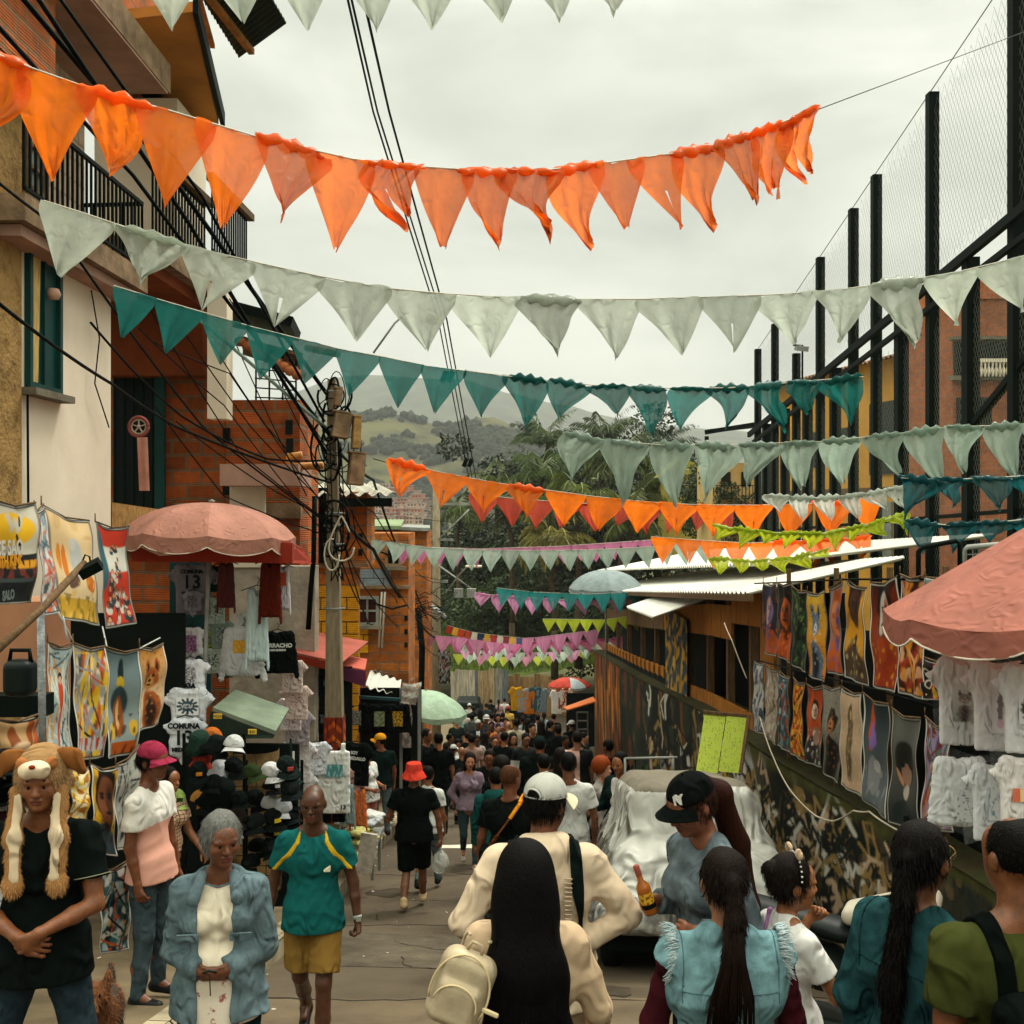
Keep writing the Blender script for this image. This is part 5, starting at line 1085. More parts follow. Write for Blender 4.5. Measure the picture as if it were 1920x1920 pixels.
bunting([(862, 1217, 46), (960, 1224, 46), (1060, 1222, 46), (1130, 1214, 46)], 13, 20, ['#c98fae', '#b9c2b4', '#c98fae', '#a8b8a6'], 'lowest bunting of alternating pink and pale pennants', crumple=(0, .4))
bunting([(850, 1226, 50), (950, 1232, 50), (1050, 1230, 50), (1122, 1216, 50)], 13, 20, ['#b9c24a', '#a8b8a6', '#d08aa6', '#b9c24a'], 'lowest and farthest bunting with yellow green pennants', crumple=(0, .4))
bunting([(838, 1172, 33), (880, 1184, 33), (920, 1190, 33), (980, 1196, 33)], 12, 14, ['#9c2f22', '#c9902a', '#b03a26', '#a8432c', '#d0c8b8', '#22324a', '#b8902c', '#9c2f22', '#c9c2b2', '#7a2a22', '#d0a83a', '#2a4a6a'], 'string of small rectangular country flags above the pink bunting', crumple=(0, 0), square=True, gap=.9)
# ================================================================== UMBRELLAS
def umbrella(root_loc, r, h, n, col, label, valance=.12, pole_h=2.4, dome=True, rim='#d8cdbb', tilt=(0, 0, 0), vent=True, colors=None):
 u = empty('parasol', root_loc, label, 'parasol', rz=tilt[2]); u.rotation_euler = tilt
 V = []; ns = 10; nr = 9
 for s in range(n):
  m2 = MB()
  def f(a, b, s=s):
   ang = 2*math.pi*(s+a)/n; rad = r*b; sag_ = 1-(1-math.cos(math.pi/n))*math.sin(a*math.pi)*.9
   z = (h*math.sqrt(max(0, 1-b*b*.86))-h*.37 if dome else h*(1-b))-.04*r*b*math.sin(a*math.pi)
   return (rad*sag_*math.cos(ang), rad*sag_*math.sin(ang), z)
  m2.grid(f, ns, nr)
  o = m2.build('canopy_panel', M_canvas, u, color=hx(colors[s % len(colors)] if colors else col)); o.data.flip_normals()
  m2 = MB(); zb = f(0, 1)[2]
  m2.grid(lambda a, b: tuple(Vector(f(a, 1))*1+Vector((0, 0, -valance*b*(.72+.28*math.sin(math.pi*a)**.5)))+Vector((.006*math.sin(a*14), .006*math.cos(a*11), 0))), 10, 3)
  m2.build('valance', M_canvas, o, color=hx(colors[s % len(colors)] if colors else col, .85))
  m2 = MB(); m2.tube([Vector(f(i/10, 1))+Vector((0, 0, -valance*(.72+.28*math.sin(math.pi*i/10)**.5))) for i in range(11)], .006, 4); m2.build('piping', mat('piping', src='obj', rough=.8, bump=0), o, color=hx(rim))
  m2 = MB(); a_ = 2*math.pi*s/n; m2.bar((0, 0, f(0, .1)[2]-.3), (r*.98*math.cos(a_), r*.98*math.sin(a_), f(0, 1)[2]-.02), .012); m2.build('rib', M_tin, u)
 m2 = MB(); m2.tube([(0, 0, h*.66 if dome else h*1.02), (0, 0, -pole_h)], .022, 8); m2.lathe([(0, .03), (.035, .015), (.03, 0)], (0, 0, h*.64 if dome else h*1.03), 10); m2.build('pole', M_tin, u)
 return u
c = P(398, 1002, 10.8); umbrella((c.x-.02, 10.8, c.z), .86, .52, 8, '#b47c6a', 'faded pink parasol with white piping over the clothes stall on the left', .15, 3.6, tilt=(.0, .04, .25))
c = P(1925, 1180, 5.3); umbrella((c.x+.05, 5.3, c.z+.07), .74, .48, 8, '#a86656', 'large faded red parasol cut by the right edge', .13, 2.2, dome=False, tilt=(0, 0, .28))
c = P(795, 1330, 25); umbrella((c.x, 25, c.z), 1.02, .72, 8, '#a9c2a8', 'pale mint parasol beside the stalls down the street', .12, 2.6, rim='#6f8f74', tilt=(0, .1, 0))
c = P(1136, 1095, 27); umbrella((c.x, 27, c.z-.1), .95, .75, 8, '#8d9b9c', 'blue grey parasol showing above the shed roof', .1, 2.6)
c = P(1068, 1284, 46); umbrella((c.x, 46, c.z), .95, .5, 8, '#c03e2c', 'small bright red parasol with pale panels in the distance', .08, 2.8, colors=['#c03e2c', '#bf3a2a', '#a9b4b8', '#c03e2c'])
# ================================================================== PEOPLE
def fur(o, n, L, seed, dz=-.5, w=.0022):
 me = o.data; r = random.Random(seed); mb = MB(); vs = me.vertices
 for i in range(n):
  v = vs[r.randrange(len(vs))]; nn = v.normal; d = (nn*.35+Vector((r.uniform(-.3, .3), r.uniform(-.3, .3), dz+r.uniform(-.3, .2)))).normalized()*L*r.uniform(.6, 1.2); s = d.cross(Vector((0, 0, 1)))
  s = (s.normalized() if s.length > 1e-6 else Vector((1, 0, 0)))*w
  mb.add([v.co-s, v.co+s, v.co+d+nn*.004], [(0, 1, 2)])
 return mb
V3 = lambda *a: np.array(a, float)
def nrm(v): v = np.array(v, float); return v/(np.linalg.norm(v)+1e-9)
def hand_prims(w, d, n, curl=.35, k=.008, spread=1.0, thumb=1, side=1, sc=1.0, point=False):
 """a palm with four bent fingers and a thumb: wrist w, direction d, palm normal n (palm side)"""
 d, n = nrm(d), nrm(n); s = nrm(np.cross(d, n))*side; o = []
 for t in (-1, 0, 1): o.append(rcone(w-s*.004*t, w+d*.075*sc+s*.022*t*sc, .019*sc, .016*sc, k=.014))
 for f, (off, Lm) in enumerate(((.031, .86), (.0105, 1.0), (-.0105, .95), (-.031, .75))):
  c = curl*(1+.12*f) if not (point and f == 0) else .05
  p = w+d*.078*sc+s*off*sc; a = c; dd = d+s*off*3*spread
  for L, r0, r1 in ((.04*Lm, .0098, .009), (.027*Lm, .009, .0082), (.02*Lm, .0082, .0068)):
   dr = nrm(math.cos(a)*nrm(dd)+math.sin(a)*n); q = p+dr*L*sc; o.append(rcone(p, q, r0*sc, r1*sc, k=.003)); p = q; a += c*1.15
 p = w+d*.022*sc+s*.02*sc*thumb; q = p+nrm(d*.6+s*.7*thumb+n*.45)*.04*sc; r_ = q+nrm(d*.9+s*.15*thumb+n*.45)*.032*sc; e = r_+nrm(d*.95+n*(.3+curl*.6))*.024*sc
 o += [rcone(p, q, .016*sc, .0125*sc, k=.012), rcone(q, r_, .012*sc, .0105*sc, k=.004), rcone(r_, e, .0105*sc, .0085*sc, k=.004)]
 return o
def human(x, d, H, rot, label, sex='m', skin='#8a5636', build=1.0, stance='stand', arms=None, head=(0, 0, 0), lean=(0, 0), hair=('short', '#120d0a'),
   top=('tee', '#101513'), bot=('jeans', '#35424a'), shoes='#1a1c1b', hat=None, h=.012, hb=None, zoff=0, belly=0, face=True, extras=None, name='person', group=None, legs=None, hscale=1.0, fold=.006, zground=None, near=False, furry=0):
 sc = H/1.75; zg = (G(d)+zoff) if zground is None else zground
 root = empty(name, (x, d, zg), label, 'person', group, R(rot)); root.scale = (sc,)*3
 hb = hb or h; fem = sex == 'f'; B = build
 lx, ly = lean   # shift of the upper body
 shw = (.158 if fem else .182)*(.5+.5*B); hipw = .098 if fem else .09
 def T(p):       # lean the trunk above the hips
  t = max(0, (p[2]-.93)/.5); return np.array([p[0]+lx*t, p[1]+ly*t, p[2]-.12*(abs(lx)+abs(ly))*t*t])
 sh = {s: T(V3(s*shw, .005, 1.385)) for s in (-1, 1)}
 if legs is None:
  if stance == 'walk': legs = {-1: (V3(-.085, -.16, .5), V3(-.08, -.24, .1)), 1: (V3(.09, -.02, .49), V3(.085, .26, .2))}
  elif stance == 'walk2': legs = {1: (V3(.085, -.15, .5), V3(.08, -.22, .1)), -1: (V3(-.09, 0, .49), V3(-.085, .25, .19))}
  elif stance == 'wide': legs = {-1: (V3(-.17, -.03, .5), V3(-.22, 0, .085)), 1: (V3(.17, -.03, .5), V3(.22, 0, .085))}
  else: legs = {-1: (V3(-.105, -.02, .49), V3(-.115, .02, .085)), 1: (V3(.105, -.01, .49), V3(.12, .02, .085))}
 if arms is None: arms = {s: dict(u=(s*.16, .02, -1), f=(s*.04, -.22, -1), n=(-s, 0, 0)) for s in (-1, 1)}
 A_ = {}
 for s in (-1, 1):
  a = dict(arms.get(s) or dict(u=(s*.16, .02, -1), f=(s*.04, -.22, -1)))
  el = sh[s]+nrm(a['u'])*.285; wr = el+nrm(a['f'])*.245; A_[s] = dict(sh=sh[s], el=el, wr=wr, fd=nrm(a['f']), n=np.array(a.get('n', (-s, 0, 0)), float), curl=a.get('curl', .4), hd=nrm(a.get('hd', a['f'])), thumb=a.get('thumb', 1), point=a.get('point', False))
  A_[s]['side'] = a.get('side', 1 if s > 0 else -1)
 NK = T(V3(0, .015, 1.47)); HC = T(V3(0, -.012, 1.635))
 Rm = np.array(Euler((R(head[0]), R(head[2]), R(head[1])), 'XYZ').to_matrix()); piv = T(V3(0, .01, 1.55)); he = (R(head[0]), R(head[2]), R(head[1]))
 def Q(p): return Rm@((np.array(p)*hscale+HC)-piv)+piv
 E = lambda c, r, **k: ell(Q(c), np.array(r)*hscale, rot=he, **k)
 RC = lambda a, b, ra, rb, **k: rcone(Q(a), Q(b), ra*hscale, rb*hscale, **k)
 def trunk(o, z_hem=None, flare=0, k=.05):
  c = [((0, -1, 0), (0, 9, 0))]; cl = [((0, 0, -1), (0, 0, z_hem))] if z_hem is not None else None
  wv = 1 if not fem else .86
  P_ = [rcone(T(V3(-shw*.8, .01, 1.37)), T(V3(shw*.8, .01, 1.37)), .052+o, k=.03, clip=cl, sq=(1, 1.1, 1)),
    rcone(T(V3(-.06*B, .005, 1.28)), T(V3(.06*B, .005, 1.28)), .122*B+o, k=.04, sq=(1, .78, 1), clip=cl),
    rcone(T(V3(0, 0, 1.27)), T(V3(0, 0, 1.06)), .148*B*wv+o, .125*B*wv+o+belly*.5, k=.04, sq=(1, .7+belly, 1), clip=cl),
    rcone(T(V3(0, .0, 1.06)), (0, .0, .93), .125*B*wv+o+belly*.5, (.138 if fem else .13)*B+o, k=.04, sq=(1.22, .78+belly*.8, 1), clip=cl)]
  P_ += [rcone(T(V3(s*.03, .018, 1.455)), T(V3(s*shw*.86, .012, 1.385)), .042+o*.5, .044+o*.9, k=.03, clip=cl) for s in (-1, 1)]
  if z_hem is not None and z_hem < .93: P_.append(rcone((0, -.008, .95), (0, -.016, z_hem-.06), .138*B+o, .146*B+o+flare, k=.03, sq=(1.3, 1.0, 1), clip=cl))
  if fem: P_ += [ell(T(V3(s*.07, -.085, 1.27)), (.06+o, .055+o, .06+o), k=.03, clip=cl) for s in (-1, 1)]
  if belly: P_.append(ell(T(V3(0, -.07, 1.06)), (.13+o, .1+belly*.3+o, .12), k=.05, clip=cl))
  return P_
 body = trunk(-.008)
 body += [rcone((-.05, 0, .92), (.05, 0, .92), .1*B, k=.04)]
 for s in (-1, 1):
  kn, an = legs[s]; body += [rcone((s*hipw, 0, .9), kn, .082*B, .052, k=.03), rcone(kn, kn*.45+an*.55+V3(0, .018, 0), .05, .05, k=.02), rcone(kn*.45+an*.55+V3(0, .018, 0), an, .048, .036, k=.02), rcone(an, an+V3(0, -.1, -.05), .035, .028, k=.02)]
  a = A_[s]; body += [rcone(a['sh'], a['el'], .05*B, .036, k=.03), ell(a['sh'], (.048*B,)*3, k=.03), rcone(a['el'], a['el']*.6+a['wr']*.4, .037, .036, k=.02), rcone(a['el']*.6+a['wr']*.4, a['wr'], .036, .024, k=.015)]
  body += hand_prims(a['wr'], a['hd'], a['n'], a['curl'], side=a['side'], thumb=a['thumb'], sc=.92 if fem else 1.0, point=a['point'])
 ng = .047 if fem else .056
 body += [rcone(NK, Q((0, .012, -.06)), ng+.004, ng, k=.03), rcone(T(V3(-.07, .015, 1.44)), T(V3(.07, .015, 1.44)), .035, k=.04)]
 body += [E((0, .012, .022), (.074, .092, .098), k=.02), RC((0, -.03, -.015), (0, -.052, -.082), .064, .034 if fem else .038, k=.03), E((0, -.02, -.045), (.062, .06, .06), k=.03)]
 if near or face:
  body += [E((0, -.058, .035), (.058, .04, .05), k=.02)]
  if near:
   body += [E((s*.03, -.083, .0195), (.026, .013, .009), k=.012) for s in (-1, 1)]
   body += [E((s*.042, -.062, -.025), (.026, .026, .024), k=.02) for s in (-1, 1)]
   body += [E((s*.031, -.1, -.0005), (.0175, .014, .0078), k=.007, op='s') for s in (-1, 1)]
   body += [RC((0, -.085, .012), (0, -.109, -.027), .0085, .0125, k=.01), E((-.0125, -.1, -.031), (.009, .011, .008), k=.006), E((.0125, -.1, -.031), (.009, .011, .008), k=.006)]
   body += [E((0, -.088, -.0555), (.026, .017, .0085), k=.005), E((0, -.087, -.068), (.022, .0165, .009), k=.005), E((0, -.107, -.0615), (.024, .01, .0016), k=.003, op='s'), E((0, -.08, -.09), (.02, .017, .016), k=.015)]
  else: body += [RC((0, -.085, .012), (0, -.107, -.028), .01, .014, k=.01), E((s_ := 0, -.088, -.06), (.024, .014, .012), k=.008)]+[E((s*.031, -.1, .0), (.02, .016, .012), k=.01, op='s') for s in (-1, 1)]
 body += [E((s*.077, .012, -.005), (.013, .02, .031), k=.006) for s in (-1, 1)]
 lipc = Q((0, -.105, -.0615))
 m_lip = mat('lips', hx('#61342a'), rough=.5, var=.1, bump=0) if not near or True else None
 def cls(c):
  if not (near or face): return np.zeros(len(c), int)
  q = (c-piv)@Rm; q = (q+piv-HC)/hscale
  return ((abs(q[:, 0]) < .023*(1-((q[:, 2]+.0615)/.02)**2)) & (abs(q[:, 2]+.062) < .0125) & (q[:, 1] < -.088)).astype(int)
 me = sdf('body', body, hb, cls=cls if near else None, mats=[M_skin]+([m_lip] if near else []))
 link('body', me, None, root, color=hx(skin))
 if near:
  for s in (-1, 1):
   ey = MB(); c = Q((s*.031, -.0775, -.0015)); ey.lathe([(.0125*math.sin(a), .0125*math.cos(a)) for a in np.linspace(0, 3.14159, 9)], (0, 0, 0), 12)
   eo = ey.build('eye', mat('eye_white', hx('#6e655c'), rough=.3, bump=0, var=.05), root); eo.location = c; eo.rotation_euler = he
   ir = MB(); ir.box((0, -.0115, 0), (.013, .004, .013), bev=.002); ir.build('iris', mat('iris', hx('#140c08'), rough=.2, bump=0), eo)
   link('eyebrow', sdf('eyebrow', [rcone(Q((s*.013, -.0955, .024)), Q((s*.034, -.0945, .030)), .0035, .0038, k=.004), rcone(Q((s*.034, -.0945, .030)), Q((s*.05, -.083, .0255)), .0036, .002, k=.004)], .0035, mats=[M_hair]), None, root, color=hx(hair[1] if hair[1] not in ('#8c8c86',) else '#4a4640', .8))
 kind, col = top[0], top[1]; M_top = M_denim if 'denim' in kind else M_cloth
 sl = {'tee': .62, 'long': 2, 'hoodie': 2, 'denimjacket': 2, 'denimvest': .12, 'tank': 0}[kind]
 zh = top[2] if len(top) > 2 else (.86 if kind in ('tee', 'hoodie', 'denimjacket') else .93)
 o = {'tee': .012, 'long': .016, 'hoodie': .02, 'denimjacket': .023, 'denimvest': .016, 'tank': .008}[kind]
 sp = trunk(o, zh, .012)
 if kind == 'denimjacket' and (len(top) > 3 and top[3] == 'open'):
  sp.append(rbox((0, -.2, 1.1), (.075, .16, .62), op='s', k=.02)); sp.append(ell((0, -.15, 1.5), (.085, .12, .1), op='s', k=.02))
 for s in (-1, 1):
  a = A_[s]; dv = nrm(a['el']-a['sh'])
  if sl < 1 and sl > 0:
   e = a['sh']+dv*.285*sl; sp += [rcone(a['sh']-dv*.0, e+dv*.05, .052*B+o, .058*B+o*1.1, k=.03, clip=(tuple(dv), tuple(e)))]
  elif sl >= 1:
   wd = nrm(a['wr']-a['el']); e = a['wr']-wd*.012
   sp += [rcone(a['sh'], a['el'], .053*B+o*.8, .042+o, k=.03), rcone(a['el'], e+wd*.05, .042+o, .03+o*.8, k=.02, clip=(tuple(wd), tuple(e)))]
   if kind in ('hoodie', 'denimjacket'): sp.append(rcone(e-wd*.045, e, .034+o*.9, .033+o*.9, k=.01, clip=(tuple(wd), tuple(e+wd*.002))))
 if kind in ('tee', 'long'): sp.append(rcone(T(V3(0, .01, 1.445)), T(V3(0, .012, 1.47)), .06+o*.4, .058, k=.03)); sp.append(rcone(T(V3(0, -.03, 1.475)), T(V3(0, -.03, 1.53)), .056, .075, k=.008, op='s'))
 if kind in ('hoodie',): sp += [rcone(T(V3(-.07, .05, 1.47)), T(V3(.07, .05, 1.47)), .055, k=.03), rcone(T(V3(0, .09, 1.44)), T(V3(0, .11, 1.37)), .085, .05, k=.04, sq=(1.3, .7, 1)), rcone(T(V3(0, -.02, 1.49)), T(V3(0, -.02, 1.6)), .062, .08, k=.015, op='s')]
 if 'denim' in kind: sp += [rcone(T(V3(-.07, .02, 1.455)), T(V3(.07, .02, 1.455)), .045, k=.02), rcone(T(V3(0, -.03, 1.49)), T(V3(0, -.03, 1.6)), .06, .08, k=.01, op='s')]
 if kind == 'tank': sp += [rcone(T(V3(s*.2, -.2, 1.40)), T(V3(s*.2, .2, 1.40)), .09, k=.01, op='s') for s in (-1, 1)]
 cls2 = top[4] if len(top) > 4 else None
 so = link('shirt' if kind not in ('hoodie', 'denimjacket', 'denimvest') else {'hoodie': 'hoodie', 'denimjacket': 'jacket', 'denimvest': 'vest'}[kind], sdf('shirt', sp, h, fold=fold, ffreq=27, seed=len(label), mats=[M_top]+([cls2[0]] if cls2 else []), cls=(cls2[1] if cls2 else None)), None, root, color=hx(col))
 bk, bc_ = bot[0], bot[1]; hem = bot[2] if len(bot) > 2 else None; w = {'jeans': .012, 'trousers': .018, 'shorts': .03, 'leggings': .004}[bk]
 bp = [rcone((-.05, 0, .94), (.05, 0, .94), (.115 if fem else .105)*B+w*.5, k=.04, sq=(1, .86, 1), clip=((0, 0, 1), (0, 0, 1.02)))]
 for s in (-1, 1):
  kn, an = legs[s]; hp = V3(s*hipw, 0, .9)
  if bk == 'shorts':
   e = hp+(kn-hp)*(hem or .95); dv = nrm(kn-hp); bp.append(rcone(hp, e+dv*.05, .086*B+w*.6, .085+w*.7, k=.03, clip=(tuple(dv), tuple(e))))
  else:
   dv = nrm(an-kn); bp += [rcone(hp, kn, (.094 if fem else .088)*B+w, .058+w, k=.03), rcone(kn, an, .056+w, .042+w*.9, k=.02, clip=((0, 0, -1), (0, 0, an[2]-.04)))]
 link({'jeans': 'jeans', 'trousers': 'trousers', 'shorts': 'shorts', 'leggings': 'leggings'}[bk], sdf('trousers', bp, h, fold=fold*.9, ffreq=26, seed=3+len(label), mats=[M_denim if bk == 'jeans' else M_cloth]), None, root, color=hx(bc_))
 for s in (-1, 1):
  kn, an = legs[s]; ly_ = an[2]-.085; dz = .05 if ly_ > .04 else 0; t = an+V3(0, -.15, -.055-dz*1.4)
  link('shoe', sdf('shoe', [rcone(an+V3(0, .03, -.045), t, .043, .036, k=.02, sq=(.95, 1, .9)), rcone(an+V3(0, .01, -.03), an+V3(0, .005, .01), .045, .042, k=.02)], h*.9, gclip=None if dz else [((0, 0, -1), (0, 0, .002+max(0, ly_)))], mats=[M_plast]), None, root, color=hx(shoes))
 hk, hc = hair
 if hk != 'none':
  g = []; hh = []
  if hk in ('short', 'grey', 'fade', 'long', 'pony', 'bun'):
   t_ = {'short': .009, 'grey': .016, 'fade': .005, 'long': .02, 'pony': .01, 'bun': .01}[hk]
   hh = [E((0, .018, .03), (.076+t_, .09+t_, .095+t_), k=.01)]
   if hk in ('long',): hh += [RC((s*.06, .01, .0), (s*.068, .0, -.13), .03, .03, k=.03) for s in (-1, 1)]
   cut = [E((0, -.095, -.035), (.07, .075, .088), k=.01, op='s'), E((0, -.03, -.115), (.1, .09, .06), k=.015, op='s') if hk != 'long' else E((0, -.09, -.06), (.055, .06, .09), k=.01, op='s')]
   if hk == 'fade': cut += [E((0, .02, -.09), (.1, .12, .07), k=.02, op='s'), E((0, -.03, .15), (.045, .06, .06), k=.01, op='s')]
   hh += cut
  if hk == 'afro': hh = [E((0, .02, .04), (.12, .12, .12), k=.01), E((0, -.1, -.03), (.075, .08, .08), k=.01, op='s')]
  if hk == 'long':
   L = hair_len.get(label, .42)
   hh += [rcone(Q((0, .05, .0)), Q((0, .07, -.12)), .078, .082, k=.03, sq=(1.1, .8, 1)), rcone(Q((0, .07, -.12)), T(V3(0, .125, 1.5-L*.55)), .08, .085, k=.03, sq=(1.25, .55, 1)), rcone(T(V3(0, .125, 1.5-L*.55)), T(V3(0, .135, 1.5-L)), .085, .06, k=.03, sq=(1.15, .5, 1))]
  if hk == 'pony':
   L = hair_len.get(label, .36)
   hh += [E((0, .1, .03), (.03, .03, .03), k=.02), rcone(Q((0, .11, .02)), Q((0, .135, -.1)), .026, .036, k=.02), rcone(Q((0, .135, -.1)), T(V3(.02, .15, 1.45-L*.4)), .036, .042, k=.02, sq=(1, .7, 1)), rcone(T(V3(.02, .15, 1.45-L*.4)), T(V3(.03, .14, 1.45-L)), .042, .014, k=.02, sq=(1, .6, 1))]
  if hk == 'bun': hh += [E((0, .1, .06), (.04, .04, .04), k=.01)]
  ho = link('hair', sdf('hair', hh, min(h, .009 if near else h), fold=.003 if near else .002, ffreq=70, mats=[M_hair]), None, root, color=hx(hc))
  if h < .0125 and d < 10: f_ = fur(ho, 2600 if hk != 'fade' else 900, .035 if hk != 'fade' else .008, len(label), -1.1).build('hair_strands', M_hair, ho, color=hx(hc))
 if hat:
  hkind, hcol = hat[0], hat[1]
  if hkind == 'cap' or hkind == 'backcap':
   f = 1; hp = [E((0, .012, .045), (.092, .106, .092), k=.01, clip=[(tuple(Rm@V3(0, 0, -1)), tuple(Q((0, 0, .035))))])]
   if hkind == 'backcap': hp.append(E((0, .125, .045), (.04, .05, .035), k=.006, op='s'))
   co = link('cap', sdf('cap', hp, min(h, .007), fold=.001, mats=[M_cloth]), None, root, color=hx(hcol))
   y = -.115*f; bm = MB()
   def bf(u, v, f=f):
    a_ = (u-.5)*2.3; rr_ = .098+.075*v*math.cos(a_)**.7 if abs(a_) < 1.56 else .098
    return Q((rr_*math.sin(a_)*.88, .012-f*rr_*math.cos(a_)*1.02, .042-.018*v-.03*(u-.5)**2*4*(.3+v)))
   bm.grid(bf, 14, 5); bm.grid(lambda u, v: Vector(bf(u, v))-Vector(Rm@V3(0, 0, .004)), 14, 5)
   bm.build('brim', M_cloth, co, color=hx(hat[2] if len(hat) > 2 else hcol))
   bt = MB(); bt.lathe([(.008, -.002), (.007, .003), (0, .005)], Q((0, .012, .137)), 8); bt.build('button', M_cloth, co, color=hx(hcol))
  elif hkind == 'bucket':
   bm = MB()
   prof_ = [(.0, .14), (.06, .138), (.088, .128), (.094, .11), (.104, .04), (.11, .03), (.15, -.035), (.154, -.045), (.146, -.044), (.1, .025)]
   bm.grid(lambda u, v: Q((np.interp(v*(len(prof_)-1), range(len(prof_)), [p_[0] for p_ in prof_])*math.cos(u*6.2832), .012+np.interp(v*(len(prof_)-1), range(len(prof_)), [p_[0] for p_ in prof_])*math.sin(u*6.2832)*1.08, np.interp(v*(len(prof_)-1), range(len(prof_)), [p_[1] for p_ in prof_])+.006*math.sin(u*19)*(v > .6))), 32, 27)
   bm.build('bucket_hat', M_cloth, root, color=hx(hcol))
  elif hkind == 'beanie': link('beanie', sdf('beanie', [E((0, .012, .05), (.09, .103, .095), k=.01, clip=[(tuple(Rm@V3(0, 0, -1)), tuple(Q((0, 0, .02))))])], h, mats=[M_cloth]), None, root, color=hx(hcol))
 if extras: extras(root, dict(band=lambda nm, reg, col_, m=None, inf=.007, hh=None: link(nm, sdf(nm, sp, hh or h*.85, fold=fold, ffreq=27, seed=len(label), inflate=inf, region=reg, mats=[m or M_cloth]), None, root, color=hx(col_)), trunk=trunk, h=h, Q=Q, A=A_, T=T, he=he, legs=legs, Rm=Rm, E=E, RC=RC, sh=sh, cls=cls, shirt=so))
 return root
hair_len = {}; ny_hand = []
def X(px, d): return (px-960)/FOC*d
def part_sdf(name, prims, h, root, col, m=None, **k): return link(name, sdf(name, prims, h, mats=[m or M_cloth], **k), None, root, color=hx(col))
def seams(c, col, back=True):
 rg = [rcone(V3(-.17, 0, 1.29), V3(.17, 0, 1.29), .0042, sq=(1, 60, 1))]+[rcone(V3(s*.075, 0, 1.29), V3(s*.05, 0, .9), .0038, sq=(1, 60, 1)) for s in (-1, 1)]+[rcone(V3(s*.165, 0, 1.5), V3(s*.172, 0, 1.25), .004, sq=(1, 60, 1)) for s in (-1, 1)]
 c['band']('seams', rg, col, M_denim, inf=.0035)
arm = lambda u, f, **k: dict(u=u, f=f, **k)
def ex_dog(r, c):
 Q, E, RC = c['Q'], c['E'], c['RC']
 hat_ = part_sdf('plush_hat', [E((0, .02, .045), (.108, .12, .115), k=.02), RC((0, .03, 0), (0, .04, -.09), .105, .09, k=.04), E((0, -.1, -.045), (.066, .09, .1), op='s', k=.02), E((0, .0, -.17), (.2, .2, .06), op='s', k=.02)]
    , .007, r, '#9c7850', fold=.003, ffreq=60); fur(hat_, 5000, .014, 3, -.8, w=.0016).build('plush_pile', M_cloth, hat_, color=hx('#a8845c'))
 part_sdf('muzzle', [E((0, -.105, .085), (.058, .045, .036), k=.02), E((-.03, -.115, .078), (.03, .03, .03), k=.02), E((.03, -.115, .078), (.03, .03, .03), k=.02)], .006, hat_, '#d8c2a4', fold=.002, ffreq=50)
 part_sdf('nose', [E((0, -.145, .105), (.014, .01, .01), k=.004)], .004, hat_, '#7a3020')
 for s in (-1, 1):
  part_sdf('ear', [RC((s*.085, .0, .12), (s*.13, -.01, .1), .024, .03, k=.03, sq=(1, .5, 1)), RC((s*.13, -.01, .1), (s*.17, -.01, .04), .03, .018, k=.03, sq=(1, .5, 1))], .006, hat_, '#8a562c', fold=.002, ffreq=40)
  part_sdf('ear_patch', [E((s*.06, -.075, .1), (.024, .02, .028), k=.01)], .006, hat_, '#a86a3c')
  st = part_sdf('paw_strap', [RC((s*.088, -.04, -.03), (s*.093, -.1, -.2), .034, .034, k=.02, sq=(1, .5, 1)), RC((s*.093, -.1, -.2), (s*.088, -.135, -.38), .034, .036, k=.02, sq=(1, .45, 1)), E((s*.088, -.14, -.41), (.04, .028, .042), k=.02)], .008, r, '#9c7044', fold=.003, ffreq=40)
  fur(st, 1800, .012, 4, -.9, w=.0015).build('plush_pile', M_cloth, st, color=hx('#a67a4c'))
  part_sdf('strap_lining', [RC((s*.076, -.066, -.05), (s*.082, -.122, -.2), .02, .022, k=.02, sq=(1, .4, 1)), RC((s*.082, -.122, -.2), (s*.078, -.153, -.37), .022, .022, k=.02, sq=(1, .35, 1))], .007, st, '#c9b496', fold=.002, ffreq=40)
 for s in (1,):
  mb = MB(); a = c['A'][s]; e = a['sh']+nrm(a['el']-a['sh'])*.165; dv = nrm(a['el']-a['sh'])
  mb.tube([e, e+dv*.004], .079, 20, cap=False); mb.build('sleeve_stripe', mat('stripe', hx('#8c8a70'), bump=0), r)
human(X(80, 4.3), 4.3, 1.66, 6, 'young man in a brown plush dog hat and black shirt with crossed hands', skin='#7c4a2c', near=True, h=.009, hb=.0055, build=1.03, zoff=.2, belly=.0,
  arms={-1: arm((-.16, -.22, -1), (.8, -.62, -.3), n=(.2, .9, -.2), hd=(1, -.1, -.5), curl=.35, side=-1, thumb=1), 1: arm((.18, -.22, -1), (-.78, -.72, -.25), n=(-.2, .9, 0), hd=(-.9, -.05, -.5), curl=.5)},
  hair=('short', '#0c0806'), top=('tee', '#0a100e', .8), bot=('jeans', '#26333a'), head=(4, 4, 0), extras=ex_dog, stance='wide', fold=.008)
def beard(r, c): part_sdf('beard', [c['RC']((0, -.028, -.02), (0, -.05, -.084), .066, .04, k=.02), c['E']((0, -.104, -.062), (.026, .022, .011), op='s', k=.006), c['E']((0, -.09, .0), (.058, .06, .046), op='s', k=.01), c['E']((0, .07, -.03), (.1, .06, .12), op='s', k=.01)], .006, r, '#0e0a08', M_hair, fold=.002, ffreq=60)
pink_low = (mat('faded_pink_cloth', hx('#cf9784'), rough=.9, var=.15, scale=3), lambda c: (c[:, 2]+c[:, 1]*.45 < 1.19).astype(int))
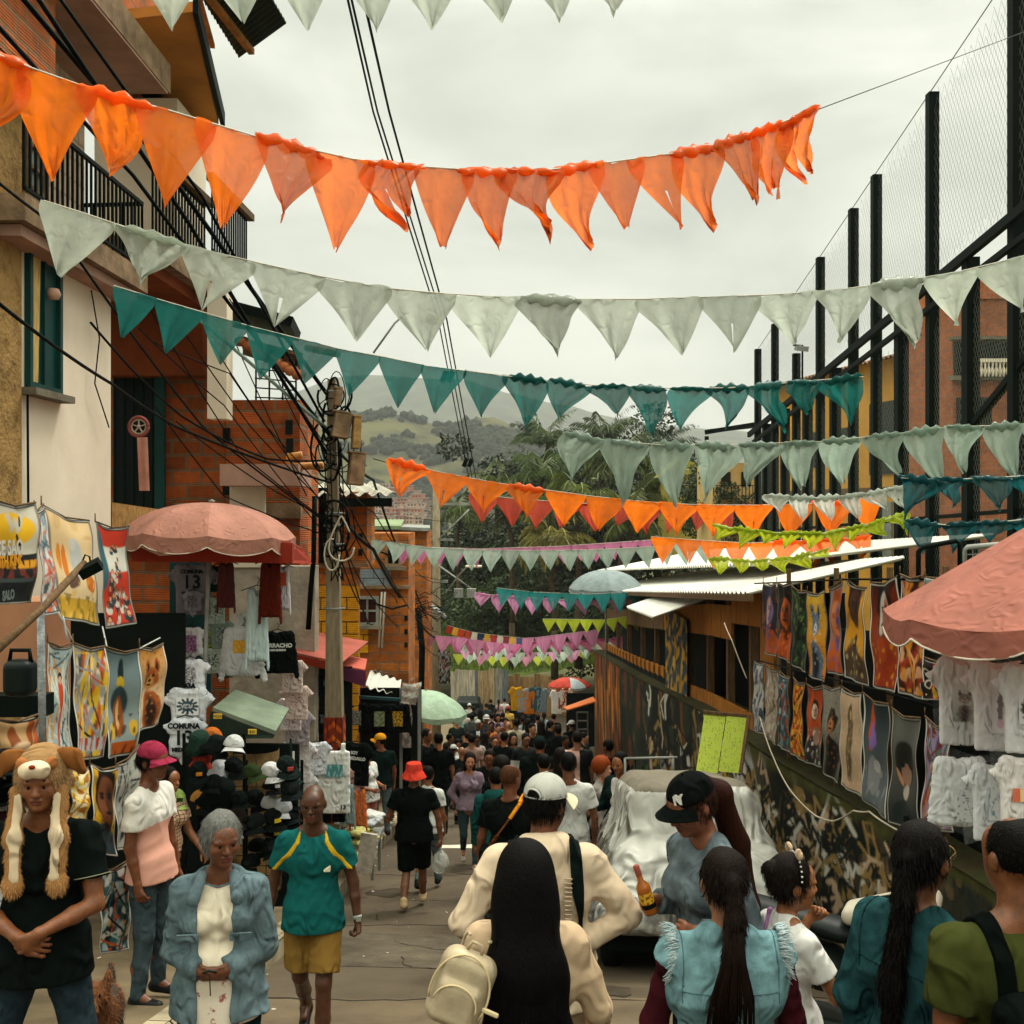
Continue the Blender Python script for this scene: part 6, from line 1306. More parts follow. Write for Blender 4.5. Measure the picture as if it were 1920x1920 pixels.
human(X(282, 7.2), 7.2, 1.76, 76, 'bearded man in a pink cap and white to pink tee shirt standing sideways', skin='#6f4027', near=True, h=.011, hb=.0065, zoff=.2, build=.98,
  arms={1: arm((.1, -.06, -1), (.02, -.22, -1), n=(-1, 0, 0)), -1: arm((-.1, .05, -1), (0, -.25, -1))}, hair=('short', '#0e0a08'), hat=('cap', '#8c2a42'), top=('tee', '#d8d4cc', .84, None, pink_low), bot=('jeans', '#3c4a50'), shoes='#141615', extras=beard, head=(6, 0, 0))
plaid_m = brick('plaid_cloth', hx('#c7a184'), hx('#b98f74'), hx('#2a1c18'), .05, .05, .006, off=0, ribs=False)
pl_o = human(X(316, 8.9), 8.9, 1.56, 65, 'slim person in a beige plaid shirt half hidden behind the pink cap man', sex='f', skin='#8a5638', h=.012, hb=.008, zoff=.2, top=('tee', '#b99a80', .95), bot=('trousers', '#10110f'), hair=('short', '#100b08'),
  arms={1: arm((.2, -.2, -1), (0, -.7, -.7)), -1: arm((-.2, 0, -1), (0, -.3, -1))})
for c_ in pl_o.children:
 if c_.name.startswith('shirt'):
  c_.data.materials.clear(); mm_, tt_, bb_ = M_new('plaid'); w1 = N(tt_, 'ShaderNodeTexWave', wave_type='BANDS', bands_direction='X', Scale=9.0); w2 = N(tt_, 'ShaderNodeTexWave', wave_type='BANDS', bands_direction='Z', Scale=9.0)
  tcx = N(tt_, 'ShaderNodeTexCoord'); mxx = N(tt_, 'ShaderNodeMath', operation='MAXIMUM'); rpp = N(tt_, 'ShaderNodeValToRGB'); rpp.color_ramp.elements[0].position = .9; rpp.color_ramp.elements[0].color = hx('#c09a7c')+(1,); rpp.color_ramp.elements[1].position = .95; rpp.color_ramp.elements[1].color = hx('#221814')+(1,)
  for w_ in (w1, w2): tt_.links.new(tcx.outputs['Object'], w_.inputs['Vector'])
  tt_.links.new(w1.outputs['Fac'], mxx.inputs[0]); tt_.links.new(w2.outputs['Fac'], mxx.inputs[1]); tt_.links.new(mxx.outputs[0], rpp.inputs[0]); tt_.links.new(rpp.outputs[0], bb_.inputs['Base Color']); bb_.inputs['Roughness'].default_value = .9
  c_.data.materials.append(mm_)
def ex_gran(r, c):
 flow = mat('flower_print', hx('#d8cbb8'), rough=.9, scale=14, color2=hx('#9a5a5a'), thr=(.56, .6), bump=.1)
 def cl(q): return (q[:, 2] < 1.08).astype(int)
 T = c['T']; b = c['trunk'](.003, .8, .0)+[rcone(T(V3(0, -.05, 1.47)), T(V3(0, -.05, 1.55)), .06, .08, op='s', k=.01)]
 link('blouse', sdf('blouse', b, .009, fold=.004, mats=[M_cloth, flow], cls=cl), None, r, color=hx('#d2c6b0'))
 mb = MB(); A = c['A']; m = (A[-1]['wr']+A[1]['wr'])/2+V3(0, -.09, .0)
 mb.tube([m+V3(-.03, 0, .03), m+V3(0, -.01, .045), m+V3(.03, 0, .03)], .006, 6); mb.tube([m+V3(-.03, 0, .035), m+V3(.0, 0, .02), m+V3(.005, -.01, -.07)], .003, 5); mb.build('glasses_in_hand', M_plast, r, color=hx('#141a18'))
 mb = MB(); T_ = c['T']
 for s in (-1, 1): mb.box(T_(V3(s*.12, -.152, 1.22)), (.1, .012, .035), rot=(.1, 0, 0));
 mb.build('pocket_flap', M_denim, r, color=hx('#5d6f75'))
 for s in (-1, 1):
  part_sdf('collar', [rcone(T_(V3(s*.075, -.045, 1.475)), T_(V3(s*.1, -.125, 1.385)), .024, .03, k=.01, sq=(1, .45, 1))], .007, r, '#62747a', M_denim)
gw = human(X(412, 4.6), 4.6, 1.60, 6, 'grey haired woman in an open pale denim jacket holding dark glasses', sex='f', skin='#6b3f28', near=True, h=.009, hb=.0055, build=1.06, belly=.02,
  arms={-1: arm((-.17, .02, -1), (.62, -.72, -.12), n=(0, 1, .3), hd=(.95, -.2, -.1), curl=.35, side=-1), 1: arm((.17, .02, -1), (-.62, -.72, -.12), n=(0, 1, .3), hd=(-.95, -.2, -.1), curl=.35)},
  hair=('grey', '#6e6e6a'), top=('denimjacket', '#62747a', .82, 'open'), bot=('jeans', '#0f2b2c'), shoes='#141414', head=(5, 24, 0), extras=ex_gran, fold=.008)
def ex_teal(r, c):
 T, A, Q = c['T'], c['A'], c['Q']
 for s in (-1, 1):
  a = A[s]; dv = nrm(a['el']-a['sh']); y = -.12
  pp = [V3(s*.075, y, 1.5), V3(s*.095, y, 1.40), V3(s*.15, y, 1.32), V3(s*.195, y, 1.28), a['sh']+dv*.2+V3(s*.03, y, 0)]
  c['band']('yellow_panel', [rcone(pp[i], pp[i+1], .016, .018, sq=(1, 6, 1)) for i in range(4)], '#b8941f', inf=.003)
 for i in range(3):
  mb = MB(); x0 = .085+.014*i; mb.prism([(x0, -.137, 1.222), (x0+.011, -.137, 1.222), (x0+.011+.0, -.136, 1.235+.009*i), (x0-.002, -.136, 1.229+.009*i)], (0, 0, 0), (0, .05, 0)); mb.build('chest_mark', mat('cream_mark', hx('#d8cfb0'), bump=0), c['shirt'])
 w = A[1]['wr']; mb = MB(); mb.tube([w-A[1]['fd']*.028, w-A[1]['fd']*.004], .031, 14); mb.box(w-A[1]['fd']*.015+V3(.012, -.028, 0), (.032, .012, .034)); mb.build('wristwatch', M_tin, r)
 w = A[-1]['wr']; mb = MB(); mb.tube([w-A[-1]['fd']*.012, w], .029, 14); mb.build('bracelet', M_tin, r)
 mb = MB()
 for s in (-1, 1):
  pts = [Q((s*.031+.022*math.cos(t), -.113, .0+.015*math.sin(t))) for t in np.linspace(0, 6.28, 14)]; mb.tube(pts, .0014, 4); mb.tube([Q((s*.053, -.112, .004)), Q((s*.078, -.02, .006))], .0013, 4)
 mb.tube([Q((-.009, -.113, .003)), Q((.009, -.113, .003))], .0014, 4); mb.build('glasses', M_black, r)
human(X(588, 6.7), 6.7, 1.68, 3, 'balding man in a teal sports shirt with yellow shoulder panels and tan shorts', skin='#4f2e1c', near=True, h=.009, hb=.0055, build=1.03, stance='walk2',
  arms={-1: arm((-.3, .08, -1), (-.14, -.12, -1), n=(1, 0, 0), curl=.8), 1: arm((.28, .0, -1), (.14, -.22, -1), n=(-1, 0, 0), curl=.8)},
  hair=('none', '#1a1410'), top=('tee', '#125250', .82), bot=('shorts', '#7d5f2c', .86), shoes='#181614', head=(2, -2, 0), extras=ex_teal, fold=.007)
def bag(r, c):
 w = c['A'][-1]['wr']+V3(-.0, 0, -.1); part_sdf('plastic_bag', [rcone(w, w+V3(0, 0, -.1), .012, .05, k=.03), ell(w+V3(.0, 0, -.2), (.1, .085, .12), k=.05), ell(w+V3(.02, 0, -.24), (.09, .09, .09), k=.04)], .012, r, '#aeb0aa', glassy('clear_bag', hx('#b4b6ae'), .5), fold=.012, ffreq=30)
human(X(776, 12.4), 12.4, 1.72, 178, 'man in a red bucket hat and black clothes walking away with a clear plastic bag', skin='#6f432a', h=.014, hb=.011, build=1.18, stance='walk',
  arms={1: arm((.38, .05, -1), (.1, -.9, -.25), curl=.5), -1: arm((-.36, .05, -1), (-.12, .05, -1), curl=.9)}, hair=('short', '#0c0907'), hat=('bucket', '#c23a2a'), top=('tee', '#090e0c', .84), bot=('shorts', '#080d0b', 1.02), shoes='#b99d78', extras=bag)
human(X(803, 13.6), 13.6, 1.6, 170, 'person in a white tee shirt mostly hidden by the man in the red bucket hat', h=.018, hb=.014, sex='f', build=1.1, hair=('short', '#0c0907'), top=('tee', '#c9cac4', .84), bot=('jeans', '#6b7a7c'), stance='walk', skin='#8a5a3c')
human(X(880, 15.4), 15.4, 1.66, 5, 'woman in a mauve sweatshirt and ripped jeans walking toward the camera', sex='f', skin='#b57a5c', near=True, h=.012, hb=.008, stance='walk2', hair=('long', '#1d100b'), top=('long', '#7d6b78', .9), bot=('leggings', '#34484c'), shoes='#b9a8a0',
  arms={-1: arm((-.5, .15, -1), (.55, -.2, -.75), curl=.6), 1: arm((.2, 0, -1), (.1, -.1, -1))}, head=(3, 4, 3))
human(X(918, 15.9), 15.9, 1.7, 10, 'man in black with his arm round the woman in mauve', skin='#7d4a30', near=True, h=.013, hb=.009, stance='walk', hair=('short', '#17100c'), top=('long', '#0b100e', .84), bot=('jeans', '#1a2326'), arms={-1: arm((-.85, -.1, .1), (-.35, -.75, -.1), curl=.6), 1: arm((.2, 0, -1), (.05, -.2, -1))}, head=(22, -12, 0))
def strap(r, c):
 T = c['T']; mb = MB(); pts = [T(V3(-.13, -.02, 1.5)), T(V3(-.11, .1, 1.46)), T(V3(-.02, .155, 1.33)), T(V3(.09, .155, 1.18)), T(V3(.17, .1, 1.04))]
 for i in range(4):
  mb = MB(); a, b = Vector(pts[i]), Vector(pts[i+1]); mb.bar(a, b, .045, .012); mb.build('strap', M_cloth, r, color=hx('#d8871c' if i < 2 else '#7c4620'))
 mb = MB(); mb.box(T(V3(.2, .08, .98)), (.1, .18, .16), bev=.02); mb.build('sling_bag', M_cloth, r, color=hx('#0d1412'))
human(X(956, 9.3), 9.3, 1.77, 172, 'man with cropped brown hair, black tee shirt and orange cross strap seen from behind', skin='#6a3e27', near=False, h=.011, hb=.0085, build=1.08, hair=('fade', '#4a2c18'), top=('tee', '#0b100e', .84), bot=('trousers', '#0b0f0e'), extras=strap, arms={1: arm((.22, 0, -1), (.1, -.25, -1)), -1: arm((-.24, 0, -1), (-.05, -.15, -1))}, head=(-4, -30, 0))
human(X(930, 11.6), 11.6, 1.69, 180, 'person in a dark teal hoodie beside the man with the orange strap', h=.015, hb=.013, hair=('short', '#0c0a08'), top=('hoodie', '#14423f', .84), bot=('jeans', '#1c262a'), stance='walk')
human(X(940, 13.4), 13.4, 1.73, 185, 'man with dark curly hair behind the teal hoodie', h=.018, hb=.014, hair=('afro', '#14100c'), top=('tee', '#0b100e', .84), bot=('jeans', '#1c262a'), stance='walk')
human(X(1066, 11.2), 11.2, 1.86, 178, 'dark haired man in a white tee shirt and jeans walking away in the middle', h=.013, hb=.01, build=1.1, hair=('short', '#0a0806'), top=('tee', '#b9b9b4', .84), bot=('jeans', '#26343a'), skin='#6b4029', arms={1: arm((.3, .05, -1), (.1, -.3, -1)), -1: arm((-.26, 0, -1), (0, -.2, -1))}, stance='walk')
def ex_cap(r, c):
 T = c['T']; m = M_cloth
 for s in (-1, 1):
  c['band']('backpack_strap', [rcone(V3(s*.13, .1, 1.5), V3(s*.14, .1, 1.3), .026, .028, sq=(1, 7, 1)), rcone(V3(s*.14, .1, 1.3), V3(s*.155, .1, 1.18), .028, .012, sq=(1, 7, 1)), rcone(V3(s*.155, .1, 1.18), V3(s*.16, .1, .95), .01, .009, sq=(1, 9, 1))], '#0d1614', inf=.012)
  mb = MB()
  for i in range(26): z = 1.36-.019*i; mb.tube([T(V3(s*.08, .152-.0006*i, z)), T(V3(s*.112, .142-.0005*i, z-.006))], .005, 4)
  mb.build('ribbed_trim', M_cloth, c['shirt'], color=hx('#bda68c'))
 mb = MB(); Q = c['Q']
 mb.tube([Q((.088*math.cos(t), .012+.103*math.sin(t), .040)) for t in np.linspace(0, 6.28, 30)], .004, 5, cap=False)
 mb.tube([Q((0, .012+.104*math.sin(t), .047+.09*math.cos(t))) for t in np.linspace(.2, 1.1, 8)], .003, 4); mb.build('cap_seam', M_cloth, r, color=hx('#b9b8b0'))
 mb = MB(); mb.tube([Q((.036*math.cos(t), .118-.012*abs(math.cos(t)), .043+.036*math.sin(t))) for t in np.linspace(0, 3.14, 14)], .0045, 5); mb.build('cap_opening_trim', M_cloth, r, color=hx('#b4b3ab'))
human(X(1018, 4.6), 4.6, 1.76, 183, 'man in a white mesh cap and cream hoodie, hand on hip, seen from behind', skin='#6e4128', h=.0085, hb=.006, build=1.16, hair=('short', '#0a0806'), hat=('backcap', '#a4a49c', '#c7bda0'), top=('hoodie', '#cdb79c', .78), bot=('trousers', '#a89072'), near=False,
  arms={-1: arm((-.75, .12, -1), (.95, .05, -.55), n=(1, 0, .2), hd=(.9, .3, -.25), curl=.5, side=-1), 1: arm((.62, .2, -1), (-.1, -1, -.1), curl=.6)}, extras=ex_cap, fold=.009, head=(4, -38, 0))
def ex_long(r, c):
 T, Q = c['T'], c['Q']; L = []
 part_sdf('back_hair', [Qr for Qr in [c['E']((0, .02, .03), (.09, .105, .105), k=.03), rcone(Q((0, .03, .03)), Q((0, .06, -.1)), .093, .105, k=.06, sq=(1, .8, 1)), rcone(Q((0, .075, -.08)), T(V3(0, .12, 1.3)), .1, .135, k=.08, sq=(1.05, .68, 1)), rcone(T(V3(0, .13, 1.3)), T(V3(-.01, .16, 1.0)), .135, .155, k=.05, sq=(1.08, .42, 1)), rcone(T(V3(-.01, .16, 1.0)), T(V3(0, .17, .72)), .155, .14, k=.05, sq=(1.05, .35, 1))]], .008, r, '#080606', M_hair, fold=.002, ffreq=16)
 mb = MB(); rr_ = random.Random(5)
 for i in range(170):        # separate strands down the back
  x0 = rr_.uniform(-.1, .1); x1 = x0*rr_.uniform(1.2, 1.7); w_ = rr_.uniform(-.012, .012)
  pts = [Q((x0*.75, .125-.3*abs(x0)**1.4, .03)), Q((x0, .15-.4*abs(x0)**1.4, -.1)), T(V3(x0*1.2, .205-.6*abs(x0)**1.5, 1.3)), T(V3(x1+w_, .23-.6*abs(x1)**1.6, 1.0)), T(V3(x1*1.02+w_, .232-.5*abs(x1)**1.6, .78)), T(V3(x1+w_*2, .22-.4*abs(x1)**1.6, rr_.uniform(.55, .72)))]
  mb.tube(pts, [.002, .004, .0045, .004, .003, .0008], 4)
 mb.build('hair_strands', M_hair, r, color=hx('#080606'))
def gold_pack(root_loc, rz):
 b = empty('backpack', root_loc, 'small gold leather backpack hanging from the long haired woman', 'backpack', rz=rz); b.rotation_euler = (.1, -.35, rz); b.scale = (.8,)*3
 mg = mat('gold_leather', hx('#b3a285'), rough=.42, var=.3, scale=3, bump=.3, metal=.12, wrinkle=.3)
 link('bag_body', sdf('bag', [rbox((0, 0, 0), (.115, .07, .15), .06, k=.03), rbox((0, .07, -.04), (.085, .03, .08), .028, k=.02)], .006, mats=[mg]), None, b)
 mb = MB(); mb.tube([(.117*math.cos(t)*1.0, .058, .15*math.sin(t)) for t in np.linspace(-.4, 3.6, 24)], .005, 5); mb.tube([(.088*math.cos(t), .1, -.04+.08*math.sin(t)) for t in np.linspace(0, 3.14, 16)], .004, 5); mb.build('zip', mat('pale_zip', hx('#c9b48a'), rough=.4, bump=0), b)
 for s in (-1, 1): mb = MB(); mb.tube([(s*.06, -.07, .13), (s*.06, -.09, .17), (s*.05, -.07, .19), (s*.04, -.02, .2)], .007, 6); mb.build('strap', mg, b)
 mb = MB(); mb.tube([(-.03, 0, .15), (-.02, 0, .185), (.02, 0, .185), (.03, 0, .15)], .007, 6); mb.build('handle', mg, b)
 mb = MB(); mb.box((-.14, .06, -.02), (.07, .012, .02), bev=.005); mb.box((-.12, .08, -.1), (.08, .03, .03), bev=.008); mb.build('buckle', mat('cream_tab', hx('#cbb98f'), rough=.4, bump=0), b)
hair_len['woman with very long straight black hair seen from behind at the bottom'] = .1
human(X(985, 3.5), 3.5, 1.52, 180, 'woman with very long straight black hair seen from behind at the bottom', sex='f', skin='#7c4c32', h=.008, hb=.008, build=1.15, hair=('none', '#080606'), top=('long', '#b79d80', .7), bot=('trousers', '#a08a6c'), near=False,
  arms={-1: arm((-.42, -.05, -1), (-.05, -.55, -.75)), 1: arm((.3, -.3, -1), (-.1, -.9, -.3))}, extras=ex_long, fold=.008)
gold_pack(tuple(P(872, 1800, 3.62)+Vector((0, -.28, .03))), R(172))
def ex_ny(r, c):
 a = c['A'][-1]; q = a['wr']+a['hd']*.085+nrm(a['n'])*.03; ny_hand.append(r.location+Matrix.Rotation(r.rotation_euler.z, 3, 'Z')@Vector(q)*r.scale.x)
 Q, A, T = c['Q'], c['A'], c['T']
 me = text_mesh('N', .05, .0012, .003)
 seams(c, '#39434a')
 for (tx, dx, dz, sz) in (('N', -.004, .0, 1), ('Y', .006, .004, 1.1)):
  me = text_mesh(tx, .048*sz, .0015, .0022); aa = R(38); o = link('letter', me, mat('white_thread', hx('#c9c6bd'), bump=0), r, Q((.1*math.sin(aa)+dx*math.cos(aa), .012-.112*math.cos(aa)+dx*math.sin(aa), .078+dz))); o.rotation_euler = Euler((R(78), 0, 0)).to_matrix().to_euler();
  o.rotation_euler = (Matrix([list(x_) for x_ in c['Rm']])@Euler((R(72), 0, aa)).to_matrix()).to_euler()
 part_sdf('long_hair', [rcone(Q((0, .075, .05)), Q((0, .13, -.02)), .05, .055, k=.03), rcone(Q((0, .13, -.02)), T(V3(0, .17, 1.42)), .055, .055, k=.03), rcone(T(V3(0, .17, 1.42)), T(V3(.02, .2, 1.15)), .055, .05, k=.03), rcone(T(V3(.02, .2, 1.15)), T(V3(.02, .17, .85)), .05, .022, k=.03)], .008, r, '#2b130b', M_hair, fold=.004, ffreq=22)
human(X(1330, 4.5), 4.5, 1.8, -62, 'woman in a black ball cap and faded denim jacket with long brown hair looking down', sex='f', skin='#7d4a32', near=True, h=.008, hb=.0055, build=.95, hair=('short', '#2a140c'), hat=('cap', '#080c0b'), top=('denimjacket', '#5f6a70', .84), bot=('jeans', '#15191b'), lean=(0, -.03),
  arms={-1: arm((-.15, .42, -1), (.1, -1, .22), n=(1, .2, 0), curl=.9, side=-1), 1: arm((.16, .28, -1), (-.12, -1, .22), curl=.95)}, extras=ex_ny, head=(24, -6, 0), fold=.009)
def bottle(loc, rot):
 b = empty('bottle', loc, 'slim glass bottle of golden spirit held up by the woman in the black cap', 'bottle'); b.rotation_euler = rot; b.scale = (.84,)*3
 m, t, bs = M_new('golden_glass'); bs.inputs['Base Color'].default_value = hx('#c26a14')+(1,); bs.inputs['Roughness'].default_value = .08; bs.inputs['Transmission Weight'].default_value = .5; bs.inputs['Specular IOR Level'].default_value = .8
 mb = MB(); mb.lathe([(0, -.12), (.034, -.12), (.037, -.11), (.037, .01), (.034, .03), (.016, .055), (.0145, .11)], n=20); mb.build('glass', m, b)
 mb = MB(); mb.lathe([(.0165, .085), (.0168, .135), (.012, .14), (0, .14)], n=16); mb.build('cap', mat('pink_cap', hx('#8c4634'), rough=.4, bump=0), b)
 mb = MB(); mb.lathe([(.0378, -.06), (.0378, -.005)], n=20); mb.build('label', mat('yellow_label', hx('#c7982a'), rough=.6, scale=60, color2=hx('#7a4a14'), thr=(.5, .55), bump=0), b)
 mb = MB(); mb.lathe([(.0379, -.085), (.0379, -.062)], n=20); mb.build('dark_label', M_black, b)
bottle(tuple(ny_hand[0]+Vector((-.008, 0, .045))), (0, R(-18), 0))
hair_len['woman with a dark ponytail and frayed light denim vest at the bottom'] = .42
def fray(r, c):
 rr_ = random.Random(2); mb = MB(); T = c['T']
 for s in (-1, 1):
  mb = MB()
  for i in range(340):
   t = rr_.uniform(0, 6.28); rad = .082; cz = T(V3(s*.178, .01, 1.395)); p = cz+V3(s*rr_.uniform(.0, .018), rad*.85*math.cos(t), rad*math.sin(t)*1.05)
   dv = nrm(V3(s*1.1, .5*math.cos(t), .5*math.sin(t)+rr_.uniform(-.5, .3)))*rr_.uniform(.018, .05); mb.tube([p, p+dv*.6, p+dv+V3(0, 0, -.006)], [.003, .0024, .001], 3)
  mb.build('frayed_threads', mat('threads', hx('#b4c4c6'), bump=0), c['shirt'])
 for s in (-1, 1): A = c['A'][s]; part_sdf('sleeve', [rcone(A['sh']+V3(s*.01, 0, 0), A['el'], .056, .05, k=.02), rcone(A['el'], A['wr'], .05, .04, k=.02)], .008, r, '#3a1218', fold=.005, ffreq=40)
 mb = MB(); mb.tube([T(V3(x, .163-1.7*x*x+.004, 1.27)) for x in np.linspace(-.15, .15, 16)], .0035, 4)
 seams(c, '#4f6c72')
 mb = MB()
 for i in range(60):
  x0 = rr_.uniform(-.035, .05); mb.tube([c['Q']((x0*.5, .135, -.03)), T(V3(x0, .185, 1.42)), T(V3(x0*1.8, .19, 1.3)), T(V3(x0*2.2+.01, .185, rr_.uniform(1.05, 1.2)))], [.003, .004, .0035, .001], 3)
 mb.build('loose_hair', M_hair, r, color=hx('#1a0f0a'))
human(X(1360, 3.3), 3.3, 1.51, 180, 'woman with a dark ponytail and frayed light denim vest at the bottom', sex='f', skin='#8a5a3e', h=.0075, hb=.006, build=1.2, hair=('pony', '#170e0a'), top=('denimvest', '#6f9298', .8), bot=('jeans', '#12262a'), extras=fray, near=False,
  arms={-1: arm((-.3, -.15, -1), (.1, -.8, -.5)), 1: arm((.3, -.15, -1), (-.1, -.8, -.5))}, head=(4, 6, 0), fold=.009)
def ex_girl(r, c):
 Q, T = c['Q'], c['T']; mb = MB()
 mb.tube([Q((.09*math.sin(t), .0, .03+.1*math.cos(t))) for t in np.linspace(-1.7, 1.7, 20)], .006, 6); mb.build('headband', M_cloth, r, color=hx('#0f0f10'))
 mb = MB()
 for i in range(16): t = -1.5+i*.2; mb.box(Q((.096*math.sin(t), .0, .03+.107*math.cos(t))), (.007,)*3)
 mb.build('pearls', mat('pearl', hx('#c9c2b4'), rough=.3, bump=0), r)
 for s in (-1, 1): part_sdf('headband_ear', [ell(Q((s*.05, .0, .14)), (.03, .012, .03))], .006, r, '#c7a98c')
 part_sdf('overall_strap', [rcone(T(V3(.07, .11, 1.3)), T(V3(.085, .05, 1.475)), .014, k=.01), rcone(T(V3(.085, .05, 1.475)), T(V3(.08, -.09, 1.35)), .014, k=.01)], .007, r, '#a0709c')
human(X(1478, 4.3), 4.3, 1.42, 110, 'girl in a white tee shirt with mauve straps and an eared headband', sex='f', skin='#86522f', near=True, h=.0085, hb=.006, hscale=1.16, hair=('bun', '#140c08'), top=('tee', '#c9c6c2', .9), bot=('jeans', '#8c7a8c'), extras=ex_girl,
  arms={1: arm((.3, -.55, -1), (-.25, -.55, .95), curl=.9), -1: arm((-.3, -.5, -1), (.2, -.7, .8), curl=.9)}, head=(4, -10, 0))
def ex_gl(r, c):
 seams(c, '#122a2d'); Q = c['Q']; mb = MB()
 for s in (-1, 1):
  mb.tube([Q((s*.034+.026*math.cos(t), -.116, -.002+.024*math.sin(t))) for t in np.linspace(0, 6.28, 18)], .0016, 4); mb.tube([Q((s*.06, -.114, .004)), Q((s*.079, -.01, .006))], .0014, 4)
 mb.build('glasses', mat('gold_wire', hx('#9c8454'), rough=.3, metal=.6, bump=0), r)
hair_len['woman with round glasses and a thick ponytail in a dark denim shirt'] = .5
human(X(1728, 3.2), 3.2, 1.60, 128, 'woman with round glasses and a thick ponytail in a dark denim shirt', sex='f', skin='#6f4229', near=True, h=.008, hb=.0055, build=1.12, hair=('pony', '#0c0806'), top=('denimjacket', '#23464a', .84), bot=('jeans', '#10191b'), extras=ex_gl,
  arms={-1: arm((-.3, .12, -1), (.02, -.5, -.85)), 1: arm((.25, .1, -1), (.0, -.3, -.9))}, head=(-2, 5, 0), fold=.009)
def ex_ol(r, c):
 T = c['T']; part_sdf('backpack', [rbox(T(V3(.06, .2, 1.12)), (.15, .09, .2), .08, k=.04)], .01, r, '#060b09', fold=.004)
 for s in (1,): c['band']('backpack_strap', [rcone(V3(s*.12, .1, 1.55), V3(s*.13, .1, 1.1), .028, sq=(1, 7, 1))], '#060b09', inf=.01)
human(X(1905, 2.95), 2.95, 1.62, 192, 'man with a black buzz cut in an olive green tee shirt at the bottom right', skin='#714327', h=.0085, hb=.006, build=1.25, hair=('fade', '#0b0806'), top=('tee', '#373b1a', .84), bot=('jeans', '#14191a'), extras=ex_ol, head=(0, 0, 0), fold=.009)
human(X(688, 15.6), 15.6, 1.55, 62, 'woman in a white tee shirt and salmon trousers by the folded shirts', sex='f', skin='#9c6240', near=True, h=.013, hb=.009, zoff=.2, build=1.22, belly=.04, hair=('pony', '#1c110c'), top=('tee', '#c9c9c4', .86), bot=('trousers', '#b36e5c'), shoes='#c9c2b8', arms={1: arm((.2, .05, -1), (-.3, -.9, -.1)), -1: arm((-.2, .05, -1), (.3, -.9, -.1))}, head=(5, -20, 0))
human(X(714, 17.3), 17.3, 1.67, 200, 'man in an orange yellow cap and dark green tee shirt at the stall', skin='#7d4c30', h=.014, hb=.012, zoff=.2, build=1.1, hair=('short', '#0c0a08'), hat=('cap', '#c98a1c'), top=('tee', '#0d1c1a', .84), bot=('jeans', '#5c7078'), head=(0, 60, 0))
human(X(762, 18.5), 18.5, 1.72, 190, 'man in a black leather jacket with short hair near the black hoodies', h=.015, hb=.014, zoff=.2, hair=('short', '#120d0a'), top=('long', '#0c1211', .84), bot=('jeans', '#0d1416'), skin='#a07058', head=(0, 70, 0))
human(X(800, 19.5), 19.5, 1.78, 70, 'man in a black polo standing under the mint parasol', h=.015, hb=.013, zoff=.1, hair=('short', '#0c0a08'), top=('tee', '#0a0f0d', .84), bot=('jeans', '#141c1f'), skin='#7a4a30', build=1.1)
human(X(822, 18.3), 18.3, 1.75, 185, 'broad man in black seen from behind under the mint parasol', h=.015, hb=.013, zoff=.1, hair=('short', '#0a0806'), top=('tee', '#070c0a', .84), bot=('jeans', '#18282c'), build=1.2)
human(X(866, 20.5), 20.5, 1.5, 178, 'bald man in a dark padded jacket behind the woman in mauve', h=.016, hb=.013, hair=('none', ''), top=('long', '#0c1614', .84), bot=('jeans', '#141c1f'), skin='#8a5a3c', build=1.1)
human(X(884, 22), 22, 1.7, 180, 'man with black hair in a brownish pink tee shirt seen from behind', h=.017, hb=.014, hair=('short', '#0a0806'), top=('tee', '#8f7468', .84), bot=('jeans', '#1c2428'))
human(X(928, 22.5), 22.5, 1.62, 8, 'smiling woman in a dusty pink blouse facing the camera in the crowd', sex='f', h=.016, hb=.012, hair=('short', '#120c0a'), top=('tee', '#8c7a6e', .84), bot=('jeans', '#20282c'), skin='#93603f', face=True)
human(X(946, 21.5), 21.5, 1.76, 150, 'man in a black tee shirt with arms folded next to the bearded man', h=.016, hb=.013, hair=('short', '#0a0806'), top=('tee', '#080d0b', .84), bot=('jeans', '#10181a'), arms={-1: arm((-.3, -.2, -1), (.7, -.8, .1)), 1: arm((.3, -.2, -1), (-.7, -.8, .2))}, build=1.15)
human(X(962, 22), 22, 1.72, 15, 'woman with long dark hair in a dark teal top in the crowd', sex='f', h=.016, hb=.012, hair=('long', '#150e0b'), top=('tee', '#10282c', .84), bot=('jeans', '#10181a'), skin='#9a6a4c')
human(X(985, 20.5), 20.5, 1.78, 10, 'bearded man in a black and white track jacket facing the camera', h=.014, hb=.012, hair=('short', '#0a0806'), top=('long', '#b4b4b0', .86, None, (mat('black_yoke', hx('#0a0f0e'), bump=.1), lambda c: (c[:, 2] > 1.24).astype(int))), bot=('trousers', '#0c1110'), skin='#7d4c32', extras=beard, head=(14, 10, 0), build=1.1, face=True)
human(X(1012, 16.2), 16.2, 1.86, 178, 'person in a black puffer jacket and dark cap seen from behind', h=.014, hb=.013, hair=('short', '#0a0806'), hat=('backcap', '#0e1c1a'), top=('hoodie', '#0a1210', .84), bot=('jeans', '#10181a'), build=1.32)
human(X(1082, 18.5), 18.5, 1.87, 186, 'man in a pale pink and black shirt near the motorbikes', h=.015, hb=.013, hair=('short', '#140e0a'), top=('tee', '#c49c8e', .84, None, (mat('black_half', hx('#0a0f0e'), bump=.1), lambda c: (c[:, 0] < -.02).astype(int))), bot=('jeans', '#10181a'), build=1.15, skin='#8a5a3e')
st_ = MB(); st_.box((X(1164, 12.1)+.1, 12.1, G(12.1)-.04), (.9, .5, .28), bev=.02); tag(st_.build('concrete_step', M_conc), 'low concrete step beside the painted wall under the woman in leather', 'step')
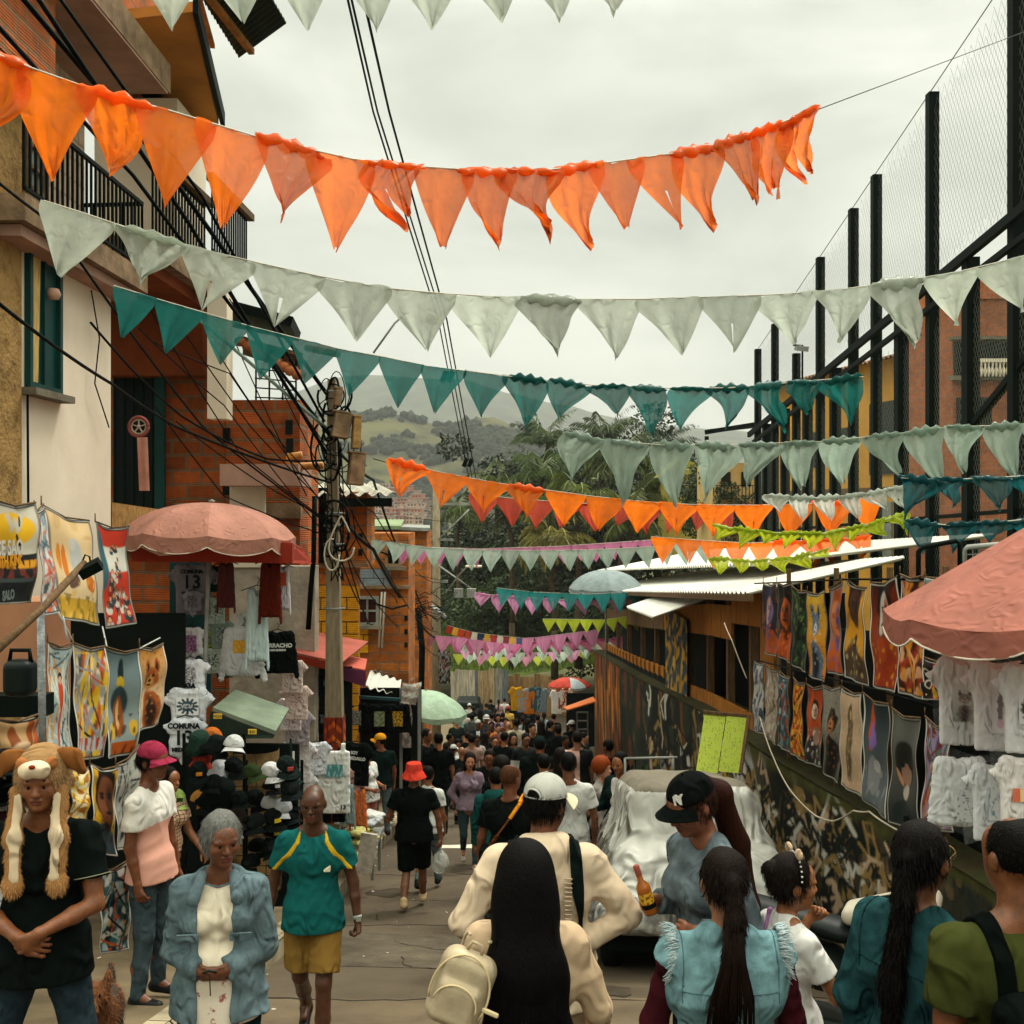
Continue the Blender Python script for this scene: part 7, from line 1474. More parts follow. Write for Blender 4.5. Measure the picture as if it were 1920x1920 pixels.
def ex_le(r, c):
 part_sdf('blouse', [rcone(c['T'](V3(0, -.09, 1.42)), c['T'](V3(0, -.12, 1.2)), .06, .05, k=.02, sq=(1, .5, 1))], .01, r, '#c9c6c0')
 w = c['A'][-1]['wr']+c['A'][-1]['fd']*.07; mb = MB(); mb.lathe([(0, -.08), (.03, -.08), (.032, .06), (.014, .1), (.012, .12), (0, .12)], w+V3(0, -.03, .04), 12); mb.build('water_bottle', mat('blue_bottle', hx('#5f8c98'), rough=.2, bump=0), r)
hair_len['young woman in a black leather jacket and white blouse holding a blue bottle'] = .3
human(X(1164, 12.1), 12.1, 1.76, -48, 'young woman in a black leather jacket and white blouse holding a blue bottle', sex='f', skin='#86522f', near=True, h=.011, hb=.007, zoff=.1, build=1.1, hair=('pony', '#0b0806'), top=('long', '#0c1c1a', .86), bot=('jeans', '#10181a'), extras=ex_le, arms={-1: arm((-.2, -.25, -1), (.1, -.9, .0), curl=.9, side=-1), 1: arm((.2, -.05, -1), (0, -.3, -1))}, head=(8, 10, 0))
human(X(1128, 13.5), 13.5, 1.7, 60, 'child with ginger hair in a patterned pale top beside the motorbikes', sex='f', hscale=1.1, h=.014, hb=.011, skin='#c08a6c', hair=('afro', '#8a3c14'), top=('long', '#9a938c', .9), bot=('jeans', '#20282c'), arms={1: arm((.1, -.9, -.6), (-.2, -.9, .4)), -1: arm((-.1, -1, -.5), (.1, -.9, -.1))}, zoff=0)
human(X(896, 32), 32, 1.78, 6, 'man in a white beanie and navy jacket over a white shirt', h=.018, hb=.015, hair=('none', ''), hat=('beanie', '#b4b2a8'), top=('long', '#101c26', .84, None, (mat('white_front', hx('#b9b9b4'), bump=.1), lambda c: ((abs(c[:, 0]) < .05) & (c[:, 1] < 0)).astype(int))), bot=('jeans', '#10181a'), skin='#4a2c1c')
human(X(953, 30), 30, 1.78, 182, 'bald man in a grey brown shirt with a dark cross strap', h=.018, hb=.015, hair=('none', ''), top=('tee', '#6e6058', .84), bot=('jeans', '#10181a'), skin='#a0704e', build=1.2, extras=lambda r, c: [None for m2 in [MB()] if m2.bar(c['T'](V3(-.13, .13, 1.45)), c['T'](V3(.13, .16, 1.1)), .04, .02) and m2.build('strap', M_black, r)])
def crowd_proto(nm, **k):
 r = human(0, 400, 1.75, 0, 'proto', h=.024, hb=.02, face=False, **k); r.location = (0, 0, 0); return r
pr = [crowd_proto('a', hair=('short', '#0e0a08'), top=('tee', '#101614', .84), bot=('jeans', '#222c30'), stance='walk'),
  crowd_proto('b', sex='f', hair=('long', '#150e0b'), top=('long', '#8a8a84', .9), bot=('leggings', '#14181a'), stance='walk2'),
  crowd_proto('c', hair=('short', '#0e0a08'), top=('hoodie', '#101614', .84), bot=('trousers', '#101412'), stance='stand', build=1.15),
  crowd_proto('d', hair=('short', '#1a120e'), hat=('cap', '#b4b2ac'), top=('tee', '#b4b4b0', .84), bot=('shorts', '#30383a'), stance='walk2'),
  crowd_proto('e', sex='f', hair=('pony', '#20140e'), top=('tee', '#7a4a40', .88), bot=('jeans', '#30424a'), stance='stand', arms={-1: arm((-.3, -.1, -1), (.4, -.9, .4)), 1: arm((.3, 0, -1), (.1, -.4, -1))})]
skc = ['#8a5636', '#6f432a', '#a87250', '#54301c', '#b58060', '#7c4a2e']
spots = [  # px, crown py, depth, figure, turn, top colour, bottom colour, label, hat colour
 (858, 1385, 24, 1, 20, '#b9b4ac', '#2c3436', 'woman in a loose white top left of the crowd'), (850, 1402, 23, 3, 160, '#c4c2bc', '#26343a', 'person in a white tee shirt and cap crouching left beneath the mint parasol'),
 (843, 1375, 26, 2, 100, '#0c1412', '#10181a', 'person in a black hoodie beside the mint parasol edge'), (876, 1372, 27, 0, 185, '#0e1413', '#20282a', 'man in black in front of the man with the white beanie'),
 (895, 1378, 26, 4, 10, '#a9a49c', '#20282a', 'woman in a pale grey top left in the crowd centre'), (908, 1372, 27, 1, 190, '#141a18', '#14181a', 'woman in black with long hair seen from behind in the crowd'),
 (915, 1364, 28.5, 4, 5, '#3c2c28', '#20282a', 'woman in dark brown facing the camera in the crowd'), (922, 1352, 31, 0, 3, '#b06a2c', '#20282a', 'man in an ochre orange tee shirt facing the camera'),
 (934, 1356, 30, 4, 12, '#7a3a2c', '#20282a', 'woman in a rust red top in the crowd'), (903, 1350, 33, 2, 0, '#1a2a2e', '#10181a', 'man in a navy hoodie behind the ochre shirt'),
 (912, 1338, 36, 3, 10, '#2a3a3c', '#303a3c', 'man with pale cap and blue grey shirt'), (922, 1330, 39, 0, 184, '#c9c4bc', '#20282a', 'man in a bright white tee shirt right of the white beanie'),
 (934, 1334, 38, 1, 6, '#8c7898', '#26282c', 'woman in lilac in the middle of the crowd'), (928, 1318, 46, 4, 180, '#7a6088', '#20282a', 'person in a purple top far down the street'),
 (943, 1326, 42, 2, 180, '#0a1210', '#10181a', 'person in a black hoodie left of the bald man'), (968, 1340, 29, 0, 170, '#a89c84', '#2a3034', 'man in a cream shirt right of the bald man'),
 (990, 1340, 29, 1, 184, '#b4b0b0', '#14181a', 'woman with long black hair in a white blouse seen from behind'), (980, 1328, 34, 4, 186, '#8fa9a6', '#20282a', 'woman in a pale blue tee shirt in the crowd'),
 (998, 1355, 26, 0, 20, '#0c1211', '#10181a', 'man in black between the bearded man and the white blouse'), (1014, 1346, 27, 1, 182, '#2c2412', '#10181a', 'woman with long light brown hair seen from behind'),
 (1032, 1342, 27, 2, 120, '#080e0c', '#10181a', 'man in black raising his hand near the hanging shirts'), (1046, 1358, 24, 2, 182, '#060b09', '#0a0f0e', 'tall figure in long black clothes left of the stall'),
 (1060, 1378, 22.5, 0, 30, '#141a18', '#10181a', 'young man with dark shirt by the stall table on the right'), (1072, 1350, 30, 3, 200, '#10181a', '#10181a', 'person with a white cap at the orange awning'),
 (870, 1318, 44, 0, 180, '#b9b0a0', '#20282a', 'man in a beige shirt far left in the crowd'), (880, 1308, 52, 3, 183, '#aeb0aa', '#20282a', 'man with white cap far down the street on the left'),
 (888, 1316, 48, 2, 178, '#141c1e', '#10181a', 'man in black with backpack-like shape far left'), (862, 1330, 38, 1, 15, '#6e8c80', '#20282a', 'woman in grey green at the mint parasol'),
 (900, 1320, 45, 1, 184, '#8c9a7c', '#20282a', 'woman with pale green top far down the street'), (912, 1312, 52, 0, 182, '#2c3436', '#20282a', 'man in dark grey at the far end of the crowd'),
 (920, 1306, 58, 2, 181, '#101816', '#10181a', 'small black figure at the far end before the boards'), (935, 1308, 58, 4, 180, '#b08a8a', '#20282a', 'small figure in rose before the far boards'),
 (946, 1306, 60, 0, 180, '#c4bfb4', '#20282a', 'small figure in white before the far boards'), (957, 1312, 54, 2, 182, '#0c1412', '#10181a', 'small black figure right of the far middle'),
 (968, 1310, 58, 3, 184, '#1c282a', '#20282a', 'small figure with pale cap before the brown planks'), (978, 1316, 50, 1, 186, '#141c1a', '#20282a', 'small woman in black before the brown planks'),
 (990, 1314, 54, 0, 180, '#6c4a3c', '#20282a', 'small figure in brown below the yellow clothes'), (1000, 1320, 46, 2, 184, '#0a1210', '#10181a', 'dark figure below the grey hanging shirt'),
 (1008, 1330, 36, 3, 180, '#d0cec6', '#303a3c', 'man with cap and white tee shirt below the hanging shirts'), (948, 1345, 33, 4, 4, '#4a2a24', '#20282a', 'woman in maroon left of the bald man'),
 (856, 1344, 33, 0, 30, '#1a2422', '#10181a', 'man in dark green under the right rim of the mint parasol'), (885, 1334, 38, 2, 184, '#56605e', '#20282a', 'man in a grey hoodie behind the white beanie'),
 (952, 1318, 48, 3, 180, '#c7a04c', '#20282a', 'far figure with a mustard tee shirt and pale cap'), (1020, 1322, 42, 4, 178, '#a9b0b4', '#20282a', 'woman in a light grey top at the clothes rail'),
 (1038, 1328, 38, 0, 182, '#101816', '#10181a', 'man in black at the clothes rail'), (836, 1398, 24, 4, 150, '#3c4644', '#20282a', 'woman in grey beneath the mint parasol'),
 (780, 1372, 22, 2, 200, '#0a100e', '#10181a', 'man in black left of the two men under the mint parasol'), (740, 1392, 18.8, 1, 200, '#0e1412', '#10181a', 'woman in black between the yellow cap and the leather jacket'),
 (1095, 1372, 23, 2, 60, '#14201e', '#10181a', 'person in dark teal among the motorbikes'), (1140, 1385, 17, 0, 220, '#0c1412', '#10181a', 'man in black sitting low by the painted wall'),
 (1050, 1402, 15, 1, 184, '#3c2a26', '#20282a', 'woman in dark brown left of the pink and black shirt'), (1020, 1412, 13.5, 0, 182, '#0c1211', '#14181a', 'man in black in front of the puffer jacket')]
hide_pr = True
for i, (px, py, d, k, rt, tc_, bc__, lab) in enumerate(spots):
 o = copy_tree(pr[k]); o['label'] = lab; o['category'] = 'person'; o['group'] = 'people in the crowd down the street'
 zc = P(px, py, d).z; gz = G(d)+(.2 if X(px, d) < XK-.1 else 0); Hh = zc-gz; Hh = min(1.9, max(1.45, Hh)); s = Hh/1.77
 o.location = (X(px, d), d, gz); o.rotation_euler = (0, 0, R(rt+random.uniform(-12, 12))); o.scale = (s*random.uniform(.95, 1.08), s, s)
 sk = hx(random.choice(skc))+(1,)
 for ch in o.children:
  n_ = ch.name.split('.')[0]
  if n_ in ('shirt', 'hoodie'): ch.color = hx(tc_, random.uniform(.9, 1.1))+(1,)
  elif n_ in ('jeans', 'trousers', 'shorts', 'leggings'): ch.color = hx(bc__)+(1,)
  elif n_ == 'body': ch.color = sk
  elif n_ == 'cap': ch.color = hx(random.choice(['#b4b2ac', '#1a1c1c', '#8a2c24', '#c4c2bc']))+(1,)
def kill(o):
 for ch in list(o.children): kill(ch)
 bpy.data.objects.remove(o, do_unlink=True)
for o in pr: kill(o)
# ================================================================== PRINTED BANNERS
def banner(tl, tr, bl, br, dl, dr, art, label, name='banner', group='printed cloth banners on the stalls', bd=.05, bulge=.03, rods=True):
 if bd: art.border(bd, ar=1.6)
 a, b, c, d = P(*tl, dl), P(*tr, dr), P(*bl, dl), P(*br, dr); s = len(label); n = (b-a).cross(c-a).normalized()
 if n.y > 0: n = -n
 root = empty(name, (a+b)/2, label, 'banner', group); o0 = root.location.copy()
 def f(u, v):
  p = a.lerp(b, u).lerp(c.lerp(d, u), v); q = p+n*(bulge*math.sin(u*3.1+s)*math.sin(v*3)+.012*math.sin(u*9+v*4+s)+.008*math.sin(v*13+s))-Vector((0, 0, .035*math.sin(u*3.14)*(1-v)))
  return tuple(q-o0)
 art_sheet('cloth', art, f, M_art, root)
 if rods:
  mb = MB(); mb.tube([f(0, 0), f(.5, -.005), f(1, 0)], .007, 5); mb.tube([f(0, 0), Vector(f(0, 0))+Vector((0, 0, .06))], .005, 4); mb.build('hanger', M_wood, root)
 return root
def portrait(seed, bg, bg2, skin, hair, shade, body, hat=None, bt=None, cy=.36, r=.26, w=30, h=84, beard=None):
 a = Art(w, h, bg, seed).grad(bg, bg2); a.blot(body, (2, 3), .3, .5)
 a.ell(.5, 1.02, .55, .42, body, soft=.1).ell(.5, .62, .14, .12, shade, soft=.2).blot(shade, (4, 6), .45, .6, (0, .7, 1, 1))
 a.face(.5, cy, r, skin, hair, shade, asp=w/h*1.6, beard=beard, hat=hat);
 if bt: a.blot(bt, (5, 7), .4, .8, (0, .55, 1, 1))
 return a
def animal(seed, bg, bg2, fur, dark, lite, w=30, h=84, ears=1, cy=.35):
 a = Art(w, h, bg, seed).grad(bg, bg2); a.ell(.5, .78, .3, .26, fur, wob=.1).ell(.5, .8, .16, .22, dark, soft=.6)
 for s in (-1, 1):
  if ears: a.ell(.5+s*.2, cy-.13, .08, .1, fur, rot=s*.3).ell(.5+s*.2, cy-.12, .04, .07, dark, rot=s*.3)
 a.ell(.5, cy, .25, .14, fur, wob=.12).ell(.5, cy+.05, .13, .08, lite, soft=.5)
 for s in (-1, 1): a.ell(.5+s*.1, cy-.02, .045, .02, dark)
 a.ell(.5, cy+.035, .05, .022, dark).ell(.5, cy+.09, .07, .012, dark); a.blot(lite, (6, 9), .5, .5, (.2, .2, .8, .9)); a.blot(dark, (7, 11), .55, .5); return a
def wild(seed, bg, cols, w=30, h=84):
 a = Art(w, h, bg, seed); r = random.Random(seed)
 for c in cols: a.blot(c, (r.uniform(1, 4), r.uniform(2, 6)), r.uniform(-.1, .35), .9)
 for i in range(14): a.line(r.random(), r.random(), r.random(), r.random(), r.uniform(.01, .03), r.choice(cols), asp=2.5)
 return a
a = Art(60, 90, '#12181a', 1); a.rect(0, 0, 1, .5, '#b8b2a0').ell(.45, .24, .42, .17, '#d8a81c', soft=.06)
for (x0, y0, x1, y1) in ((.3, .12, .4, .24), (.4, .24, .48, .15), (.48, .15, .56, .24), (.56, .24, .66, .1)): a.line(x0, y0, x1, y1, .05, '#b8b2a0', asp=1.5)
a.line(.55, .3, .62, .4, .02, '#1a1810', asp=1.5).line(.62, .12, .6, .2, .02, '#1a1810', asp=1.5).rect(0, .56, 1, .64, '#c98a1c').blot('#12181a', (9, 3), .2, 1, (0, .55, 1, .66)).blot('#6a2a20', (5, 4), .1, .9, (0, .65, 1, .75)).rect(.1, .74, .9, .78, '#3a4444')
b1 = banner((-12, 935), (66, 942), (-14, 1135), (62, 1130), 6.3, 7.0, a, 'black banner with a yellow winged letter and graffiti writing at the far left')
for (t, y_, s_, c_) in (('ICE SAQ', 1028, .13, '#b9b4a8'), ('WITH KING', 1052, .095, '#c98a1c'), ('SALO', 1115, .08, '#5a6460')):
 o = link('lettering', text_mesh(t, s_, .001, .004), mat('ink'+c_, hx(c_), bump=0), b1); o.location = P(26, y_, 6.6)-b1.location+Vector((.0, -.07, 0)); o.rotation_euler = (R(90), 0, .9*0+math.atan2(.7, P(66, 0, 7).x-P(-12, 0, 6.3).x))
banner((64, 955), (80, 945), (82, 1155), (112, 1150), 7.0, 7.3, wild(3, '#a9a8a0', ['#b03a20', '#c9581c', '#27505a', '#7e8c94', '#c9c4ba']), 'narrow banner of a red and grey street scene, second from the left')
a = Art(60, 90, '#cbb48c', 4).grad('#c9ab7c', '#d2bc94'); a.blot('#b3915c', (2, 2), .3, .6, (0, 0, 1, .2)); a.ell(.55, .4, .11, .2, '#a9a9a4', rot=.15).ell(.5, .26, .06, .06, '#b4b2ac').ell(.3, .45, .06, .16, '#c9701c').ell(.18, .42, .05, .12, '#c9781c').ell(.75, .62, .16, .08, '#b8641c', wob=.2).ell(.4, .62, .1, .07, '#5c4434', wob=.3).rect(0, .78, 1, 1, '#b8902c').blot('#7a6420', (5, 4), .1, .8, (0, .75, 1, 1)).blot('#d2a850', (5, 6), .4, .8, (0, .6, 1, 1))
banner((80, 945), (166, 976), (116, 1160), (188, 1174), 7.3, 7.9, a, 'sandy banner with a grey horse and running orange horses')
a = Art(60, 90, '#b5321c', 5); a.rect(0, .2, 1, .45, '#c4c0b4').ell(0, .35, .25, .3, '#2c5660').rect(.5, .62, 1, 1, '#b5321c').rect(0, .85, 1, 1, '#b5321c')
rr = random.Random(6)
for k in range(46):
 v = rr.uniform(.18, .93); u = .5+rr.uniform(-.42, .42)*min(1, v*1.3); s_ = .025+.05*v
 a.ell(u, v+s_*.7, s_*1.2, s_*.7, rr.choice(['#1c2a30', '#8a2418', '#2a3a40', '#b9b4a8'])).ell(u, v-s_*.1, s_*.75, s_*.62, '#17110e').ell(u, v, s_*.6, s_*.5, rr.choice(['#b87a58', '#8a5638', '#c49070'])).ell(u, v+s_*.25, s_*.25, s_*.07, '#1a100c')
banner((174, 978), (243, 986), (197, 1180), (254, 1170), 8.0, 8.5, a, 'red and white banner with a crowd of tiny moustached faces')
rr = random.Random(8); a = Art(40, 90, '#9fb0b0', 6)
for k in range(60): x = rr.random(); a.line(x, rr.random(), x+rr.uniform(-.5, .5), rr.random(), .02, rr.choice(['#c9cfc8', '#2c4a58', '#c9c9bc', '#c98a2c', '#c9cfc8']), asp=2.5)
a.ell(.5, .45, .12, .16, '#b5401c').ell(.5, .28, .07, .05, '#1a1410').ell(.5, .3, .05, .04, '#c49878').ell(.5, .75, .1, .2, '#b5401c')
banner((84, 1203), (139, 1205), (82, 1412), (136, 1424), 6.9, 7.2, a, 'banner with a figure in orange among pale whirling streaks')
a = wild(9, '#c99a1c', ['#c9c4b8', '#1c2224', '#b5481c', '#d2b030', '#8a8c90'], 40, 90).rect(.05, .8, .95, .92, '#b9c0c0').blot('#b8401c', (7, 3), .0, 1, (.05, .8, .95, .92))
banner((141, 1205), (197, 1211), (148, 1428), (198, 1420), 7.2, 7.5, a, 'yellow collage banner with orange lettering at its foot')
a = Art(40, 90, '#6f8488', 7).grad('#5c7074', '#8f9c98'); a.ell(.45, .22, .1, .16, '#16262a').ell(.45, .3, .14, .07, '#b89a1c').ell(.45, .48, .26, .16, '#27383c').ell(.45, .62, .17, .2, '#8a4a1c').ell(.45, .6, .06, .14, '#c9a068').ell(.2, .76, .1, .08, '#c9a02c').ell(.8, .74, .1, .08, '#c9a02c').rect(.1, .86, .9, 1, '#a04a14').blot('#3a1c0e', (4, 5), .35, .8, (0, .6, 1, 1))
banner((199, 1212), (262, 1217), (202, 1424), (258, 1412), 7.5, 7.9, a, 'grey green banner with a hooded rider on a brown horse')
a = animal(11, '#b5782c', '#cbb898', '#9c4f1a', '#2a160c', '#c08a4c', 40, 84, cy=.36)
banner((266, 1212), (306, 1206), (262, 1373), (300, 1358), 7.9, 8.4, a, 'tan banner showing a seated terrier dog')
a = Art(60, 40, '#a8865c', 12).ell(.35, .4, .1, .3, '#7c4018').ell(.7, .35, .1, .35, '#8c4218').ell(.5, .8, .28, .35, '#c9a884').rect(.85, 0, 1, 1, '#b5501c')
banner((-14, 1348), (80, 1336), (-14, 1440), (84, 1430), 5.8, 6.3, a, 'wide banner with the ears and muzzle of a dog, lowest at the left edge')
banner((166, 1432), (222, 1436), (170, 1600), (218, 1606), 6.9, 7.3, portrait(21, '#c9941c', '#c99a20', '#6a3c22', '#120c0a', '#3c2214', '#2a3c44', w=40, h=80, bt='#10181a'), 'yellow banner with men in dark jackets beside the dog hat')
banner((132, 1440), (164, 1438), (134, 1540), (166, 1545), 6.6, 6.9, wild(31, '#c9a42c', ['#d8c060', '#8a4a18', '#c9c0a0']), 'small yellow and brown banner between hat and figures')
banner((222, 1434), (260, 1396), (222, 1595), (256, 1590), 7.3, 7.9, wild(22, '#8f9089', ['#77776f', '#1a2224', '#a5a59c', '#9c9c92'], 40, 80), 'grey stone coloured banner with black brush sketches')
banner((188, 1632), (240, 1612), (190, 1790), (244, 1780), 6.9, 7.3, wild(23, '#1c2c30', ['#b5481c', '#c98a2c', '#9fb4b4', '#2a5a60', '#0e1618', '#c9c4b8'], 40, 80), 'colourful abstract banner near the ground behind the dog')
DB = lambda px: 2.9*FOC/(px-960)
up = [(1432, 1092, 1457, 1092, 1225, 1232, portrait(41, '#16202a', '#2a2230', '#b98a80', '#2a2a44', '#5c5480', '#a04a1c', bt='#c9581c'), 'dark banner with a violet toned face, first of the upper row'),
 (1459, 1092, 1483, 1092, 1230, 1245, portrait(42, '#101c1c', '#14201e', '#b5541c', '#0b0f0e', '#5c2410', '#a8441a', bt='#c9701c'), 'black banner with an orange lit woman, second of the upper row'),
 (1485, 1096, 1512, 1108, 1247, 1262, wild(43, '#101a16', ['#1f3a26', '#5c7a34', '#0b1210', '#26422c']), 'almost black banner with green foliage, third of the upper row'),
 (1515, 1110, 1548, 1106, 1268, 1280, animal(44, '#c9a02c', '#c9701c', '#5c7084', '#141c2a', '#c4ccd0'), 'banner of a blue grey dog on yellow, fourth of the upper row'),
 (1552, 1102, 1580, 1084, 1262, 1268, portrait(45, '#8a8490', '#a05a3c', '#c47a4c', '#a04a1c', '#5c4a78', '#b5541c', bt='#6a5a8c'), 'painted banner of a violet and orange face with long hair'),
 (1582, 1084, 1626, 1102, 1270, 1288, portrait(46, '#c98a1c', '#c98a1c', '#4a2c20', '#1c120e', '#2a1810', '#4a3a2c', r=.17, cy=.22, w=44, bt='#b5a06a'), 'ochre banner with a slender dark woman wearing beads'),
 (1636, 1092, 1682, 1080, 1288, 1300, portrait(47, '#2a120c', '#b5481c', '#b9b0a4', '#0c0c0c', '#a03c14', '#8a2c10', w=40, cy=.28, r=.2, bt='#c9881c'), 'orange and black banner with a pale painted face'),
 (1684, 1076, 1736, 1078, 1300, 1315, wild(48, '#3c140c', ['#b5441c', '#c9946c', '#0e1210', '#c9841c', '#8a2414'], 40), 'red brown banner with large flowers and a half face'),
 (1738, 1082, 1806, 1070, 1160, 1160, Art(50, 60, '#77898c', 49).ell(.5, .5, .25, .3, '#b5401c', wob=.2).ell(.5, .75, .2, .2, '#c49070'), 'grey blue banner with an orange haired figure half behind the red parasol'),
 (1728, 1232, 1790, 1234, 1312, 1314, Art(50, 50, '#20110e', 50).rect(.4, 0, .6, 1, '#a8301c').ell(.2, .3, .1, .1, '#b9b4a8').ell(.2, .3, .06, .06, '#20110e').ell(.25, .6, .12, .12, '#b9b4a8').ell(.25, .6, .08, .08, '#20110e').ell(.5, .8, .12, .15, '#c9941c').rect(.7, 0, 1, 1, '#b04a24'), 'black and red banner with white rings under the red parasol')]
lo = [(1413, 1236, 1435, 1242, 1370, 1378, wild(51, '#a8aca6', ['#2a3c4c', '#5c4a6a', '#b4b8b0']), 'pale banner with a dark blue figure, first of the lower row'),
 (1436, 1243, 1458, 1256, 1380, 1398, wild(52, '#a0968a', ['#6a5444', '#8c7c70', '#b9b0a0']), 'beige banner with faint brown drawing, second of the lower row'),
 (1459, 1257, 1482, 1269, 1398, 1412, wild(53, '#2c4a54', ['#14282e', '#7c98a0', '#a03a1c', '#23404a']), 'teal banner turning red at its foot, third of the lower row'),
 (1484, 1270, 1510, 1281, 1414, 1430, wild(54, '#b5501c', ['#c9941c', '#1c120e', '#a03214', '#d0a030']), 'flame coloured banner with dark strokes, fourth of the lower row'),
 (1513, 1282, 1542, 1286, 1430, 1440, portrait(55, '#a8401c', '#b5501c', '#c9b49c', '#16100e', '#8a6a5c', '#1c1a20', r=.13, cy=.3, bt='#c9c0b0'), 'red banner with a black robed figure among flowers'),
 (1546, 1284, 1576, 1286, 1448, 1470, animal(56, '#8f8a80', '#3a342e', '#1c1814', '#0b0a09', '#a5683c', ears=0), 'dark grey banner with a gorilla face'),
 (1578, 1287, 1617, 1300, 1472, 1495, Art(36, 84, '#b09478', 57).ell(.5, .5, .2, .4, '#4a4a30', wob=.1).ell(.5, .5, .12, .34, '#6a4a34', wob=.2).ell(.5, .22, .07, .05, '#b08a64').blot('#c9b08c', (9, 9), .5, .6), 'beige banner with a robed saint in a rayed oval'),
 (1620, 1297, 1665, 1320, 1498, 1538, Art(40, 90, '#2a3a40', 58).grad('#14282e', '#5c6468').ell(.35, .25, .14, .2, '#b0441c', wob=.4).ell(.42, .34, .1, .12, '#7a5a9c', wob=.4).ell(.4, .7, .16, .18, '#77787a', wob=.1).ell(.5, .6, .08, .06, '#9a9a98').blot('#8a8c8c', (4, 5), .4, .6, (0, .55, 1, 1)), 'slate banner with a grey hooded figure under a colour cloud'),
 (1668, 1326, 1726, 1346, 1542, 1566, Art(50, 90, '#3c403e', 59).grad('#5c5e5a', '#141a18').ell(.5, .42, .32, .2, '#0e0f0e').ell(.5, .52, .16, .1, '#8a6a58').ell(.36, .42, .1, .05, '#050606').ell(.64, .42, .1, .05, '#050606').ell(.5, .68, .1, .07, '#a39a90').ell(.3, .56, .12, .03, '#b07c54', rot=.6).ell(.5, .9, .35, .15, '#10201e'), 'dark banner with a chimpanzee in sunglasses smoking'),
 (1730, 1342, 1786, 1366, 1555, 1562, wild(60, '#8a4a34', ['#b0643c', '#3c4a78', '#c9b49c', '#2a5a50', '#6a2418', '#8c7c9c'], 40, 90), 'rust coloured banner with bright parrots beside the wrapped tee shirts')]
for (x0, y0, x1, y1, b0, b1_, ar_, lab) in up+lo: banner((x0, y0), (x1, y1), (x0-3 if y0 > 1200 else x0, b0), (x1-2 if y0 > 1200 else x1, b1_), DB(x0), DB(x1), ar_, lab, bulge=.02)
fr = empty('banner_rack', (2.95, 9, -2), 'rough wooden poles and wires carrying two rows of banners on the wall', 'frame')
for d in (6.2, 7.4, 8.5, 9.9, 11.6): mb = MB(); mb.bar((3.06, d, WT(d)), (3.06, d, P(0, 1075, d).z+.05), .04); pb(mb, 'pole', M_wood, fr)
for (pya, pyb) in ((1086, 1094), (1335, 1237)): mb = MB(); mb.tube([P(1790, pya, DB(1790)+.05), P(1600, (pya+pyb)/2-4, DB(1600)+.05), P(1415, pyb, DB(1415)+.05)], .009, 5); pb(mb, 'wire', M_cable, fr)
mb = MB(); mb.prism([(3.2, 5.0, WT(5)), (3.2, 12.5, WT(12.5)), (3.2, 12.5, WT(12.5)+1.5), (3.2, 5, WT(5)+1.6)], (0, 0, 0), (.05, 0, 0)); tag(mb.build('shed_shade_panel', m_dark), 'black panel standing in for the dark shed interior behind the two rows of banners', 'tarpaulin')  # sheet coloured black as the shaded shed interior behind the banners
# ================================================================== CLOTHES ON HANGERS
def gm(kind):
 k = ('g', kind)
 if k in _pm: return _pm[k]
 c = ((0, -.3, -1), (0, 0, -.74));
 if kind == 'tee': p = [rbox((0, 0, -.36), (.235, .032, .34), .03, k=.03), rcone((-.18, 0, -.05), (.18, 0, -.05), .045, k=.03, sq=(1, .7, 1))]+[rcone((s*.18, 0, -.08), (s*.36, 0, -.24), .075, .085, k=.04, sq=(1, .36, 1), clip=((s*.72, 0, -.69), (s*.32, 0, -.2))) for s in (-1, 1)]
 elif kind in ('sweat', 'hoodie'): p = [rbox((0, 0, -.34), (.235, .04, .32), .04, k=.03), rcone((-.18, 0, -.05), (.18, 0, -.05), .05, k=.03, sq=(1, .7, 1))]+[rcone((s*.2, 0, -.08), (s*.3, -.01, -.7), .07, .045, k=.03, sq=(1, .5, 1)) for s in (-1, 1)]
 elif kind == 'onesie': p = [rbox((0, 0, -.2), (.15, .025, .17), .03, k=.03), rcone((0, 0, -.3), (0, 0, -.47), .12, .04, k=.05, sq=(1, .25, 1)), rcone((-.1, 0, -.03), (.1, 0, -.03), .03, k=.02)]+[rcone((s*.12, 0, -.05), (s*.23, 0, -.13), .045, .05, k=.02, sq=(1, .4, 1), clip=((s*.8, 0, -.6), (s*.2, 0, -.11))) for s in (-1, 1)]
 elif kind == 'tank': p = [rbox((0, 0, -.5), (.22, .025, .42), .03, k=.03), rcone((-.13, 0, 0), (-.13, 0, -.15), .035, k=.03, sq=(1, .6, 1)), rcone((.13, 0, 0), (.13, 0, -.15), .035, k=.03, sq=(1, .6, 1))]
 elif kind == 'shorts': p = [rbox((0, 0, -.12), (.2, .035, .12), .03, k=.03)]+[rbox((s*.11, 0, -.3), (.105, .035, .2), .03, k=.02) for s in (-1, 1)]
 else: p = [rcone((0, 0, -.05), (0, 0, -.75), .06, .13, k=.02, sq=(1, .4, 1))]     # a garment seen edge on
 if kind in ('tee', 'sweat', 'onesie'): p.append(ell((0, -.03, .01), (.085, .05, .07) if kind != 'onesie' else (.06, .04, .05), op='s', k=.01))
 if kind == 'hoodie': p += [ell((0, .02, .06), (.12, .07, .13), k=.03), ell((0, -.05, .07), (.07, .06, .1), op='s', k=.02)]
 _pm[k] = sdf(kind, p, .014 if kind != 'onesie' else .011, fold=.007, ffreq=46, mats=[M_cloth], seed=len(kind)); return _pm[k]
gn = {'tee': 'tee_shirt', 'sweat': 'sweatshirt', 'hoodie': 'hoodie', 'onesie': 'baby_bodysuit', 'tank': 'tank_top', 'shorts': 'shorts', 'side': 'shirt'}
gw = {'tee': .7, 'sweat': .66, 'hoodie': .66, 'onesie': .46, 'tank': .44, 'shorts': .42, 'side': .26}
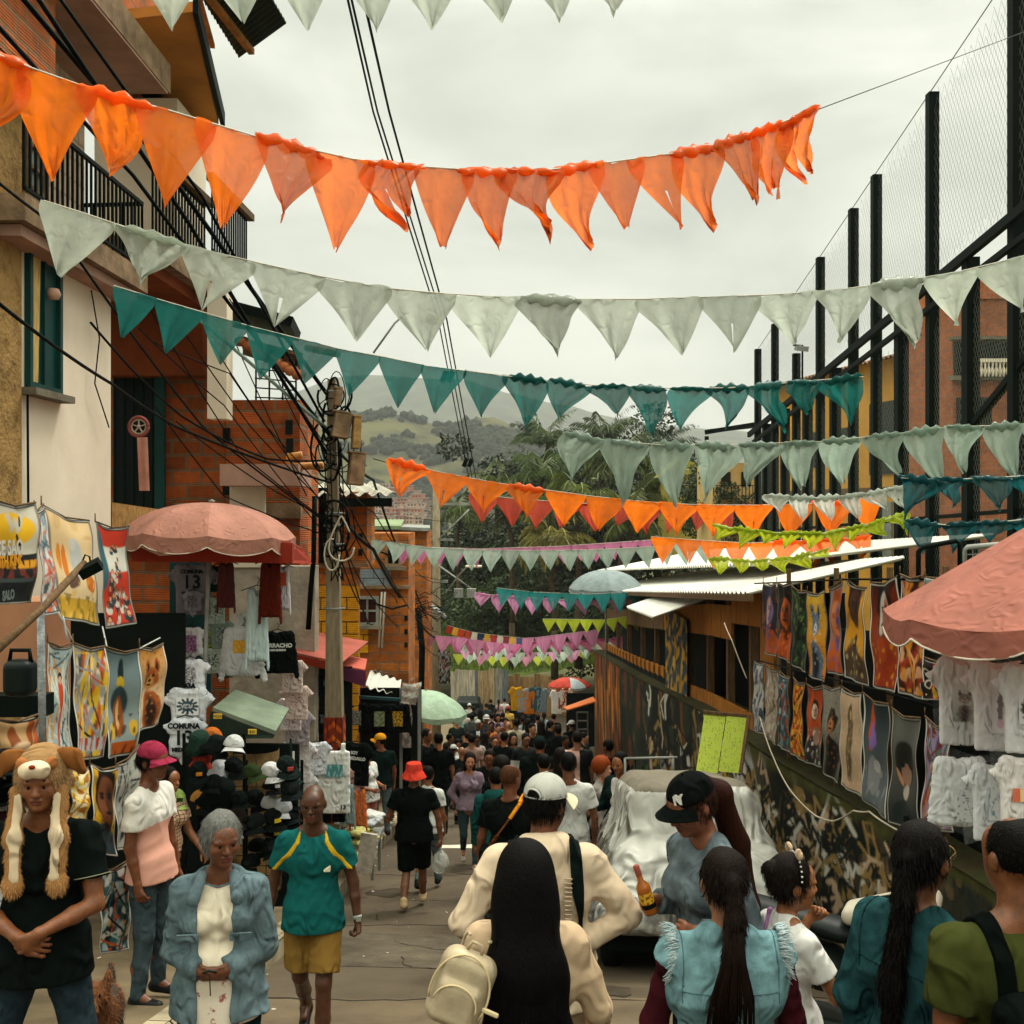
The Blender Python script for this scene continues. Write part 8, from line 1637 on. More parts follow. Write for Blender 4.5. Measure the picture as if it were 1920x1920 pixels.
def garment(kind, px, py, wpx, d, col, label, rot=0, prt=None, tilt=0, hs=1.0, group='clothes hanging on the stalls'):
 s = wpx/FOC*d/gw[kind]; r = empty(gn[kind], P(px, py, d), label, 'clothing', group); r.rotation_euler = (0, tilt, R(rot))
 cc = hx(col); bf = 1.55 if sum(cc) > 1.0 else 1; cc = tuple(min(.82, q*bf) for q in cc)
 link('fabric', gm('sweat' if kind == 'side' else kind), None, r, (0, 0, 0), scale=(s*(.4 if kind == 'side' else 1), s*1.3, s*hs), color=cc)
 mb = MB(); mb.tube([(0, 0, .12*s), (.03*s, 0, .09*s), (.01*s, 0, .05*s), (0, 0, .03*s)], .004, 5); mb.tube([(-.17*s, 0, -.03*s), (0, 0, .03*s), (.17*s, 0, -.03*s)], .005, 5); mb.build('hanger', M_black, r)
 yf = -.062*s
 for q in (prt or []):
  if q[0] == 't':
   o = link('print', text_mesh(q[1], q[2]*s, .001, .004*s), mat('ink'+q[4], hx(q[4]), bump=0), r, (q[5]*s if len(q) > 5 else 0, yf, q[3]*s*hs), (R(90), 0, 0))
  else:
   _, art_, u0, u1, z0, z1 = q; art_.c = np.minimum(art_.c*bf, .84); art_sheet('print', art_, lambda u, v: ((u0+(u1-u0)*u)*s, yf-.002+.006*math.sin(u*4)*s, (z0+(z1-z0)*v)*s*hs), M_art, r)
 return r
def blob_art(seed, bg, cols): return wild(seed, bg, cols, 20, 24)
star = Art(40, 30, '#c9c9c6', 2)
for k in range(12): t = k/12*6.283; star.line(.5, .5, .5+.45*math.cos(t), .5+.42*math.sin(t), .05, '#2c4048', asp=.75)
star.ell(.5, .5, .3, .3, '#2c4048')
garment('tee', 362, 1058, 95, 11.2, '#7e7a84', 'greyish tee shirt printed 13 in the shade of the parasol', 0, [('t', 'COMUNA', .07, -.1, '#10181a'), ('t', '13', .26, -.25, '#10181a'), ('t', 'MEDELLIN', .06, -.4, '#10181a')])
garment('onesie', 362, 1108, 46, 11.1, '#8d8890', 'small baby bodysuit with a dark figure, highest in its column', 0, [('a', blob_art(71, '#8d8890', ['#1c2224', '#4a4a50']), -.08, .08, -.08, -.3)])
garment('onesie', 358, 1176, 64, 10.9, '#b4b2b6', 'baby bodysuit with a pink printed square', 3, [('a', blob_art(72, '#8a5c80', ['#14181a', '#b07ca0', '#5c3a54']), -.09, .09, -.1, -.33)])
garment('tee', 322, 1238, 76, 11.3, '#8b97a6', 'blue grey tee shirt behind the white bodysuits', 14)
garment('onesie', 357, 1236, 82, 10.7, '#b9bac0', 'baby bodysuit with a skull and the word ROA', -2, [('a', blob_art(73, '#b9bac0', ['#10181a', '#4a3428', '#8c8c90']), -.07, .07, -.07, -.22), ('t', 'ROA', .07, -.27, '#10181a')])
garment('tee', 354, 1290, 96, 10.6, '#b4b7bc', 'white tee shirt with a dark star burst reading VIDA', 2, [('a', star, -.15, .15, -.12, -.36), ('t', 'VIDA', .08, -.24, '#c9ccd0')])
garment('onesie', 348, 1346, 88, 10.4, '#b0b4ba', 'lowest baby bodysuit printed COMUNA 13 MEDELLIN', 0, [('t', 'COMUNA', .07, -.07, '#10181a'), ('t', '13', .2, -.19, '#10181a'), ('t', 'MEDELLIN', .05, -.3, '#10181a')])
garment('hoodie', 456, 1176, 92, 11.3, '#b7b9ba', 'white hoodie with a mustard printed box', -4, [('a', Art(16, 10, '#c28a24', 1).blot('#d8b060', (4, 2), .3), -.12, .1, -.17, -.34)])
garment('side', 482, 1102, 44, 11.1, '#9fb0b0', 'pale blue sweatshirt hanging sideways next to the white hoodie', 10, hs=1.25)
garment('sweat', 520, 1183, 80, 11.3, '#0b100f', 'black sweatshirt printed BORRACHO', 4, [('t', 'BORRACHO', .085, -.22, '#c9c9c4'), ('t', 'EL MAS QUERIDO', .035, -.29, '#c9c9c4')])
garment('side', 507, 1052, 44, 11.0, '#5c1f14', 'dark red garment hanging edge on under the awning', 0, hs=.95); garment('side', 424, 1054, 34, 11.0, '#5a2c2c', 'wine coloured garment hanging edge on left of the grey wall', 10)
garment('side', 530, 1060, 30, 11.2, '#a9a4a8', 'white and red striped garment hanging edge on', 10, hs=1.1, prt=[('a', Art(6, 10, '#a04020', 1), -.05, .06, -.1, -.3)])
for i, (px, py, w, c, l) in enumerate(((405, 1120, 50, '#a5b5ac', 'first pale green football shirt of the slanting row'), (415, 1165, 52, '#8fa396', 'second green and white shirt of the slanting row'), (398, 1215, 48, '#a9b2a6', 'third white and green shirt of the slanting row'), (422, 1225, 46, '#2a4a44', 'dark green trousers-like shirt in the slanting row'), (408, 1060, 50, '#10302a', 'deep green shirt high under the awning'), (396, 1180, 40, '#a9b84a', 'shirt with a yellow green stripe in the slanting row'))):
 garment('tee', px, py, w, 11.5+.1*i, c, l, 25, [('a', blob_art(80+i, c, ['#14282a', '#b9bcb4', '#2a4a44']), -.14, .14, -.15, -.5)])
for i, (px, py, w, c, l) in enumerate(((548, 1238, 62, '#b5a49c', 'pink white tee shirt highest in the tall column'), (556, 1286, 64, '#b09c94', 'tee shirt with a small photo print in the tall column'), (545, 1310, 60, '#b9aeb0', 'white tee shirt with mauve print in the tall column'), (558, 1334, 66, '#9f979a', 'plain grey white tee shirt in the tall column'), (556, 1392, 78, '#aaa6a6', 'broad white tee shirt low in the tall column'), (560, 1450, 74, '#b0aeae', 'lowest white tee shirt behind the black rods'), (592, 1392, 62, '#a9abb0', 'white tee shirt with blue side behind the tall column'), (604, 1420, 50, '#6f7c94', 'blue grey tee shirt left of the tank top'))):
 garment('tee', px, py, w, 11.6+.12*i, c, l, -10+5*i, [('a', blob_art(90+i, c, ['#3a2a2c', '#7a5c54', c]), -.09, .09, -.14, -.32)] if i in (1, 2, 0, 6) else None)
garment('tank', 626, 1396, 62, 12.4, '#b9bab6', 'white tank top with a teal printed box below the pole', 0, [('a', Art(24, 12, '#3a6a6c', 3).blot('#7ca09c', (5, 1), .2), -.13, .13, -.25, -.42), ('t', '13', .08, -.82, '#202828', .13)])
garment('shorts', 622, 1480, 52, 12.6, '#0a0f0e', 'black shorts printed below the tank top', 0, [('t', '13', .1, -.2, '#8a8c88')])
garment('tee', 668, 1392, 80, 12.9, '#0a0f0e', 'black tee shirt lettered in white right of the pole', -24, [('t', 'SOY', .07, -.16, '#c9c9c4'), ('t', 'DE MEDALLO', .07, -.25, '#c9c9c4')])
garment('tee', 664, 1440, 62, 12.9, '#b98c84', 'salmon pink tee shirt below the black one', 14, [('t', 'LOCA', .06, -.2, '#3a2a28')]); garment('side', 652, 1470, 30, 12.8, '#8fa0a0', 'pale blue cloth hanging beside the pile of shirts', 0); garment('side', 672, 1480, 34, 12.9, '#d0703c', 'orange cloth hanging above the folded shirts', 0, hs=.8)
for i, (px, c, ac) in enumerate(((668, '#070c0b', ['#8a9c98', '#2a3c30', '#6a4a3c']), (712, '#070c0b', ['#7e8f70', '#a5a888', '#54643c']), (746, '#080c0b', ['#c9981c', '#c9a84c', '#080c0b']), (690, '#090e0c', ['#3a4a3c', '#090e0c', '#5c6454']))):
 garment('sweat', px, 1318+(2 if i else 0), 54, 17.5+.15*i, c, ['black long sleeved shirt with a pale grey print, left on the rail', 'black shirt with a green forest print in the middle of the rail', 'black hoodie with a yellow print, right end of the rail', 'black shirt wedged between two others on the rail'][i], 0, [('a', blob_art(100+i, ac[0], ac), -.12, .12, -.16, -.5)])
for i, (px, py, c) in enumerate(((598, 1260, '#0a1412'), (612, 1262, '#0c1a20'), (606, 1330, '#0a1010'))): garment('tee', px, py, 44, 14.5, c, ['black tee shirt hanging in the shade left of the pole', 'dark blue tee shirt with white marks left of the pole', 'black tee shirt with a small white crest left of the pole'][i], 10, [('a', blob_art(110+i, c, ['#8fa4b0', c, c]), -.1, .1, -.15, -.4)])
for i, (px, c, l) in enumerate(((968, '#c08a1c', 'yellow shirt'), (980, '#8f9396', 'grey blue shirt'), (992, '#c9701c', 'orange shirt'), (1004, '#3a565c', 'teal trousers'), (1016, '#77848a', 'slate shirt'), (1044, '#b9b2ac', 'white tee shirt'), (1056, '#a04a30', 'rust shirt'), (1060, '#c9a08c', 'peach top'))):
 garment('tee', px, 1288+(i % 3)*3, 30, 44, c, l+' hanging far down the street near the red parasol', 0, hs=1.5)
wp = glassy('wrapping_film', hx('#d5d5d2'), .05)
def wrapped(*a, **k):
 k.setdefault('hs', 1.3); r = garment(*a, **k, group='tee shirts wrapped in clear film'); mb = MB(); s = .5
 mb.grid(lambda u, v: (.16*(u-.5)*2.1, -.075-.02*math.sin(u*9+v*7), .04-.42*v+.02*math.sin(u*7)), 10, 12); mb.build('film_wrap', wp, r); return r
wrapped('tee', 1806, 1232, 128, 5.6, '#b7b7b5', 'film wrapped tee shirt with a wolf printed on it', -8, [('a', animal(61, '#b7b7b5', '#7a8074', '#6a625c', '#2a2624', '#a08a78', 20, 30), -.12, .12, -.22, -.5)])
wrapped('tee', 1872, 1240, 130, 5.3, '#b9b6b6', 'film wrapped tee shirt with a feather print', -8, [('a', Art(16, 40, '#b9b6b6', 1).ell(.5, .45, .16, .4, '#5c5460', wob=.2).ell(.5, .8, .2, .1, '#b08a9c'), -.08, .08, -.18, -.55)])
wrapped('tee', 1930, 1245, 130, 5.0, '#b5b4b4', 'film wrapped tee shirt with a black round print at the right edge', -8, [('a', Art(20, 20, '#b5b4b4', 1).ell(.5, .5, .4, .4, '#14181a', wob=.2), -.12, .12, -.22, -.46)])
wrapped('sweat', 1800, 1418, 120, 5.4, '#b4b6b6', 'long white film wrapped shirt hanging low', -6, [('a', blob_art(62, '#b4b6b6', ['#b4b6b6', '#2a4a50', '#b4b6b6']), -.05, .12, -.3, -.6)], hs=1.1)
wrapped('tee', 1864, 1432, 112, 5.2, '#b2b4b6', 'white film wrapped tee shirt with dark grey lines hanging low', -6, [('a', blob_art(63, '#b2b4b6', ['#b2b4b6', '#4a6a78', '#b2b4b6']), -.1, .1, -.2, -.5)])
wrapped('tee', 1915, 1418, 112, 5.0, '#b9b4b0', 'white film wrapped tee shirt with small flags at the right edge', -6, [('a', Art(20, 12, '#b04a20', 1).rect(.4, 0, 1, 1, '#c9a87c'), -.12, .1, -.28, -.4)])
# ================================================================== HATS ON THE LEFT RACK
def cap_template():
 r = empty('baseball_cap', (0, 0, 0), 'cap', 'cap')
 link('crown', sdf('crown', [ell((0, 0, 0), (.092, .105, .1), k=.01, clip=((0, 0, -1), (0, 0, -.005)))], .011, mats=[M_cloth]), None, r)
 mb = MB(); f = lambda u, v, o=0: ((.095+.075*v*max(0, math.cos((u-.5)*2.3))**.7)*math.sin((u-.5)*2.3)*.88, -(.095+.075*v*max(0, math.cos((u-.5)*2.3))**.7)*math.cos((u-.5)*2.3)*1.05, -.002-.02*v-.03*(u-.5)**2*4*(.3+v)-o)
 mb.grid(f, 12, 4); mb.grid(lambda u, v: f(u, v, .004), 12, 4); mb.build('brim', M_cloth, r); mb = MB(); mb.box((0, -.104, .045), (.06, .006, .035), rot=(-.25, 0, 0)); mb.build('front_patch', mat('patch', src='obj', bump=0, rough=.8), r); return r
def bucket_template():
 r = empty('bucket_hat', (0, 0, 0), 'hat', 'hat'); mb = MB(); mb.lathe([(0, .1), (.07, .098), (.088, .08), (.105, .01), (.11, 0), (.155, -.06), (.15, -.062), (.1, 0)], n=24); mb.build('crown', M_cloth, r); return r
ct, bt_ = cap_template(), bucket_template()
hats = [(375, 1392, 'b', '#1d3028', 'patchwork green bucket hat'), (398, 1382, 'c', '#a85a24', 'orange cap peeping above the bucket hats'), (405, 1398, 'b', '#0e1412', 'black bucket hat high on the rack'), (438, 1398, 'c', '#b9bab8', 'white cap turned to the right, high on the rack'), (378, 1420, 'c', '#8a2c20', 'dark cap with a red brim'),
 (372, 1446, 'c', '#0c1211', 'black cap with a large orange patch'), (413, 1446, 'b', '#b4b6ba', 'white bucket hat in the left column'), (412, 1490, 'b', '#08100e', 'wide black bucket hat below the white one'), (376, 1500, 'c', '#b5803c', 'tan cap with a small dark patch'), (420, 1524, 'c', '#0a0f0e', 'black cap with an orange emblem low on the rack'), (438, 1440, 'c', '#0c100f', 'black cap behind the white bucket hat'), (372, 1548, 'c', '#0b100f', 'black cap with an orange patch near the grey haired woman'),
 (400, 1554, 'c', '#10181a', 'navy cap behind the grey hair'), (440, 1560, 'c', '#b7b9ba', 'white cap beside the grey haired woman'), (330, 1498, 'c', '#a9c46a', 'lime green cap behind the man in the pink cap'), (472, 1452, 'c', '#243018', 'camouflage cap on the middle hook'), (508, 1448, 'c', '#bcbcba', 'white cap highest in the right hat column'), (536, 1436, 'c', '#141c1a', 'black cap with coloured badges'),
 (546, 1456, 'c', '#12201c', 'dark green cap at the right of the column'), (508, 1478, 'c', '#0c1211', 'black cap with a white letter in the right column'), (545, 1480, 'c', '#101615', 'black cap with yellow edge'), (478, 1500, 'c', '#0b0f0e', 'black cap on the middle hook'), (508, 1508, 'c', '#b4b4b2', 'white cap half way down the right column'), (530, 1516, 'c', '#9fa2a4', 'grey cap tucked under the white one'), (546, 1506, 'c', '#0d1312', 'black cap half way down at the right'),
 (512, 1536, 'c', '#0c1110', 'black cap with a yellow patch'), (545, 1534, 'c', '#121817', 'charcoal cap at the right of the patch cap'), (480, 1545, 'c', '#0b100f', 'black cap hanging low on the middle hook'), (506, 1562, 'c', '#0a0f0e', 'black cap with a yellow label low in the column'), (534, 1572, 'c', '#b2b0b4', 'white and mauve cap low in the column'), (545, 1556, 'c', '#0d1211', 'black cap just above the white and mauve one'), (510, 1592, 'c', '#0c100f', 'black cap near the foot of the column'),
 (536, 1602, 'c', '#8a4a5c', 'pink and black cap near the foot of the column'), (484, 1590, 'c', '#0c1110', 'black cap near the foot of the middle hook'), (470, 1620, 'c', '#101413', 'lowest black cap above the kerb'), (520, 1622, 'c', '#0b0f0e', 'lowest black cap in the right column'), (400, 1470, 'c', '#0c1211', 'black cap between the bucket hats'), (448, 1500, 'c', '#0a1110', 'black cap right of the wide bucket hat'), (445, 1535, 'c', '#15110e', 'brown black cap low between the columns')]
pcol = {5: '#c07a1c', 8: '#1a1410', 9: '#c05a1c', 11: '#c0701c', 14: '#2a3c20', 17: '#b0443a', 19: '#b9bab8', 25: '#c9b01c', 28: '#c9b82c', 32: '#c07a94'}
rr = random.Random(12)
for i, (px, py, k, c, l) in enumerate(hats):
 o = copy_tree(ct if k == 'c' else bt_); d = 9.2+rr.uniform(-.2, .3); o.location = P(px, py, d); o['label'] = l; o['group'] = 'hats on the street rack'; s = rr.uniform(.84, .98)
 if i == 7: s *= 1.35
 o.scale = (s,)*3; o.rotation_euler = (rr.uniform(-.1, .5), rr.uniform(-.25, .25), R(rr.choice([20, 35, 50, -10, 60])))
 for ch in o.children: ch.color = hx(pcol.get(i, c) if 'patch' in ch.name else c)+(1,)
for (px, py, c, p_, t, l) in ((8, 1450, '#0a100f', '#0a100f', 'Mark', 'black cap embroidered Mark, top left pile'), (30, 1500, '#0b1110', '#0b1110', '', 'black cap with a small white arrow at the left edge'), (4, 1538, '#3c1f24', '#3c1f24', 'Keili', 'maroon cap embroidered Keili at the left edge'), (4, 1480, '#0a0f0e', '#0a0f0e', 'Wen', 'black cap embroidered Wen at the left edge'), (48, 1462, '#0a0f0e', '#0a0f0e', '', 'black cap behind the plush ears'), (14, 1745, '#a9c43c', '#c9941c', 'VIP', 'lime cap with a yellow number plate patch'), (6, 1700, '#b4b6b4', '#b4b6b4', '', 'white cap above the lime one at the left edge'), (-5, 1620, '#c05a1c', '#c05a1c', '', 'orange cloth cap at the left edge')):
 o = copy_tree(ct); d = 4.9; o.location = P(px, py, d); o['label'] = l; o['group'] = 'hats on the near stall'; o.scale = (1.15,)*3; o.rotation_euler = (-.3, 0, R(25))
 for ch in o.children: ch.color = hx(p_ if 'patch' in ch.name else c)+(1,)
 if t: q = link('embroidery', text_mesh(t, .045, .001, .0012), mat('white_thread2', hx('#c9c6bd'), bump=0) if t != 'VIP' else M_black, o, (0, -.112, .045), (R(75), 0, 0))
for o in (ct, bt_): kill(o)
def rack(px0, px1, py0, py1, d, label, g=.09):
 r = empty('display_rack', P((px0+px1)/2, py1, d), label, 'rack'); a, b = P(px0, py0, d), P(px1, py1, d); mb = MB()
 x = a.x
 while x < b.x: mb.bar((x, d, a.z), (x, d, b.z), .006); x += g
 z = b.z
 while z < a.z: mb.bar((a.x, d, z), (b.x, d, z), .006); z += g
 mb.bar((a.x, d, a.z), (a.x, d, b.z-.3), .025); mb.bar((b.x, d, a.z), (b.x, d, b.z-.3), .025); pb(mb, 'wire_grid', M_black, r); return r
rack(345, 458, 1375, 1660, 9.55, 'black wire grid rack holding the left column of hats'); rack(462, 566, 1425, 1660, 9.6, 'black wire grid rack holding the right column of hats')
def slab(name, px0, px1, py0, py1, d, th, m, label, cat): mb = MB(); pl(mb, px0, px1, py0, py1, d, th); return tag(mb.build(name, m), label, cat)
slab('stall_shade_panel', 62, 345, 1150, 1700, 10.6, .06, m_dark, 'dark panel standing in for shade at the back of the banner stall', 'cloth'); slab('stall_shade_panel', 345, 560, 1395, 1700, 10.2, .05, m_dark, 'dark panel standing in for shade behind the hat racks', 'cloth')  # near-black panels put the shade inside the stalls into their colour
slab('teal_door', 318, 395, 1040, 1300, 12.9, .06, mat('teal_door', hx('#1c4448'), rough=.7, var=.3, scale=3), 'faded teal door leaf behind the baby bodysuits', 'door')
slab('stall_cabinet', -30, 80, 1128, 1330, 7.9, .5, mat('tan_board', hx('#a8785a'), rough=.8, var=.25, scale=2), 'tan painted cabinet of the stall at the left edge', 'cabinet'); slab('stall_counter', -30, 82, 1305, 1345, 6.6, .15, M_black, 'black counter carrying the speaker at the left edge', 'counter')
slab('pole_shade_panel', 570, 660, 1250, 1420, 15.0, .05, m_dark, 'black panel standing in for shade left and right of the pole', 'cloth'); slab('stall_shade_panel', 640, 790, 1290, 1450, 18.4, .05, m_dark, 'dark panel standing in for shade at the back of the black shirt stall', 'cloth')  # added sheets, coloured black for the unlit depth of the stalls
sp_ = empty('speaker', P(38, 1305, 6.3), 'small black speaker with a carrying handle on the counter', 'speaker')
link('case', sdf('case', [rbox((0, 0, .11), (.085, .08, .11), .05, k=.02)], .01, mats=[M_plast]), None, sp_, color=hx('#0a1413')); mb = MB(); mb.tube([(-.065, 0, .2), (-.055, 0, .275), (.055, 0, .275), (.065, 0, .2)], .014, 8); mb.build('handle', M_black, sp_)
tk = empty('tree_stump_post', P(475, 1600, 10.1), 'thick peeling wooden post between the two hat racks', 'post'); mb = MB()
mb.grid(lambda u, v: tuple(Vector((.26*math.cos(u*6.283)*(1+.06*math.sin(u*12+v*5)), .2*math.sin(u*6.283), 1.35*v-.35))), 20, 12); mb.build('trunk', mat('peeling_bark', hx('#8a7048'), rough=1, var=.5, scale=5, color2=hx('#4a3a24'), bump=.8, bscale=14, thr=(.4, .65)), tk)
gb = empty('green_tarp_box', P(465, 1340, 10.0), 'slanting grey green tarpaulin lid with small yellow price tags', 'canopy'); mb = MB()
quadp(mb, P(398, 1332, 9.9), P(516, 1376, 9.7), P(541, 1333, 10.5), P(440, 1298, 10.7), th=.03); pb(mb, 'lid', mat('green_tarp', hx('#72806c'), rough=.6, var=.35, scale=3, bump=.2), gb); mb = MB(); quadp(mb, P(392, 1385, 9.86), P(512, 1384, 9.66), P(516, 1377, 9.68), P(397, 1333, 9.88), th=.02); pb(mb, 'front_flap', mat('dark_tarp', hx('#1c2820'), rough=.8, var=.3), gb)
for (px, py, t) in ((408, 1343, 'VILLA'), (473, 1372, '$15')): mb = MB(); mb.box(P(px, py, 9.6), (.075, .012, .045)); o = pb(mb, 'price_tag', mat('yellow_card', hx('#c9a83c'), bump=0), gb); tt = link('lettering', text_mesh(t, .032, .0008), M_black, gb); tt.location = P(px, py, 9.59)-gb.location+Vector((0, -.005, 0)); tt.rotation_euler = (R(90), 0, 0)
for i in range(5): mb = MB(); x = 545+i*5; mb.tube([P(x, 1385+i*24, 9.4), P(x, 1560, 9.4)], .012, 6); tag(mb.build('steel_rod', M_tin if i % 2 else M_black), 'upright metal rod leaning by the white tee shirts', 'rod', 'upright rods beside the hats')
aw = empty('awning', P(410, 1030, 11), 'dark red square awning just below the faded pink parasol', 'awning'); m_red = mat('red_canvas', hx('#8a2a18'), rough=.8, var=.25, scale=2, bump=.15, wrinkle=.3); ml = mat('pink_canvas', hx('#a8584a'), rough=.8, var=.25, scale=2, bump=.15, wrinkle=.3)
mb = MB(); quadp(mb, P(248, 1053, 10.6), P(544, 1056, 10.6), P(544, 1018, 10.6), P(248, 1002, 10.6), th=.02); pb(mb, 'front_valance', m_red, aw); mb = MB(); quadp(mb, P(544, 1056, 10.6), P(582, 1057, 12.6), P(566, 1030, 12.6), P(544, 1018, 10.6), th=.02); pb(mb, 'side_valance', m_red, aw); mb = MB(); quadp(mb, P(248, 1002, 10.62), P(544, 1018, 10.62), P(566, 1030, 12.6), P(300, 1018, 12.6), th=.02); pb(mb, 'top', ml, aw)
cables('hose', [L((254, 1020, 10.5), (300, 1040, 10.45), (350, 1036, 10.45), (395, 1020, 10.45), (430, 1010, 10.5), (455, 1012, 10.5))], .012, 'pale hose sagging across the front of the red awning', 'hose', m=mat('pale_hose', hx('#c9b09c'), bump=0))
aw = empty('awning', P(600, 1220, 14.5), 'salmon awning left of the painted pole foot', 'awning'); mb = MB(); quadp(mb, P(548, 1225, 13.8), P(640, 1245, 13.8), P(690, 1205, 16.5), P(575, 1184, 16.5), th=.02); pb(mb, 'canvas', ml, aw); mb = MB(); quadp(mb, P(548, 1240, 13.78), P(640, 1262, 13.78), P(640, 1246, 13.8), P(548, 1226, 13.8), th=.02); pb(mb, 'valance', m_red, aw)
aw = empty('awning', P(665, 1240, 15), 'pink red awning with a purple band right of the pole', 'awning'); mb = MB(); quadp(mb, P(640, 1250, 15), P(684, 1258, 15), P(688, 1238, 16.5), P(645, 1230, 16.5), th=.02); pb(mb, 'canvas', mat('coral_canvas', hx('#c4604c'), rough=.7, var=.2), aw); mb = MB(); quadp(mb, P(640, 1274, 14.95), P(686, 1288, 14.95), P(686, 1258, 14.97), P(640, 1250, 14.97), th=.02); pb(mb, 'valance', mat('purple_band', hx('#5c2a44'), rough=.8), aw)
rf = empty('stall_roof', P(720, 1290, 19), 'white corrugated roof of the black shirt stall', 'roof'); ci(corr('tin_sheet', P(684, 1287, 18), P(748, 1303, 18.5), P(752, 1276, 22), P(694, 1258, 22), m_wtin, rf)); ci(corr('tin_sheet', P(700, 1258, 22), P(775, 1275, 23), P(770, 1262, 27), P(710, 1246, 27), M_tin, rf))
for px in (664, 752, 786): mb = MB(); mb.bar(P(px, 1290, 18.3), P(px, 1500, 18.3), .05); pb(mb, 'post', M_tin, rf)
mb = MB(); mb.bar(P(645, 1305, 18), P(752, 1312, 18), .05); pb(mb, 'rail', mat('teal_rail', hx('#27484c'), rough=.6), rf)
banner((752, 1292), (786, 1280), (754, 1402), (786, 1402), 18.2, 18.6, wild(131, '#8f8a84', ['#6c6862', '#b09c94', '#a58c84', '#54504c']), 'grey patterned sheet hanging at the end of the black shirt stall', name='hanging_sheet', bd=0, rods=False)
banner((756, 1280), (790, 1278), (752, 1318), (780, 1322), 18.0, 18.3, wild(132, '#a9a49c', ['#b08040', '#8a8680', '#c9c4bc']), 'crumpled pale sheet with an orange stain over the tin roof end', name='hanging_sheet', bd=0, rods=False)
banner((822, 1218), (846, 1220), (822, 1282), (844, 1282), 40, 40, wild(133, '#141c1c', ['#8f9490', '#141c1c', '#8a4a40', '#77807c']), 'board of small pictures by the slim pole down the street', name='picture_board', bd=0, rods=False)
tb = empty('table', P(655, 1640, 13.6), 'low stall table piled with folded white shirts', 'table'); tp = P(650, 1572, 13.6); mb = MB(); mb.box(tp, (.85, .8, .05)); pb(mb, 'tabletop', M_tin, tb)
for sx in (-1, 1):
 for sy in (-1, 1): mb = MB(); zb = G(13.6+sy*.35)+.2; mb.box((tp.x+sx*.38, 13.6+sy*.35, (tp.z+zb)/2), (.04, .04, tp.z-zb)); pb(mb, 'leg', M_tin, tb)
for i in range(16):
 p = tp+Vector((rr.uniform(-.3, .3), rr.uniform(-.25, .25), .06+.05*(i//3))); o = link('folded_shirt', _pm.get('fs') or _pm.setdefault('fs', sdf('folded', [rbox((0, 0, 0), (.17, .13, .03), .025)], .02, fold=.02, ffreq=30, mats=[M_cloth])), None, None, p, (rr.uniform(-.2, .2), rr.uniform(-.25, .25), rr.uniform(0, 3)), color=hx(rr.choice(['#b9bab6', '#c2c3be', '#a9aeb0', '#b5b070'])))
 tag(o, 'folded white shirt lying in the heap on the stall table', 'clothing', 'folded shirts heaped on the table')
cb_ = MB(); cb_.box(P(687, 1600, 13.0), (.2, .05, .5), rot=(0, .15, 0)); tag(cb_.build('price_board', mat('cream_card', hx('#b9b0a0'), var=.4, scale=12)), 'cream price card leaning against the table of shirts', 'sign')
wl = empty('toy_wheel', P(260, 800, 12.6), 'small red rimmed five spoke wheel hung by the dark doorway', 'wheel'); mb = MB(); mb.tube([(.115*math.cos(t), 0, .115*math.sin(t)) for t in np.linspace(0, 6.2832, 28)], .02, 8); mb.build('tyre', mat('faded_red_rubber', hx('#8a4a44'), rough=.7), wl)
mb = MB(); mb.tube([(.085*math.cos(t), 0, .085*math.sin(t)) for t in np.linspace(0, 6.2832, 24)], .009, 6)
for k in range(5): mb.bar((0, 0, 0), (.085*math.cos(k*1.2566+.3), 0, .085*math.sin(k*1.2566+.3)), .014)
mb.lathe([(0, .02), (.02, .02), (.02, -.02), (0, -.02)], n=10); mb.build('rim', mat('pale_rim', hx('#a99888'), rough=.5), wl)
mb = MB(); mb.grid(lambda u, v: tuple(P(257+20*u+4*v, 820+100*v, 12.55)+Vector((0, .02*math.sin(u*6), 0))), 8, 10); tag(mb.build('pink_towel', mat('pink_towel', hx('#b98474'), rough=.95, wrinkle=.3)), 'narrow pink cloth hanging under the toy wheel', 'cloth')
ll = empty('spot_lamp', P(168, 1068, 6.4), 'black floodlight clamped to a slanting wooden pole over the banners', 'lamp'); mb = MB(); mb.tube([P(-20, 1232, 5.4), P(80, 1140, 5.9), P(158, 1056, 6.4)], .022, 8); pb(mb, 'wooden_pole', M_wood, ll); mb = MB(); mb.box(P(170, 1066, 6.35), (.13, .1, .06), rot=(.3, -.5, .2)); mb.tube([P(152, 1058, 6.4), P(160, 1040, 6.4), P(168, 1044, 6.4), P(170, 1060, 6.4)], .006, 5); pb(mb, 'lamp_head', M_black, ll)
mb = MB(); mb.tube([P(76, 1140, 6.0), P(80, 1400, 6.0)], .022, 8); tag(mb.build('wrapped_pole', mat('plastic_wrap', hx('#9aa0a4'), rough=.4, var=.5, scale=14, bump=.5)), 'upright pole wrapped in pale plastic beside the lower banners', 'pole')
cables('cord', [L((118, 1155, 7), (126, 1200, 7)), L((110, 1150, 7), (138, 1205, 7.2)), L((192, 1175, 8), (200, 1212, 7.6)), L((262, 1216, 7.9), (300, 1196, 8.3))], .006, 'white cords tying the lower banners to the upper ones', 'cord', m=mat('white_cord', hx('#b9b9b4'), bump=0))
cables('cord', [L((1358, 1168, 12.5), (1372, 1200, 12), (1400, 1272, 11.8)), L((1425, 1345, 11.3), (1450, 1420, 10), (1482, 1482, 9), (1530, 1530, 8.3), (1562, 1540, 8), (1600, 1520, 7.6), (1630, 1522, 7.3), (1662, 1545, 7.1), (1690, 1560, 7))], .007, 'pale rope sagging along the painted wall on the right', 'rope', m=mat('pale_rope', hx('#a99f8c'), bump=0), sag=.02)
